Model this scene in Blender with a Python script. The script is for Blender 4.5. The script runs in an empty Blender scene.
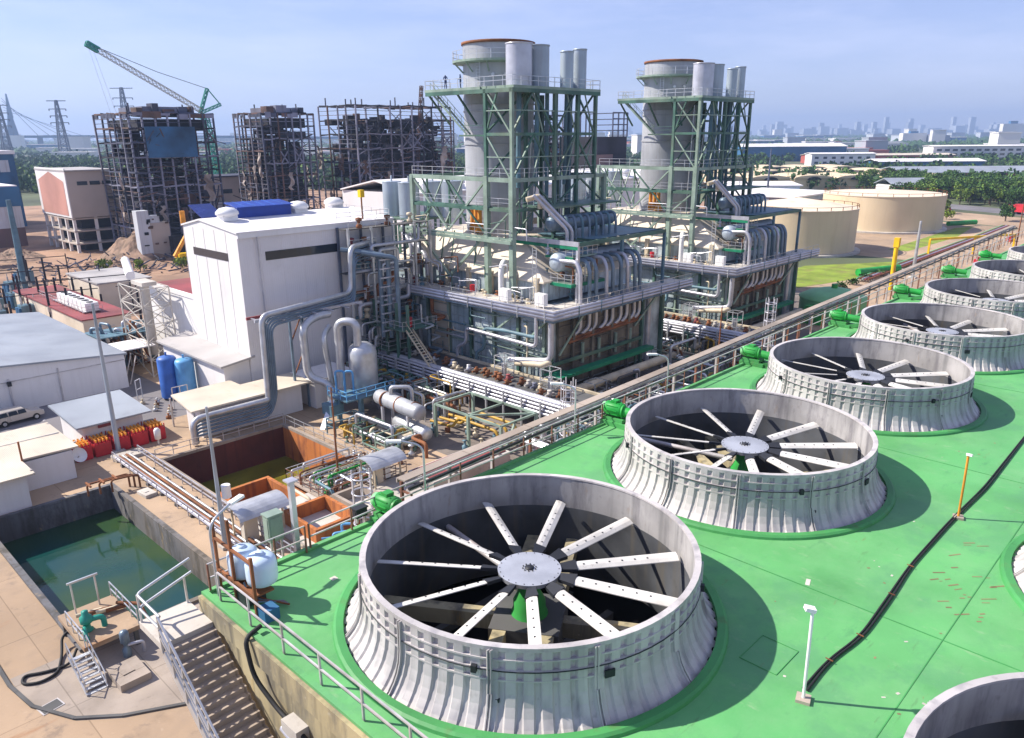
import bpy, math, random
from mathutils import Vector, Matrix, noise
from math import sin, cos, pi, radians as R
S=bpy.context.scene; COL=S.collection
# ---------------------------------------------------------------- camera
YAW=math.atan2(.8039,.8330)
cd=bpy.data.cameras.new('camera'); cam=bpy.data.objects.new('camera',cd); COL.objects.link(cam); S.camera=cam
cd.sensor_width=36; cd.sensor_fit='HORIZONTAL'; cd.lens=768.72/1024*36; cd.shift_y=18.43/1024; cd.clip_end=30000; cd.clip_start=.3
A_=Vector((sin(YAW),cos(YAW))); B_=Vector((-cos(YAW),sin(YAW)))
fw=Vector((A_.y,B_.y,0)); rt=Vector((A_.x,B_.x,0))
P_=.3164
fwd=fw*cos(P_)-Vector((0,0,1))*sin(P_); up=fw*sin(P_)+Vector((0,0,1))*cos(P_)
rr=-.0066
r2=rt*cos(rr)+up*sin(rr); u2=up*cos(rr)-rt*sin(rr)
M=Matrix((r2,u2,-fwd)).transposed().to_4x4(); M.translation=Vector((0,0,30)); cam.matrix_world=M
# ---------------------------------------------------------------- sky, sun, exposure
SUN_EL=R(43); SUN_AZ=math.atan2(.82,-.57)     # direction towards the sun in plant axes
w=bpy.data.worlds.new('World'); S.world=w; w.use_nodes=True; wt=w.node_tree
sk=wt.nodes.new('ShaderNodeTexSky'); sk.sky_type='NISHITA'; sk.sun_disc=False; sk.sun_elevation=SUN_EL
sk.sun_rotation=pi/2-SUN_AZ; sk.air_density=1.0; sk.dust_density=.3; sk.ozone_density=2.0; sk.altitude=30
tn=wt.nodes.new('ShaderNodeMix'); tn.data_type='RGBA'; tn.blend_type='MULTIPLY'; tn.inputs[0].default_value=1; tn.inputs[7].default_value=(1.10,1.07,1.5,1)
wt.links.new(sk.outputs[0],tn.inputs[6]); 
_tc=wt.nodes.new('ShaderNodeTexCoord'); _mp=wt.nodes.new('ShaderNodeMapping'); _mp.inputs['Scale'].default_value=(1.6,1.6,9); _mp.inputs['Rotation'].default_value=(.1,.06,.5); wt.links.new(_tc.outputs['Generated'],_mp.inputs[0])
_nz=wt.nodes.new('ShaderNodeTexNoise'); _nz.inputs['Scale'].default_value=1.7; _nz.inputs['Detail'].default_value=8; _nz.inputs['Roughness'].default_value=.62; wt.links.new(_mp.outputs[0],_nz.inputs[0])
_mr=wt.nodes.new('ShaderNodeMapRange'); _mr.inputs[1].default_value=.42; _mr.inputs[2].default_value=.78; _mr.inputs[3].default_value=.16; _mr.inputs[4].default_value=.6; wt.links.new(_nz.outputs[0],_mr.inputs[0])
_mx=wt.nodes.new('ShaderNodeMix'); _mx.data_type='RGBA'; wt.links.new(_mr.outputs[0],_mx.inputs[0]); wt.links.new(tn.outputs[2],_mx.inputs[6]); _mx.inputs[7].default_value=(9.6,10.0,12.6,1)
wt.links.new(_mx.outputs[2],wt.nodes['Background'].inputs[0]); wt.nodes['Background'].inputs[1].default_value=.064
ld=bpy.data.lights.new('sun','SUN'); ld.energy=5.0; ld.angle=R(.55); ld.color=(1,.93,.83)
lo=bpy.data.objects.new('sun',ld); COL.objects.link(lo)
sd=Vector((cos(SUN_AZ)*cos(SUN_EL),sin(SUN_AZ)*cos(SUN_EL),sin(SUN_EL))); lo.rotation_euler=sd.to_track_quat('Z','Y').to_euler(); lo.location=(0,0,200)
S.view_settings.view_transform='Standard'; S.view_settings.look='None'; S.view_settings.exposure=.72; S.view_settings.gamma=1
S.render.engine='CYCLES'
try:
    S.cycles.volume_bounces=0; S.cycles.max_bounces=6; S.cycles.diffuse_bounces=3
except Exception: pass
# ---------------------------------------------------------------- materials
MATS={}
def mat(name,col,rough=.7,metal=0,var=.12,scale=1.5,streak=0,streakcol=(.18,.13,.08),bump=0,dirt=0,dirtcol=(.12,.09,.06),spec=.4):
    if name in MATS: return MATS[name]
    m=bpy.data.materials.new(name); m.use_nodes=True; t=m.node_tree; N=t.nodes; L=t.links
    b=N['Principled BSDF']; b.inputs['Roughness'].default_value=rough; b.inputs['Metallic'].default_value=metal
    b.inputs['Specular IOR Level'].default_value=spec
    tc=N.new('ShaderNodeTexCoord'); geo=N.new('ShaderNodeNewGeometry')
    def nz(sc,det=4,vec=None):
        n=N.new('ShaderNodeTexNoise'); n.inputs['Scale'].default_value=sc; n.inputs['Detail'].default_value=det
        L.new(vec if vec else geo.outputs['Position'],n.inputs['Vector']); return n
    def mix(a,bc,f,mode='MIX'):
        x=N.new('ShaderNodeMix'); x.data_type='RGBA'; x.blend_type=mode
        for i,v in ((6,a),(7,bc)):
            if isinstance(v,tuple): x.inputs[i].default_value=(*v[:3],1)
            else: L.new(v,x.inputs[i])
        if isinstance(f,float): x.inputs[0].default_value=f
        else: L.new(f,x.inputs[0])
        return x.outputs[2]
    def ramp(s,a,c):
        r=N.new('ShaderNodeMapRange'); r.inputs[1].default_value=a; r.inputs[2].default_value=c; L.new(s,r.inputs[0]); return r.outputs[0]
    lo_=tuple(c*(1-var*2.2) for c in col); hi=tuple(min(1,c*(1+var)) for c in col)
    n1=nz(scale*.45,6); c=mix(lo_,hi,ramp(n1.outputs[0],.3,.62))
    n1b=nz(scale*3.1,4); c=mix(c,mix(c,(0,0,0),.25),ramp(n1b.outputs[0],.62,.75)) if var>.1 else c
    if streak:
        mp=N.new('ShaderNodeMapping'); mp.inputs['Scale'].default_value=(2.2,2.2,.12); L.new(geo.outputs['Position'],mp.inputs[0])
        n2=nz(1.0,5,mp.outputs[0]); r=ramp(n2.outputs[0],.5,.72)
        mm=N.new('ShaderNodeMath'); mm.operation='MULTIPLY'; L.new(r,mm.inputs[0]); mm.inputs[1].default_value=streak
        c=mix(c,streakcol,mm.outputs[0])
    if dirt:
        n3=nz(scale*.17,7); r=ramp(n3.outputs[0],.47,.68)
        mm=N.new('ShaderNodeMath'); mm.operation='MULTIPLY'; L.new(r,mm.inputs[0]); mm.inputs[1].default_value=dirt
        c=mix(c,dirtcol,mm.outputs[0])
    L.new(c,b.inputs['Base Color'])
    rr_=N.new('ShaderNodeMapRange'); L.new(n1.outputs[0],rr_.inputs[0]); rr_.inputs[3].default_value=max(0,rough-.12); rr_.inputs[4].default_value=min(1,rough+.12); L.new(rr_.outputs[0],b.inputs['Roughness'])
    if bump:
        bp=N.new('ShaderNodeBump'); bp.inputs['Strength'].default_value=bump; bp.inputs['Distance'].default_value=.05; n4=nz(scale*6,4); L.new(n4.outputs[0],bp.inputs['Height']); L.new(bp.outputs[0],b.inputs['Normal'])
    MATS[name]=m; return m
def weather(name,layers,joints=None):
    m=MATS[name];t=m.node_tree;N=t.nodes;L=t.links;b=N['Principled BSDF'];c=b.inputs['Base Color'].links[0].from_socket;g=N.new('ShaderNodeNewGeometry')
    for sc,lo,hi,col,st,stretch in layers:
        mp=N.new('ShaderNodeMapping');mp.inputs['Scale'].default_value=stretch;L.new(g.outputs['Position'],mp.inputs[0]);n=N.new('ShaderNodeTexNoise');n.inputs['Scale'].default_value=sc;n.inputs['Detail'].default_value=9;n.inputs['Roughness'].default_value=.68;L.new(mp.outputs[0],n.inputs[0])
        r=N.new('ShaderNodeMapRange');r.inputs[1].default_value=lo;r.inputs[2].default_value=hi;r.inputs[4].default_value=st;L.new(n.outputs[0],r.inputs[0]);x=N.new('ShaderNodeMix');x.data_type='RGBA';L.new(r.outputs[0],x.inputs[0]);L.new(c,x.inputs[6]);x.inputs[7].default_value=(*col,1);c=x.outputs[2]
    if joints:
        br=N.new('ShaderNodeTexBrick');br.offset=0;br.inputs['Color1'].default_value=(1,1,1,1);br.inputs['Color2'].default_value=(.86,.86,.86,1);br.inputs['Mortar'].default_value=(.35,.33,.3,1);br.inputs['Scale'].default_value=1;br.inputs['Mortar Size'].default_value=.035;br.inputs['Brick Width'].default_value=joints;br.inputs['Row Height'].default_value=joints;L.new(g.outputs['Position'],br.inputs[0]);x=N.new('ShaderNodeMix');x.data_type='RGBA';x.blend_type='MULTIPLY';x.inputs[0].default_value=.5;L.new(c,x.inputs[6]);L.new(br.outputs[0],x.inputs[7]);c=x.outputs[2]
    L.new(c,b.inputs['Base Color'])
def wavy(m,axis,scale,strength=.6,dist=.04):
    """corrugation: a bump wave along one world axis"""
    t=m.node_tree;N=t.nodes;L=t.links
    g=N.new('ShaderNodeNewGeometry'); wv=N.new('ShaderNodeTexWave'); wv.bands_direction=axis; wv.inputs['Scale'].default_value=scale
    L.new(g.outputs['Position'],wv.inputs[0]); bp=N.new('ShaderNodeBump'); bp.inputs['Strength'].default_value=strength; bp.inputs['Distance'].default_value=dist
    L.new(wv.outputs['Fac'],bp.inputs['Height']); L.new(bp.outputs[0],N['Principled BSDF'].inputs['Normal']); return m
M_=lambda k:MATS[k]
mat('deck_green',(.105,.35,.115),.62,var=.1,scale=.7,dirt=.35,dirtcol=(.1,.4,.13),bump=.1)
mat('curb_green',(.06,.28,.08),.55,var=.12,scale=.8,dirt=.25,dirtcol=(.02,.1,.03))
mat('wall_conc',(.42,.36,.22),.85,var=.15,scale=.5,streak=.8,streakcol=(.05,.05,.045),bump=.2,dirt=.3,dirtcol=(.3,.2,.07))
mat('conc',(.36,.30,.25),.85,var=.15,scale=.5,bump=.2,dirt=.35,dirtcol=(.24,.18,.12))
mat('conc_lt',(.52,.48,.43),.8,var=.14,scale=.6,bump=.15,dirt=.3,dirtcol=(.25,.2,.15))
mat('conc_dark',(.10,.10,.10),.85,var=.2,scale=.5,dirt=.3)
mat('yard',(.42,.30,.20),.9,var=.14,scale=.16,bump=.2,dirt=.55,dirtcol=(.26,.18,.11))
mat('yard_grey',(.20,.17,.15),.9,var=.14,scale=.2,bump=.2,dirt=.45,dirtcol=(.19,.15,.12))
mat('asphalt',(.17,.16,.17),.9,var=.12,scale=.2,dirt=.3,dirtcol=(.24,.21,.19))
mat('dirt',(.33,.20,.13),.95,var=.22,scale=.15,bump=.4,dirt=.5,dirtcol=(.2,.14,.1))
mat('rubble',(.26,.17,.12),.95,var=.3,scale=1.2,bump=.6,dirt=.5)
mat('land',(.10,.12,.06),.95,var=.25,scale=.03,dirt=.5,dirtcol=(.2,.17,.13))
mat('grass',(.20,.27,.03),.95,var=.2,scale=.5,dirt=.4,dirtcol=(.20,.28,.03),bump=.3)
mat('fan_panel',(.52,.485,.47),.5,.0,var=.12,scale=1.2,streak=.65,streakcol=(.20,.19,.21),dirt=.3,dirtcol=(.36,.35,.37))
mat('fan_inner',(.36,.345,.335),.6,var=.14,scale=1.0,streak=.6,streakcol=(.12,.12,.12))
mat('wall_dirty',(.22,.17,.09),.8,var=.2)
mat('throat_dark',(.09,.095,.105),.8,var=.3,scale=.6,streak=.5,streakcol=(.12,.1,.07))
mat('blade',(.62,.60,.56),.4,var=.08,scale=3,dirt=.2)
mat('blackish',(.02,.022,.028),.6,var=.1)
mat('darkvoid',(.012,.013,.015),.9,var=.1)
mat('gear_green',(.015,.30,.045),.5,var=.15,scale=2,dirt=.5,dirtcol=(.06,.2,.06))
mat('white_paint',(.80,.79,.78),.45,var=.05,scale=.5,streak=.14,streakcol=(.45,.42,.38))
mat('white_wall',(.74,.715,.70),.6,var=.04,scale=.3,streak=.16,streakcol=(.5,.47,.44))
wavy(mat('white_sheet',(.74,.715,.71),.6,var=.04,scale=.25,streak=.14,streakcol=(.6,.56,.54)),'X',1.2,.25,.03)
mat('grey_roof',(.40,.38,.37),.7,var=.08,scale=.5,dirt=.3,dirtcol=(.3,.28,.27))
wavy(mat('blue_roof',(.30,.33,.37),.5,.1,var=.07,scale=.4,dirt=.25,dirtcol=(.25,.25,.27)),'X',2.2,.5)
wavy(mat('beige_roof',(.62,.54,.43),.6,var=.08,scale=.5,dirt=.3,dirtcol=(.42,.35,.28)),'X',2.4,.5)
mat('white_roof',(.80,.77,.76),.6,var=.05,scale=.3,dirt=.15,dirtcol=(.6,.56,.53))
mat('maroon',(.25,.055,.06),.7,var=.15,scale=.5,dirt=.3)
mat('galv',(.55,.56,.58),.38,.55,var=.1,scale=2)
mat('rail',(.52,.50,.50),.5,.3,var=.12,scale=3,dirt=.35,dirtcol=(.25,.12,.06))
mat('rust_rail',(.20,.09,.06),.75,var=.2,scale=3)
mat('pipe_white',(.52,.52,.57),.35,.4,var=.08,scale=1.5,dirt=.12)
mat('pipe_cream',(.62,.53,.38),.6,var=.12,scale=1.5,dirt=.3)
mat('pipe_yellow',(.42,.25,.03),.5,var=.1)
mat('pipe_blue',(.16,.22,.28),.4,.3,var=.12,scale=1.5)
mat('steel_green',(.06,.14,.105),.5,var=.2,scale=1.2,dirt=.35,dirtcol=(.27,.28,.20))
mat('steel_pale',(.25,.33,.27),.5,var=.15,scale=1.2,dirt=.35,dirtcol=(.15,.2,.14))
mat('steel_blue',(.10,.19,.24),.5,var=.15,scale=1.2,dirt=.2)
mat('bright_green',(.01,.20,.10),.5,var=.12)
mat('casing',(.48,.55,.58),.45,.2,var=.25,scale=.8,streak=.7,streakcol=(.12,.15,.14),dirt=.5,dirtcol=(.13,.24,.28))
mat('casing_brown',(.17,.15,.12),.7,.1,var=.3,scale=.7,streak=.7,streakcol=(.06,.05,.04))
mat('stack_grey',(.40,.41,.43),.5,.2,var=.1,scale=.35,streak=.35,streakcol=(.25,.24,.25))
mat('silo',(.38,.44,.50),.42,.3,var=.1,scale=.5,streak=.3,streakcol=(.25,.22,.2))
mat('tent',(.66,.58,.47),.7,var=.08,scale=.35,dirt=.15,dirtcol=(.4,.35,.3))
mat('rust_orange',(.60,.25,.03),.8,var=.2,scale=.8)
mat('rust',(.22,.085,.035),.85,var=.25,scale=1)
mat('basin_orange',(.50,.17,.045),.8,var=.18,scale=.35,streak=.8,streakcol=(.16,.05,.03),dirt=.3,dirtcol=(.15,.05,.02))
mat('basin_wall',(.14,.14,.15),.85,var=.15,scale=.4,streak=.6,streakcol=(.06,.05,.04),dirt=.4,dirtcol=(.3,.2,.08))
mat('basin_orange_shaded',(.13,.035,.028),.8,var=.2,scale=.5,streak=.6,streakcol=(.05,.02,.02),dirt=.4,dirtcol=(.05,.03,.03))  # same rust as basin_orange, with the shade on the walls put into the colour
mat('algae',(.20,.175,.018),.35,var=.25,scale=.5,dirt=.5,dirtcol=(.07,.07,.01))
mat('tank_beige',(.66,.53,.35),.6,var=.05,scale=.15,streak=.15,streakcol=(.45,.34,.2))
mat('tank_roof',(.72,.60,.45),.7,var=.06,scale=.1,dirt=.2,dirtcol=(.55,.38,.22))
mat('tank_green',(.20,.48,.22),.6,var=.1,scale=.5,dirt=.2)
mat('tank_blue',(.035,.12,.42),.5,var=.12,streak=.3,streakcol=(.1,.2,.4)); mat('tank_sky',(.12,.35,.62),.4,var=.08,streak=.15)
mat('tank_plastic',(.55,.68,.80),.3,var=.04,scale=3)
mat('solar',(.015,.03,.16),.25,var=.1); mat('blue_cover',(.015,.05,.30),.5,var=.1)
mat('skeleton',(.06,.068,.11),.8,var=.3,scale=.3,dirt=.5,dirtcol=(.05,.045,.05))
mat('skel_lt',(.19,.20,.27),.8,var=.2,scale=.3,dirt=.4,dirtcol=(.14,.1,.09))
mat('skel_dark',(.022,.022,.032),.85,var=.3,scale=.3)
mat('skel_rust',(.12,.07,.06),.9,var=.3,scale=.4,dirt=.4)
mat('net_blue',(.03,.10,.20),.8,var=.25,scale=.3,dirt=.3,dirtcol=(.06,.16,.28))
mat('sheet_torn',(.34,.29,.26),.85,var=.25,scale=.4,dirt=.4,dirtcol=(.22,.15,.11))
mat('tan_wall',(.46,.40,.35),.8,var=.08,scale=.2,dirt=.3,dirtcol=(.3,.24,.2)); mat('pink_wall',(.50,.25,.20),.85,var=.1,scale=.2,dirt=.3,dirtcol=(.38,.25,.18))
mat('far_blue',(.03,.13,.27),.7,var=.1,scale=.2); mat('far_white',(.55,.58,.62),.7,var=.1,scale=.1,streak=.3); mat('far_brown',(.16,.10,.10),.8,var=.2,scale=.1,streak=.4)
mat('red_paint',(.50,.02,.03),.5,var=.15); mat('orange_paint',(.80,.33,.03),.5,var=.15); mat('yellow_paint',(.80,.50,.01),.5,var=.08)
mat('crane_green',(.02,.26,.20),.5,var=.1); mat('crane_rust',(.30,.30,.26),.7,var=.2)
mat('pylon',(.10,.12,.17),.6,.1,var=.1); mat('bridge',(.03,.09,.19),.8,var=.08,scale=.01)
mat('glass',(.02,.03,.045),.12,var=.05,spec=.6); mat('rubber',(.015,.015,.016),.7,var=.1); mat('car_silver',(.50,.46,.42),.3,.4,var=.04)
mat('leaf_a',(.065,.135,.022),.8,var=.35,scale=.8); mat('leaf_b',(.12,.20,.03),.8,var=.35,scale=.8); mat('leaf_c',(.032,.085,.022),.8,var=.35,scale=.8)
mat('leaf_y',(.16,.22,.02),.8,var=.3,scale=.8); mat('bark',(.12,.085,.06),.9,var=.2)
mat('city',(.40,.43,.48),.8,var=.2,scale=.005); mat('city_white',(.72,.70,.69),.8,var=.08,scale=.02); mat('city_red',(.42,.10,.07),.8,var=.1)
mat('jeans',(.03,.05,.12),.9); mat('shirt',(.05,.07,.16),.9); mat('skin',(.35,.2,.13),.7)
weather('deck_green',[(.35,.45,.7,(.17,.40,.17),.6,(1,1,1)),(2.2,.6,.72,(.30,.42,.25),.5,(1,.35,1)),(.8,.62,.74,(.06,.2,.09),.75,(.5,1.4,1)),(.28,.52,.6,(.09,.27,.12),.55,(1,1,1)),(3.5,.62,.7,(.09,.2,.08),.5,(.25,1.5,1)),(1.1,.66,.72,(.17,.13,.05),.6,(.4,1.6,1)),(14,.62,.7,(.3,.45,.28),.35,(1,1,1))])
weather('curb_green',[(1.2,.55,.7,(.10,.16,.05),.6,(1,1,1))])
weather('yard',[(.09,.5,.66,(.22,.17,.13),.55,(1,1,1)),(.6,.6,.72,(.16,.12,.09),.5,(1,1,1)),(2.5,.6,.75,(.55,.43,.32),.4,(1,1,1)),(.25,.62,.68,(.30,.14,.06),.5,(.3,1.5,1)),(9,.62,.72,(.12,.1,.08),.4,(1,1,1)),(.35,.58,.66,(.12,.1,.09),.45,(1,1,1))],8.5)
weather('conc',[(.3,.55,.7,(.2,.16,.12),.5,(1,1,1)),(5,.6,.72,(.14,.12,.1),.4,(1,1,1))],4.2)
weather('yard_grey',[(.3,.5,.68,(.32,.25,.19),.5,(1,1,1)),(3,.6,.72,(.08,.07,.06),.5,(1,1,1))],5)
weather('conc_lt',[(1.5,.58,.72,(.26,.22,.18),.5,(1,1,1)),(9,.6,.7,(.2,.17,.14),.4,(1,1,1))])
weather('wall_conc',[(.5,.5,.62,(.12,.11,.09),.75,(1,1,.25)),(1.4,.6,.7,(.46,.30,.08),.5,(1,1,.3)),(4,.6,.7,(.55,.5,.4),.4,(1,1,1))])
weather('fan_panel',[(.9,.58,.72,(.30,.27,.24),.55,(1.5,1.5,.25)),(6,.64,.72,(.16,.14,.13),.5,(1,1,.5))])
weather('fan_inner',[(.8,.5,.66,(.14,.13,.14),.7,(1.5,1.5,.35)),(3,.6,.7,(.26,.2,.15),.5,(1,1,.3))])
weather('blade',[(5,.6,.7,(.3,.26,.22),.6,(1,1,1))])
weather('stack_grey',[(.5,.55,.7,(.2,.2,.22),.55,(1,1,.2)),(1.6,.64,.72,(.3,.18,.1),.5,(1,1,.25))])
weather('tent',[(.4,.56,.68,(.45,.38,.28),.5,(1,1,1))])
weather('white_wall',[(.7,.6,.75,(.45,.42,.38),.35,(1.5,1.5,.15)),(.25,.55,.7,(.62,.6,.58),.5,(1,1,1))])
weather('white_sheet',[(.7,.6,.75,(.45,.42,.38),.3,(1.5,1.5,.15)),(.25,.55,.7,(.62,.6,.58),.5,(1,1,1))])
weather('tank_beige',[(.3,.55,.7,(.5,.38,.22),.45,(1,1,.15)),(1.2,.66,.74,(.35,.22,.1),.5,(1,1,.2))])
weather('beige_roof',[(.8,.58,.7,(.38,.3,.23),.5,(1,.3,1))]); weather('grey_roof',[(.8,.58,.7,(.22,.2,.2),.5,(1,.3,1))])
weather('basin_orange',[(.7,.56,.68,(.12,.035,.025),.6,(1,1,.4))]); weather('basin_wall',[(.6,.5,.62,(.05,.045,.035),.7,(1,1,.4)),(1.5,.6,.7,(.4,.28,.12),.5,(1,1,.4))])
weather('white_roof',[(.5,.55,.7,(.55,.52,.48),.6,(1,1,1)),(2,.62,.72,(.4,.36,.32),.5,(.4,1,1))]); weather('blue_roof',[(.5,.55,.7,(.24,.25,.28),.5,(1,1,1)),(2,.62,.72,(.4,.38,.36),.4,(1,.3,1))])
weather('tank_roof',[(.3,.55,.7,(.5,.36,.22),.5,(1,1,1))]); weather('casing',[(1.1,.58,.7,(.30,.17,.10),.6,(1,1,.3))]); weather('grass',[(.25,.5,.64,(.22,.17,.07),.6,(1,1,1)),(1.5,.58,.7,(.10,.16,.02),.6,(1,1,1))]); weather('dirt',[(.12,.5,.65,(.42,.28,.18),.6,(1,1,1)),(1.2,.58,.7,(.12,.08,.06),.6,(1,1,1))])
# water
def water(name,c1,c2,sc,rough=.06):
    m=mat(name,c1,rough,var=.05); t=m.node_tree;N=t.nodes;L=t.links;b=N['Principled BSDF']
    g=N.new('ShaderNodeNewGeometry'); n=N.new('ShaderNodeTexNoise'); n.inputs['Scale'].default_value=sc; n.inputs['Detail'].default_value=6; L.new(g.outputs['Position'],n.inputs[0])
    rm=N.new('ShaderNodeMapRange'); rm.inputs[1].default_value=.35; rm.inputs[2].default_value=.68; L.new(n.outputs[0],rm.inputs[0])
    x=N.new('ShaderNodeMix'); x.data_type='RGBA'; x.inputs[6].default_value=(*c1,1); x.inputs[7].default_value=(*c2,1); L.new(rm.outputs[0],x.inputs[0]); L.new(x.outputs[2],b.inputs['Base Color'])
    for l in list(b.inputs['Roughness'].links): L.remove(l)
    b.inputs['Roughness'].default_value=rough
    n2=N.new('ShaderNodeTexNoise'); n2.inputs['Scale'].default_value=2.5; L.new(g.outputs['Position'],n2.inputs[0])
    bp=N.new('ShaderNodeBump'); bp.inputs['Strength'].default_value=.08; bp.inputs['Distance'].default_value=.05; L.new(n2.outputs[0],bp.inputs['Height']); L.new(bp.outputs[0],b.inputs['Normal'])
water('water',(.006,.045,.040),(.050,.080,.010),.10,.07)
# ---------------------------------------------------------------- mesh helpers
KIDS={}
class MB:
    def __init__(s): s.v=[];s.f=[];s.s=[];s.mi=[];s.m=0;s.T=None
    def add(s,vs,fs,sm=False):
        o=len(s.v)
        s.v+=[tuple(s.T@Vector(v)) if s.T is not None else tuple(v) for v in vs]
        for f in fs: s.f.append(tuple(i+o for i in f)); s.s.append(sm); s.mi.append(s.m)
        return s
    def box(s,x0,y0,z0,x1,y1,z1):
        x0,x1=sorted((x0,x1));y0,y1=sorted((y0,y1));z0,z1=sorted((z0,z1))
        return s.add([(x0,y0,z0),(x1,y0,z0),(x1,y1,z0),(x0,y1,z0),(x0,y0,z1),(x1,y0,z1),(x1,y1,z1),(x0,y1,z1)],
              [(0,3,2,1),(4,5,6,7),(0,1,5,4),(1,2,6,5),(2,3,7,6),(3,0,4,7)])
    def cbox(s,c,sx,sy,sz,rz=0):
        hx,hy=sx/2,sy/2; p=[]
        for z in (c[2],c[2]+sz):
            for a,b in ((-hx,-hy),(hx,-hy),(hx,hy),(-hx,hy)): p.append((c[0]+a*cos(rz)-b*sin(rz),c[1]+a*sin(rz)+b*cos(rz),z))
        return s.add(p,[(0,3,2,1),(4,5,6,7),(0,1,5,4),(1,2,6,5),(2,3,7,6),(3,0,4,7)])
    def bar(s,p,q,w,h=None):
        p=Vector(p);q=Vector(q);h=h or w; d=(q-p)
        if d.length<1e-6: return s
        d.normalize(); u=Vector((0,0,1)) if abs(d.z)<.95 else Vector((1,0,0)); a=d.cross(u).normalized()*w/2; b=a.cross(d).normalized()*h/2
        vs=[e+i*a+j*b for e in (p,q) for i,j in ((-1,-1),(1,-1),(1,1),(-1,1))]
        return s.add(vs,[(0,1,2,3),(7,6,5,4),(0,4,5,1),(1,5,6,2),(2,6,7,3),(3,7,4,0)])
    def tube(s,pts,r,n=8,cap=True):
        pts=[Vector(p) for p in pts]; N=len(pts); rings=[]; a=None
        for i,p in enumerate(pts):
            d0=(p-pts[i-1]).normalized() if i else None; d1=(pts[i+1]-p).normalized() if i<N-1 else None
            t=(d0+d1).normalized() if d0 and d1 and (d0+d1).length>1e-4 else (d0 or d1)
            if a is None:
                u=Vector((0,0,1)) if abs(t.z)<.95 else Vector((1,0,0)); a=t.cross(u).normalized()
            else:
                a=(a-a.dot(t)*t); a=a.normalized() if a.length>1e-5 else t.orthogonal().normalized()
            b=t.cross(a); k=1
            if d0 and d1: k=1/max(.5,math.sqrt(max(.01,(1+d0.dot(d1))/2)))
            rings.append([p+(a*cos(2*pi*j/n)+b*sin(2*pi*j/n))*r*k for j in range(n)])
        vs=[v for r_ in rings for v in r_]; fs=[]
        for i in range(N-1):
            for j in range(n): fs.append((i*n+j,i*n+(j+1)%n,(i+1)*n+(j+1)%n,(i+1)*n+j))
        s.add(vs,fs,True)
        if cap: s.add(rings[0],[tuple(range(n))[::-1]]); s.add(rings[-1],[tuple(range(n))])
        return s
    def lathe(s,prof,cx=0,cy=0,z=0,n=32,sm=True,a0=0,a1=2*pi):
        full=abs(a1-a0-2*pi)<1e-6; k=n if full else n+1; vs=[];fs=[]
        for r,h in prof:
            for j in range(k): a=a0+(a1-a0)*j/n; vs.append((cx+r*cos(a),cy+r*sin(a),z+h))
        for i in range(len(prof)-1):
            for j in range(n): fs.append((i*k+j,i*k+(j+1)%k,(i+1)*k+(j+1)%k,(i+1)*k+j))
        return s.add(vs,fs,sm)
    def cyl(s,x,y,z0,z1,r,r2=None,n=24):
        r2=r if r2 is None else r2
        s.lathe([(r,z0),(r2,z1)],x,y,0,n); s.lathe([(r2,z1),(0.001,z1)],x,y,0,n,False); return s.lathe([(0.001,z0),(r,z0)],x,y,0,n,False)
    def hcyl(s,p,q,r,n=16,dome=0):
        p=Vector(p);q=Vector(q)
        if dome:
            d=(q-p).normalized(); T0=s.T
            pr=[];
            rot=Vector((0,0,1)).rotation_difference(d).to_matrix().to_4x4(); L=(q-p).length
            m=Matrix.Translation(p)@rot; s.T=(T0@m) if T0 is not None else m
            prof=[(max(.001,r*cos(a)),-dome*sin(a)) for a in (pi/2,pi/3,pi/6,0)]+[(max(.001,r*cos(a)),L+dome*sin(a)) for a in (0,pi/6,pi/3,pi/2)]
            s.lathe(prof,0,0,0,n); s.T=T0; return s
        return s.tube([p,q],r,n)
    def poly(s,pts): return s.add(pts,[tuple(range(len(pts)))])
    def slab(s,pts,t):
        """thick polygon: pts are the top outline (counter clockwise), t downward thickness"""
        n=len(pts); lo_=[(p[0],p[1],p[2]-t) for p in pts]
        return s.add(list(pts)+lo_,[tuple(range(n)),tuple(range(n,2*n))[::-1]]+[(i,n+i,n+(i+1)%n,(i+1)%n) for i in range(n)])
    def build(s,name,m,parent=None,label=None,stuff=False):
        me=bpy.data.meshes.new(name); o=bpy.data.objects.new(name,me); off=Vector((0,0,0))
        if parent is not None: off=WL(parent)
        if parent is None:
            # origin at base centre
            xs=[v[0] for v in s.v];ys=[v[1] for v in s.v];zs=[v[2] for v in s.v]
            off=Vector(((min(xs)+max(xs))/2,(min(ys)+max(ys))/2,min(zs))); o.location=off
            ORG[o.name]=off
        me.from_pydata([(v[0]-off.x,v[1]-off.y,v[2]-off.z) for v in s.v],[],s.f)
        for x in (m if isinstance(m,(list,tuple)) else [m]): me.materials.append(MATS[x])
        me.polygons.foreach_set('use_smooth',s.s); me.polygons.foreach_set('material_index',s.mi)
        me.update(); COL.objects.link(o)
        if parent is not None:
            o.parent=parent; KIDS.setdefault(parent.name,[]).append(o); ORG[o.name]=off
        if label: o['label']=label
        if stuff: o['kind']='stuff'
        return o
ORG={}
def WL(o): return ORG[o.name]
def tag(o,label,cat,group=None):
    o['label']=label;o['category']=cat
    if group:o['group']=group
    return o
def thing(name,label,cat,loc=(0,0,0),group=None):
    o=bpy.data.objects.new(name,None); COL.objects.link(o); o.location=loc; o.empty_display_size=.3; ORG[o.name]=Vector(loc); return tag(o,label,cat,group)
def struct(o): o['kind']='structure'; return o
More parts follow.
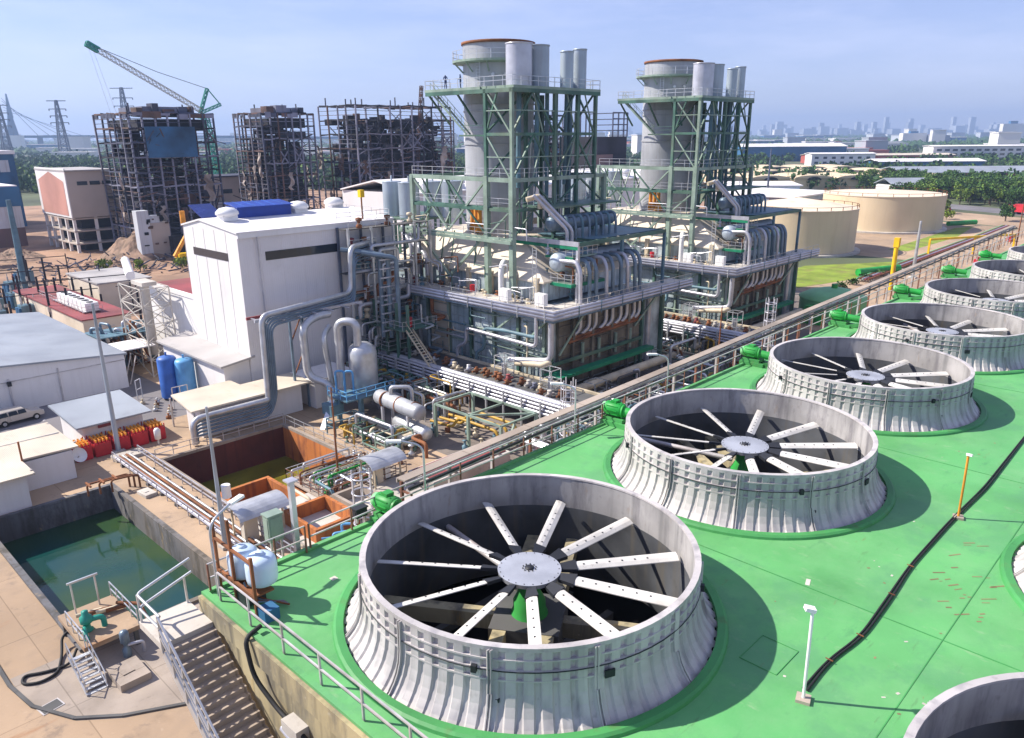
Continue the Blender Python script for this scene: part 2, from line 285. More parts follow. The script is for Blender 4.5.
def dup(o,loc=None,rz=None,label=None,group=None,parent=None,sc=None):
    c=o.copy(); COL.objects.link(c); ORG[c.name]=Vector(loc) if loc is not None else ORG.get(o.name,Vector())
    if parent is not None: c.parent=parent
    if loc is not None:c.location=loc
    if rz is not None:c.rotation_euler=(0,0,rz)
    if sc is not None:c.scale=(sc,sc,sc) if not isinstance(sc,tuple) else sc
    if label:c['label']=label
    if group:c['group']=group
    for k in KIDS.get(o.name,[]): KIDS.setdefault(c.name,[]).append(dup(k,parent=c))
    return c
def fil(pts,r,k=4):
    """round the corners of a polyline"""
    pts=[Vector(p) for p in pts]; out=[pts[0]]
    for i in range(1,len(pts)-1):
        a=pts[i-1]-pts[i]; b=pts[i+1]-pts[i]; d=min(r,a.length*.45,b.length*.45); a.normalize();b.normalize()
        p=pts[i]+a*d; q=pts[i]+b*d
        for j in range(k+1):
            t=j/k; out.append(p*(1-t)**2+pts[i]*2*t*(1-t)+q*t*t)
    out.append(pts[-1]); return out
def rails(mb,pts,h=1.05,rows=(1.05,.55),w=.05):
    for a,b in zip(pts,pts[1:]):
        for z in rows: mb.bar((a[0],a[1],a[2]+z),(b[0],b[1],b[2]+z),w)
def post_pts(pts,step):
    out=[]
    for a,b in zip(pts,pts[1:]):
        a=Vector(a);b=Vector(b);n=max(1,round((b-a).length/step))
        out+=[a.lerp(b,i/n) for i in range(n)]
    return out+[Vector(pts[-1])]
def rail_part(parent,pts,step=1.6,m='rail',w=.05,h=1.05,name='handrail'):
    """handrail with its posts as one part of a larger thing"""
    mb=MB(); rails(mb,pts,h,(h,h*.52),w)
    for p in post_pts(pts,step): mb.bar(p,(p[0],p[1],p[2]+h),w)
    return mb.build(name,m,parent)
def rail_thing(label,pts,step=1.6,m='rail',pm='rail',w=.05,h=1.05,group=None,rows=None):
    p0=Vector(pts[0]); t=thing('guard_railing',label,'railing',p0,group)
    mb=MB(); rails(mb,pts,h,rows or (h,h*.52),w); mb.build('rail',m,t)
    b=MB().bar((0,0,0),(0,0,h),w*1.15); q=None
    for p in post_pts(pts,step):
        if q is None:
            bb=MB(); bb.bar(p,(p[0],p[1],p[2]+h),w*1.15); q=bb.build('post',pm,t); q0=Vector(p)
        else:
            c=q.copy(); COL.objects.link(c); c.parent=t; c.location=Vector(p)-q0; KIDS[t.name].append(c)
    return t
rnd=random.Random(7)
# ================================================================ ground
def rect_holes(mb,x0,y0,x1,y1,z,holes):
    xs=sorted({x0,x1,*[v for h in holes for v in (h[0],h[2]) if x0<v<x1]}); ys=sorted({y0,y1,*[v for h in holes for v in (h[1],h[3]) if y0<v<y1]})
    for a,b in zip(xs,xs[1:]):
        for c,d in zip(ys,ys[1:]):
            mx,my=(a+b)/2,(c+d)/2
            if any(h[0]<mx<h[2] and h[1]<my<h[3] for h in holes): continue
            mb.poly([(a,c,z),(b,c,z),(b,d,z),(a,d,z)])
WB=(10.6,47.2,20.3,70.2)      # water basin (inner)
OB=(26.0,55.6,39.0,72.4)      # orange basin (inner)
H2=[WB,OB]
def sheet(name,m,x0,y0,x1,y1,lv,holes=()):
    mb=MB(); rect_holes(mb,x0,y0,x1,y1,.004*lv,holes); return struct(mb.build(name,m))
sheet('ground','land',-11000,-11000,11000,11000,0,H2)
sheet('yard_paving','yard',-30,-20,178,118,1,H2)
sheet('concrete_apron','conc',6.5,37,25,47.2,2)
sheet('service_road','asphalt',-30,84,36,108,2)
sheet('demolition_ground','dirt',-60,118,330,420,2)
sheet('asphalt_yard','yard_grey',46,40,150,118,2)
# kerb arc near the basin
mb=MB(); c0=[(6.3,60,0),(6.3,46.5,0),(6.7,43.6,0),(8.0,40.9,0),(9.9,39.2,0),(12.7,37.6,0),(15.5,36.6,0)]
for a,b in zip(c0,c0[1:]): mb.bar((a[0],a[1],.06),(b[0],b[1],.06),.2,.13)
struct(mb.build('kerb','conc_dark'))
struct(MB().poly([(-20,60,.012),(6.2,60,.012),(6.2,46.5,.012),(6.7,43.4,.012),(8,40.7,.012),(9.9,39,.012),(15.5,36.4,.012),(20,33,.012),(20,10,.012),(-20,10,.012)]).build('path','yard'))
# ================================================================ cooling tower
DZ=15.84; FX=15.55; FY=14.3; SP=13.9; RY=-2.0; NF=10
DX0=8.6; DX1=FX+SP*(NF-.5); DY1=22.45; DY0=-10.15
RH=5.78
ct=thing('cooling_tower','long concrete cooling tower block with bright green roof deck under all the fans','building',(DX0,DY1,0))
mb=MB()
def holecell(mb,x0,y0,x1,y1,cx,cy,r,z,n=48):
    """square sheet with a round hole"""
    an=[2*pi*i/n for i in range(n)]; inn=[(cx+r*cos(a),cy+r*sin(a),z) for a in an]; out=[]
    for a in an:
        c,s_=cos(a),sin(a); t=min(((x1-cx)/c if c>1e-9 else (x0-cx)/c if c<-1e-9 else 1e9),((y1-cy)/s_ if s_>1e-9 else (y0-cy)/s_ if s_<-1e-9 else 1e9))
        out.append((cx+c*t,cy+s_*t,z))
    for i in range(n):
        j=(i+1)%n; mb.poly([inn[i],out[i],out[j],inn[j]])
        # fill the corner when the two rays hit different sides
        o1,o2=out[i],out[j]
        if abs(o1[0]-o2[0])>1e-6 and abs(o1[1]-o2[1])>1e-6:
            cxn=x1 if max(o1[0],o2[0])>x1-1e-6 else x0; cyn=y1 if max(o1[1],o2[1])>y1-1e-6 else y0
            mb.poly([o1,(cxn,cyn,z),o2])
YM=(FY+RY)/2
for i in range(NF):
    cx=FX+SP*i; holecell(mb,cx-SP/2,YM,cx+SP/2,DY1,cx,FY,RH,DZ); holecell(mb,cx-SP/2,DY0,cx+SP/2,YM,cx,RY,RH,DZ)
mb.build('deck','deck_green',ct)
mb=MB()
for x in (DX0,DX1): mb.box(x,DY0,0,x+(.35 if x==DX0 else -.35),DY1,DZ-.02)
for y in (DY0,DY1): mb.box(DX0+.36,y,0,DX1-.36,y+(.35 if y==DY0 else -.35),DZ-.02)
mb.box(DX0-.12,DY0,DZ-.75,DX0,DY1,DZ-.02)
mb.build('wall','wall_conc',ct)
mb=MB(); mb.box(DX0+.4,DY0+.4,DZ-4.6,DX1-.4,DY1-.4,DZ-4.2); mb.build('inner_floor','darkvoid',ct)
# deck seams, hatches and low kerb along the edges
mb=MB(); z=DZ+.004
for i in range(1,NF): mb.box(FX+SP*(i-.5)-.02,DY0,z,FX+SP*(i-.5)+.02,DY1,z+.008)
mb.box(DX0,YM-1.95,z,DX1,YM-1.92,z+.009)
for cx,cy in ((18.4,7.6),):
    for a,b in (((-.7,-.55),(.7,-.55)),((.7,-.55),(.7,.55)),((.7,.55),(-.7,.55)),((-.7,.55),(-.7,-.55))): mb.bar((cx+a[0],cy+a[1],z+.01),(cx+b[0],cy+b[1],z+.01),.02,.012)
mb.build('seam','curb_green',ct)
mb=MB(); mb.box(DX0,DY0,DZ,DX0+.18,DY1,DZ+.1); mb.box(DX0+.19,DY1-.18,DZ,DX1,DY1,DZ+.1); mb.build('edge_kerb','deck_green',ct)
mb=MB()
for x,y,w_,h_,s_ in ((22.8,8.4,.4,.14,.3),(12.1,20.1,.22,.22,0)): MB().cbox((x,y,DZ+.003),w_,h_,.006,s_).build('repair_patch','conc_lt',ct)
rs=random.Random(4)
for i in range(26): MB().cbox((24.2+rs.random()*5.5,3.6+rs.random()*2.0,DZ+.002),rs.uniform(.08,.5),rs.uniform(.03,.07),.004,-.72+rs.uniform(-.15,.15)).build('paint_scrape','wall_dirty',ct)
for i in range(30): MB().cbox((17+rs.random()*24,3+rs.random()*6.5,DZ+.002),rs.uniform(.03,.12),rs.uniform(.03,.08),.004,rs.random()*3).build('paint_chip','conc_lt' if i%2 else 'wall_dirty',ct)
# ---------------------------------------------------------------- fan stack prototype
def fan_stack(label):
    t=thing('cooling_fan',label,'cooling fan',(FX,FY,DZ),'cooling fans on the green deck')
    T=Matrix.Translation((FX,FY,DZ)); g=lambda:(lambda m:(setattr(m,'T',T),m)[1])(MB())
    prof=[(5.72,0),(5.58,.12),(5.42,.32),(5.29,.55),(5.19,.85),(5.14,1.2),(5.12,2.1)]
    mb=g(); mb.lathe(prof,n=72); mb.build('shell',['fan_panel'],t)
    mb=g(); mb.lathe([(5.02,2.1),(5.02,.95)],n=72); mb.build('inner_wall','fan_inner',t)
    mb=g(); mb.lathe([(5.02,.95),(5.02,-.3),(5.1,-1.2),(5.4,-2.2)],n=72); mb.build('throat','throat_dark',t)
    mb=g(); mb.lathe([(5.0,2.12),(5.0,2.18),(5.19,2.18),(5.19,2.06),(5.12,2.06)],n=72,sm=False); mb.build('rim','fan_panel',t)
    # corrugation: ribs following the flare, plus bolted seams and the raised square grid near the top
    mb=g(); K=72
    for k in range(K):
        a=2*pi*(k+.5)/K; wv=.125; d=.07
        for (r0,z0),(r1,z1) in zip(prof,prof[1:]):
            ca,sa=cos(a),sin(a); vs=[]
            for r,zz in ((r0,z0),(r1,z1)):
                for o,w2 in ((-.02,wv*1.5),(d,wv)):
                    for sgn in (-1,1): vs.append(((r+o)*ca-sgn*w2*sa,(r+o)*sa+sgn*w2*ca,zz))
            mb.add(vs,[(0,4,6,2),(2,6,7,3),(3,7,5,1)])
    mb.build('rib','fan_panel',t)
    mb=g()
    for zz in (1.22,1.52,1.82): mb.lathe([(5.10,zz-.03),(5.222,zz-.025),(5.222,zz+.025),(5.10,zz+.03)],n=72,sm=False)
    mb.build('band','fan_panel',t)
    for k in range(12):
        mb=g(); a=2*pi*k/12+.03
        for (r0,z0),(r1,z1) in zip(prof,prof[1:]):
            for o in (-.03,.05): mb.bar((r0*cos(a+o*.2)+.09*cos(a),r0*sin(a+o*.2)+.09*sin(a),z0),(r1*cos(a+o*.2)+.09*cos(a),r1*sin(a+o*.2)+.09*sin(a),z1),.028,.12)
        mb.build('seam_flange','fan_panel',t)
    mb=g(); mb.lathe([(5.235,1.5),(5.25,1.5),(5.25,1.525),(5.235,1.525)],n=72)
    for k in (2,5,8): a=2*pi*k/12+1; mb.cbox((5.25*cos(a),5.25*sin(a),1.42),.14,.14,.2,a)
    a=-2.0; mb.cbox((5.26*cos(a),5.26*sin(a),1.12),.05,.28,.22,a); a=-2.55; mb.cbox((5.26*cos(a),5.26*sin(a),.62),.1,.1,.1,a)
    mb.build('cable','blackish',t)
    mb=g(); mb.lathe([(5.8,.02),(5.8,.15),(6.02,.15),(6.1,.09),(6.13,0)],n=72,sm=False); mb.build('curb','curb_green',t)
    # rotor
    HB=1.28; mb=g(); mb.lathe([(.98,HB-.14),(1.0,HB),(.0,HB+.02)],n=40,sm=False); mb.lathe([(.98,HB-.14),(.3,HB-.16)],n=40)
    mb.m=1; mb.lathe([(.15,HB+.02),(.15,HB+.05),(0,HB+.05)],n=12)
    for k in range(10): a=2*pi*k/10; mb.cyl(.21*cos(a),.21*sin(a),HB+.02,HB+.05,.022,n=6)
    for k in range(22): a=2*pi*k/22; mb.cyl(.93*cos(a),.93*sin(a),HB+.005,HB+.02,.016,n=6)
    hub=mb.build('hub',['galv','blackish'],t)
    bl=None
    for k in range(11):
        a=2*pi*k/11+.215+pi/11; 
        def pt(r,o,dz=0): # blade local: r along, o across, pitched
            return (r*cos(a)-o*cos(.3)*sin(a), r*sin(a)+o*cos(.3)*cos(a), HB-.06+o*sin(.3)+dz)
        m1=g(); vs=[]
        for r,w_ in ((1.42,.15),(1.6,.175),(3.0,.185),(4.86,.19)):
            vs+=[pt(r,-w_),pt(r,-w_*.3,.035),pt(r,w_*.4,.03),pt(r,w_,0),pt(r,w_,-.03),pt(r,-w_,-.03)]
        fs=[]
        for i in range(3):
            for j in range(6): fs.append((i*6+j,(i+1)*6+j,(i+1)*6+(j+1)%6,i*6+(j+1)%6))
        fs+=[(0,1,2,3,4,5),(23,22,21,20,19,18)]
        m1.add(vs,fs); m1.m=1
        for q in range(6):
            p=pt(1.75+q*.42,.0,.034); m1.cbox(p,.05,.05,.012,a)
        b=m1.build('blade',['blade','blackish'],t)
        m2=g()
        m2.add([pt(1.0,-.13,.03),pt(1.0,.13,.03),pt(1.52,.21,.045),pt(1.52,-.21,.045),pt(1.0,-.13,-.08),pt(1.0,.13,-.08),pt(1.52,.21,-.08),pt(1.52,-.21,-.08)],[(0,3,2,1),(4,5,6,7),(0,1,5,4),(1,2,6,5),(2,3,7,6),(3,0,4,7)])
        m2.build('blade_cuff','blackish',b)
    mb=g(); mb.lathe([(.0,HB-.2),(.32,HB-.2),(.34,HB-.5),(.36,HB-.8),(.52,.15),(.52,-.1),(.6,-.3)],n=20); mb.build('gearbox','gear_green',t)
    ba=pi*.18
    for s_ in (-1,1):
        mb=g(); 
        ox,oy=-sin(ba)*.75*s_,cos(ba)*.75*s_
        mb.bar((-4.95*cos(ba)+ox,-4.95*sin(ba)+oy,-.62),(4.95*cos(ba)+ox,4.95*sin(ba)+oy,-.62),.42,.6)
        mb.build('support_beam','wall_conc',t)
    for s_ in (-1,1):
        mb=g(); b2=ba+pi/2; mb.bar((1.0*s_*cos(b2),1.0*s_*sin(b2),-.7),(4.95*s_*cos(b2),4.95*s_*sin(b2),-.7),.42,.55); mb.build('support_beam','wall_conc',t)
    mb=g(); mb.cbox((0,0,-1.3),2.2,2.2,1.0,ba); mb.build('gearbox_plinth','conc_dark',t)
    mb=g(); mb.hcyl((.4,.5,.35),(1.0,5.3,.55),.11,10); mb.build('drive_shaft','rail',t)
    mb=g()
    for k in range(5):
        yy=-3.8+k*1.9; mb.bar((-4.4,yy,-2.6),(4.4,yy,-2.6),.28,.3)
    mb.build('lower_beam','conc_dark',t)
    return t
FANS={}
ordn=['nearest','second','third','fourth','fifth','sixth','seventh','eighth','ninth','tenth']
f0=fan_stack('biggest flared fan of the row, beside the stairs and white tanks, blades fully in view')
FANS[0]=f0
lab=['','second fan of the long row, just behind the biggest fan',
 'third fan of the long row, whole rim in view between second and fourth','fourth fan of the long row, partly hidden behind the third',
 'fifth fan of the long row, only part of it in the photo','sixth fan of the long row, only a narrow slice shows','last fan of the long row, tiny slice by the road end']
for i in range(1,7):
    FANS[i]=dup(f0,(FX+SP*i,FY,DZ),rz=rnd.choice([.1,.25,.4,-.2,.33])*i,label=lab[i])
    for k in KIDS[FANS[i].name]: pass
dup(f0,(FX,RY,DZ),rz=.3,label='corner fan of the other row, only rim and inner wall showing near the white lamp')
dup(f0,(FX+SP*1.015,RY+.1,DZ),rz=.3,label='fan of the other row showing only a sliver of curb and ribs')
# ---------------------------------------------------------------- motors
def motor(label):
    L=(FX+1.2,FY+7.35,DZ); t=thing('fan_motor',label,'motor',L,'green fan motors along the railing side'); T=Matrix.Translation(L)
    def g(): m=MB(); m.T=T; return m
    d=Vector((.12,-1,0)).normalized()
    mb=g(); mb.hcyl((-.1,.85,.95),(.02,-.15,.95),.42,18,.12)
    for k in range(10): a=2*pi*k/10; mb.bar((-.08+.43*cos(a),.7,.95+.43*sin(a)),(.0+.43*cos(a),-.05,.95+.43*sin(a)),.05)
    mb.box(-.2,.15,1.35,.22,.55,1.5); mb.build('motor_body','gear_green',t)
    mb=g(); mb.lathe([(.18,0),(.3,.1),(.3,.4)],-.12,.9,.75,12); mb.hcyl((-.13,1.1,.95),(-.1,.85,.95),.33,14,.05); mb.build('fan_cowl','tank_green',t)
    mb=g(); mb.hcyl((.0,-.1,.9),(.22,-1.55,.78),.30,14); mb.hcyl((-.0,-.2,.9),(.02,-.3,.9),.42,14); mb.build('shaft_guard','gear_green',t)
    mb=g(); mb.box(-.45,-.5,.28,.45,.9,.48); mb.box(-.6,-.9,0,-.35,1.0,.28); mb.box(.35,-.9,0,.6,1.0,.28); mb.bar((.0,-.6,.1),(.2,-1.7,.3),.3,.3); mb.build('base_frame','curb_green',t)
    return t
m0=motor('green motor half hidden behind the rim of the biggest fan')
ml=['','green motor beside the second fan, rounded cowl facing the railing','green motor beside the third fan','green motor beside the fourth fan','green motor beside the fifth fan','green motor beside the sixth fan','green motor beside the seventh fan, small and far']
for i in range(1,7): dup(m0,(FX+SP*i+1.2+(.35*i if i>1 else -.2),FY+7.35+.08*i,DZ),label=ml[i],sc=.85)
m0.location=(FX+.3,FY+7.35,DZ); m0.scale=(.85,.85,.85)
# ---------------------------------------------------------------- railings and cable tray on the deck
rail_thing('pale guard railing along the deck edge above the concrete stairs',[(8.85,21.6,DZ),(8.85,10,DZ),(8.85,-10,DZ)],2.0)
rail_thing('short guard railing between the stair landing and the white plastic tanks',[(8.85,22.3,DZ),(12.4,22.25,DZ)],1.2,pm='rust_rail')
rail_thing('guard railing with dark posts along the deck edge below the cable tray',[(12.6,22.3,DZ),(18,22.35,DZ),(60,22.9,DZ),(100,23.6,DZ),(134,24.2,DZ)],2.0,pm='rust_rail')
t=thing('cable_tray','long grey cable tray on posts running beside all the fans','cable tray',(17.3,22.9,DZ))
TR=[(17.3,23.0,DZ+.95),(60,24.5,DZ+.95),(100,25.8,DZ+.95),(136,26.9,DZ+.95)]
mb=MB()
for a,b in zip(TR,TR[1:]):
    mb.bar(a,b,.5,.06)
mb.build('tray_cover','conc',t)
mb=MB()
for a,b in zip(TR,TR[1:]):
    a=Vector(a);b=Vector(b); o=Vector((0,-.3,-.12)); mb.bar(a+o,b+o,.05,.16); o=Vector((0,-.42,-.34)); mb.bar(a+o,b+o,.2,.05); o=Vector((0,.27,-.1)); mb.bar(a+o,b+o,.06,.2)
mb.build('side_channel','rail',t)
mb=MB()
for a,b in zip(TR,TR[1:]): a=Vector(a);b=Vector(b);o=Vector((0,-.5,-.25)); mb.bar(a+o,b+o,.1,.1)
mb.build('cable','blackish',t)
for i,p in enumerate(post_pts(TR,2.6)):
    mb=MB(); mb.bar((p[0],p[1]-.05,DZ-1.8),(p[0],p[1]-.05,p[2]-.05),.12); mb.bar((p[0],p[1]-.7,p[2]-.45),(p[0],p[1]+.1,p[2]-.45),.08)
    mb.build('tray_post','rail' if i%3 else 'rust_rail',t)
# ---------------------------------------------------------------- deck lamps, hose
def deck_lamp(x,y,h,label,m,head,group='small lamp posts on the green deck'):
    t=thing('deck_lamp',label,'lamp post',(x,y,DZ),group)
    mb=MB(); mb.cbox((x,y,DZ),.36,.36,.09,.3); mb.build('base','conc',t)
    mb=MB(); mb.tube([(x,y,DZ+.09),(x-.03,y+.02,DZ+h*.6),(x-.02,y+.05,DZ+h)],.045,8); mb.build('pole',m,t)
    mb=MB(); dx,dy=head; mb.bar((x,y,DZ+h),(x+dx*.55,y+dy*.55,DZ+h+.06),.2,.1); mb.build('lamp_head','white_paint',t); return t
deck_lamp(17.26,6.09,2.75,'white pole lamp on the green deck where the black hoses end','white_paint',(-.3,.35))
deck_lamp(31.13,6.12,2.64,'rusty orange pole lamp standing beside the black hoses','rust_orange',(-.3,-.0))
def deck_lamp2(x,y,h,label,bend):
    t=thing('deck_lamp',label,'lamp post',(x,y,DZ),'small lamp posts on the green deck')
    mb=MB(); mb.tube(fil([(x,y,DZ),(x,y,DZ+h),(x+bend[0],y+bend[1],DZ+h+.25)],.4),.045,8); mb.build('pole','galv',t)
    mb=MB(); a=Vector((x+bend[0],y+bend[1],DZ+h+.25)); mb.bar(a,a+Vector((bend[0],bend[1],.05)).normalized()*.6,.2,.09); mb.build('lamp_head','white_paint',t)
deck_lamp2(17.9,22.2,2.5,'grey bent-arm lamp by the red trough end of the cable tray',(-.7,.5))
deck_lamp2(27.9,22.6,2.4,'slim bent-arm lamp standing behind the rim of the biggest fan',(-.5,.4))
deck_lamp2(36.8,23.0,2.0,'slim bent-arm lamp between the cable tray and the second fan',(-.6,.4))
deck_lamp2(8.95,21.95,2.6,'curved-neck grey lamp at the top of the stairs beside the white tanks',(.9,.35))
hp=[(17.63,6.15),(19.22,6.17),(20.95,5.97),(23.81,6.05),(26.03,6.19),(30.45,6.22),(34.77,6.0),(41.92,6.12)]+[(44,6.2),(52,6.4)]
t=thing('hose','pair of black hoses snaking across the green deck','hose',(17.6,6,DZ))
for o in (0,.085):
    MB().tube(fil([(a,b+o+.04*sin(i*2.1+o*9),DZ+.06) for i,(a,b) in enumerate(hp)],1.0),.036,6).build('hose_line','rubber',t)
mb=MB()
for x,y in hp[1:5]: mb.bar((x,y-.06,DZ+.1),(x+.02,y+.16,DZ+.1),.03,.02)
mb.build('strap','rust',t)
# ================================================================ heat recovery boiler units
def hrsg(label,full=True):
    t=thing('boiler_unit',label,'boiler',(67.2,64.6,0),'boiler units with steel frames and stacks')
    def P(name,m,f,lab=None):
        mb=MB(); f(mb); return mb.build(name,m,t,lab)
    rn=random.Random(3 if full else 5)
    # --- casing below the walkway
    X0,X1,Y0,Y1=64.6,88.5,56.6,90.0
    P('casing','casing',lambda b:b.box(X0,Y0+.1,1.2,X1,Y1,10.6))
    P('end_casing','casing_brown',lambda b:b.box(X0+1.6,Y0-.35,1.6,X1-6,Y0+.08,10.0))
    # panels of the side wall: raised plates between the columns, horizontal stiffeners
    cols=[56.9,61.0,65.1,69.2,73.3,77.4,81.5,85.6,89.7]
    for i,(a,b_) in enumerate(zip(cols,cols[1:])):
        def f(b,a=a,b_=b_):
            for k in range(8):
                b.box(X0-.1,a+.35,1.5+k*1.14,X0,b_-.35,1.5+k*1.14+1.02)
        P('side_panel','casing' if i not in (4,) else 'tent',f)
        def f(b,a=a,b_=b_):
            b.bar((X0-.25,a,5.2+(i%3)*.9),(X0-.25,b_,5.2+(i%3)*.9),.14,.14); b.bar((X0-.22,a,2.4),(X0-.22,b_,2.4),.14,.2)
        P('stiffener','steel_pale',f)
    for i,y in enumerate(cols):
        def f(b):
            b.box(X0-.42,y-.2,.0,X0-.36,y+.2,10.5); b.box(X0-.36,y-.03,.0,X0-.12,y+.03,10.5); b.box(X0-.14,y-.2,.0,X0-.1,y+.2,10.5)
        P('column','steel_green' if i%2 else 'steel_pale',f)
    for k,x in enumerate((X0,68.5,72.2,76,79.6,82.6)):
        P('column','steel_green' if k in (0,5) else 'casing_brown',lambda b:b.box(x-.2,Y0-.75,0,x+.2,Y0-.36,10.4))
    P('cross_beam','casing_brown',lambda b:[b.box(X0+1.7,Y0-.5,z,X1-6.2,Y0-.36,z+.12) for z in (2.8,4.0,5.2,6.4,7.6,8.8)])
    # two hopper-like ledges at the foot of the end wall, big cream ducts bending round the corner
    P('ledge','bright_green',lambda b:(b.slab([(64,53.9,3.9),(82.5,53.9,3.9),(82.5,55.0,3.9),(64,55.0,3.9)],.45),b.slab([(63.2,53.5,3.95),(66,53.5,3.95),(66,56,3.95),(63.2,56,3.95)],.1)))
    P('ledge_beam','steel_green',lambda b:(b.box(64,55.6,4.6,82,55.8,5.0),b.bar((66,55,0),(66,55,3.4),.25),b.bar((80,55,0),(80,55,3.4),.25)))
    P('duct','pipe_cream',lambda b:b.tube(fil([(62.0,63.6,2.6),(62.0,54.6,2.2),(64,53.2,2.0),(84,53.2,2.0)],2.2,6),.55,14))
    P('duct','pipe_cream',lambda b:b.tube(fil([(60.6,62.5,2.7),(60.4,54.2,2.3),(62,52.6,1.9),(65,52.4,1.6)],2,6),.42,14))
    P('duct','pipe_cream',lambda b:b.tube(fil([(62.8,60,4.6),(62.8,55.6,5.2),(63.6,55.3,5.4)],.6,5),.33,12))
    P('downpipe','pipe_white',lambda b:b.tube(fil([(62.6,60.8,4.9),(63.6,55.2,5.6),(63.6,55.2,10.6)],.9),.34,14))
    # --- main walkway with the bundled white pipes along its edge
    WX,WY,WX2,WY2,WZ=63.2,54.6,92.0,94.6,11.0
    P('walkway','conc_lt',lambda b:(b.box(WX+.1,WY+.1,WZ-.2,67.6,WY2,WZ),b.box(67.6,WY+.1,WZ-.2,WX2,58.2,WZ)))
    P('walkway_beam','steel_green',lambda b:(b.box(WX+.3,WY+.3,WZ-.65,WX+.5,WY2,WZ-.21),b.box(WX+.5,WY+.3,WZ-.65,WX2,WY+.5,WZ-.21)))
    for k,(o,z,r) in enumerate(((0,.28,.14),(-.06,-.05,.17),(-.06,-.42,.17),(0,-.75,.12))):
        P('edge_pipe','pipe_white' if k!=3 else 'pipe_blue',lambda b:b.tube([(WX+o,WY2,WZ+z),(WX+o,WY+o,WZ+z),(WX2,WY+o,WZ+z)],r,8))
    for k in range(0,10):
        y=WY+1+k*4.2
        P('pipe_hanger','galv',lambda b:b.box(WX-.28,y,WZ-.95,WX-.22,y+.1,WZ+.5))
    for k in range(1,7):
        x=WX+k*4.2
        P('pipe_hanger','steel_blue',lambda b:b.box(x,WY-.3,WZ-.95,x+.1,WY-.24,WZ+.5))
    rail_part(t,[(WX+.15,WY2,WZ),(WX+.15,WY+.15,WZ),(WX2,WY+.15,WZ)],2.1,'galv')
    for p,q in (((X0-.3,60.5,6.2),(WX+.3,WY+1,10.4)),((66,Y0-.6,5.6),(69.2,WY+.3,10.4)),((81,Y0-.6,6.5),(84.4,WY+.3,10.4)),((X0-.3,65.2,7.2),(WX+.3,60.4,10.4)),((X0-.3,81,7.2),(WX+.3,78.4,10.4))):
        P('knee_brace','steel_pale',lambda b:b.bar(p,q,.22))
    P('column','pipe_white',lambda b:b.tube([(84.0,56,0),(84.0,56,10.4)],.38,12)); P('column','steel_green',lambda b:b.box(87.6,56.2,0,88.1,56.7,10.4))
    # --- risers: from the drum, down through the walkway, bending under it
    for i,x in enumerate((69.6,71.3,72.6,74.6,75.9,77.6,78.9,80.5,81.6)):
        P('riser_pipe','pipe_blue' if i%3 else 'pipe_white',lambda b:b.tube(fil([(x,59.0,15.9),(x,56.6,16.0),(x,56.0,14.9),(x,55.9,11.1)],1.0,5),.24,10))
        P('riser_pipe','pipe_white',lambda b:b.tube(fil([(x,55.9,10.9),(x,55.85,8.1),(x-1.0,56.3,7.3)],.9,5),.24,10))
    P('header','rust',lambda b:[b.hcyl((67.5,56.1-.1*k,7.2-.35*k),(82.4,56.1-.1*k,7.6-.35*k),.2,8) for k in range(2)])
    for i,x in enumerate((70.2,73.4,76.8,79.9)): P('header_stub','steel_pale',lambda b:b.cyl(x,55.9,3.9,6.4,.22,n=10))
    P('steam_drum','silo',lambda b:b.hcyl((69.8,59.8,15.6),(83.2,59.8,15.6),1.15,20,.6))
    # --- low wall, tent roof (transition duct) and stack
    P('upper_wall','casing',lambda b:b.box(68.2,60.4,11,86,88.6,13.2))
    for i,y in enumerate([61.4,65.1,69.2,73.3,77.4,81.5,85.6]):
        P('stub_column','pipe_cream',lambda b:b.box(67.75,y-.3,11,68.2,y+.3,13.8))
    A=[(67.9,60.2,13.4),(67.9,89.0,13.4),(86.4,89.0,13.4),(86.4,60.2,13.4)]; Bq=[(71.6,66.8,17.9),(71.6,83.2,17.9),(80.6,83.2,17.9),(80.6,66.8,17.9)]
    P('tent_roof','tent',lambda b:(b.add(A+Bq,[(0,1,5,4),(1,2,6,5),(2,3,7,6),(3,0,4,7),(4,5,6,7)]),b.box(67.9,60.2,13.2,86.4,89,13.4)))
    P('rust_stain','rust_orange',lambda b:b.add([(67.93+3.7*u,73.6+dy*(1-.4*u),13.42+4.5*u) for u,dy in ((.02,-1.5),(.02,2.0),(.5,2.2),(.98,1.6),(.98,-.9),(.5,-1.6))],[(5,4,3,2,1,0)]))
    SX,SY=75.6,75.0
    P('stack','stack_grey',lambda b:(b.lathe([(4.55,17.9),(4.55,41.0)],SX,SY,0,40),b.lathe([(4.75,33.8),(4.62,34.0),(4.62,36.0)],SX,SY,0,40)))
    P('stack_lip','rust',lambda b:b.lathe([(4.55,40.9),(4.72,40.9),(4.72,41.2),(4.5,41.25),(4.4,40.5)],SX,SY,0,40))
    P('stack_lining','darkvoid',lambda b:b.lathe([(4.4,41.2),(4.4,30),(0.01,30)],SX,SY,0,32))
    for z in (21.5,25.2,29,33): P('stack_band','stack_grey',lambda b:b.lathe([(4.56,z-.1),(4.68,z-.08),(4.68,z+.08),(4.56,z+.1)],SX,SY,0,40,False))
    P('ring_platform','steel_pale',lambda b:(b.lathe([(4.6,39.0),(5.9,39.0),(5.9,38.75),(4.6,38.6)],SX,SY,0,40,False),[b.bar((SX+4.6*cos(a),SY+4.6*sin(a),37.6),(SX+5.8*cos(a),SY+5.8*sin(a),38.8),.12) for a in [k*pi/6 for k in range(12)]]))
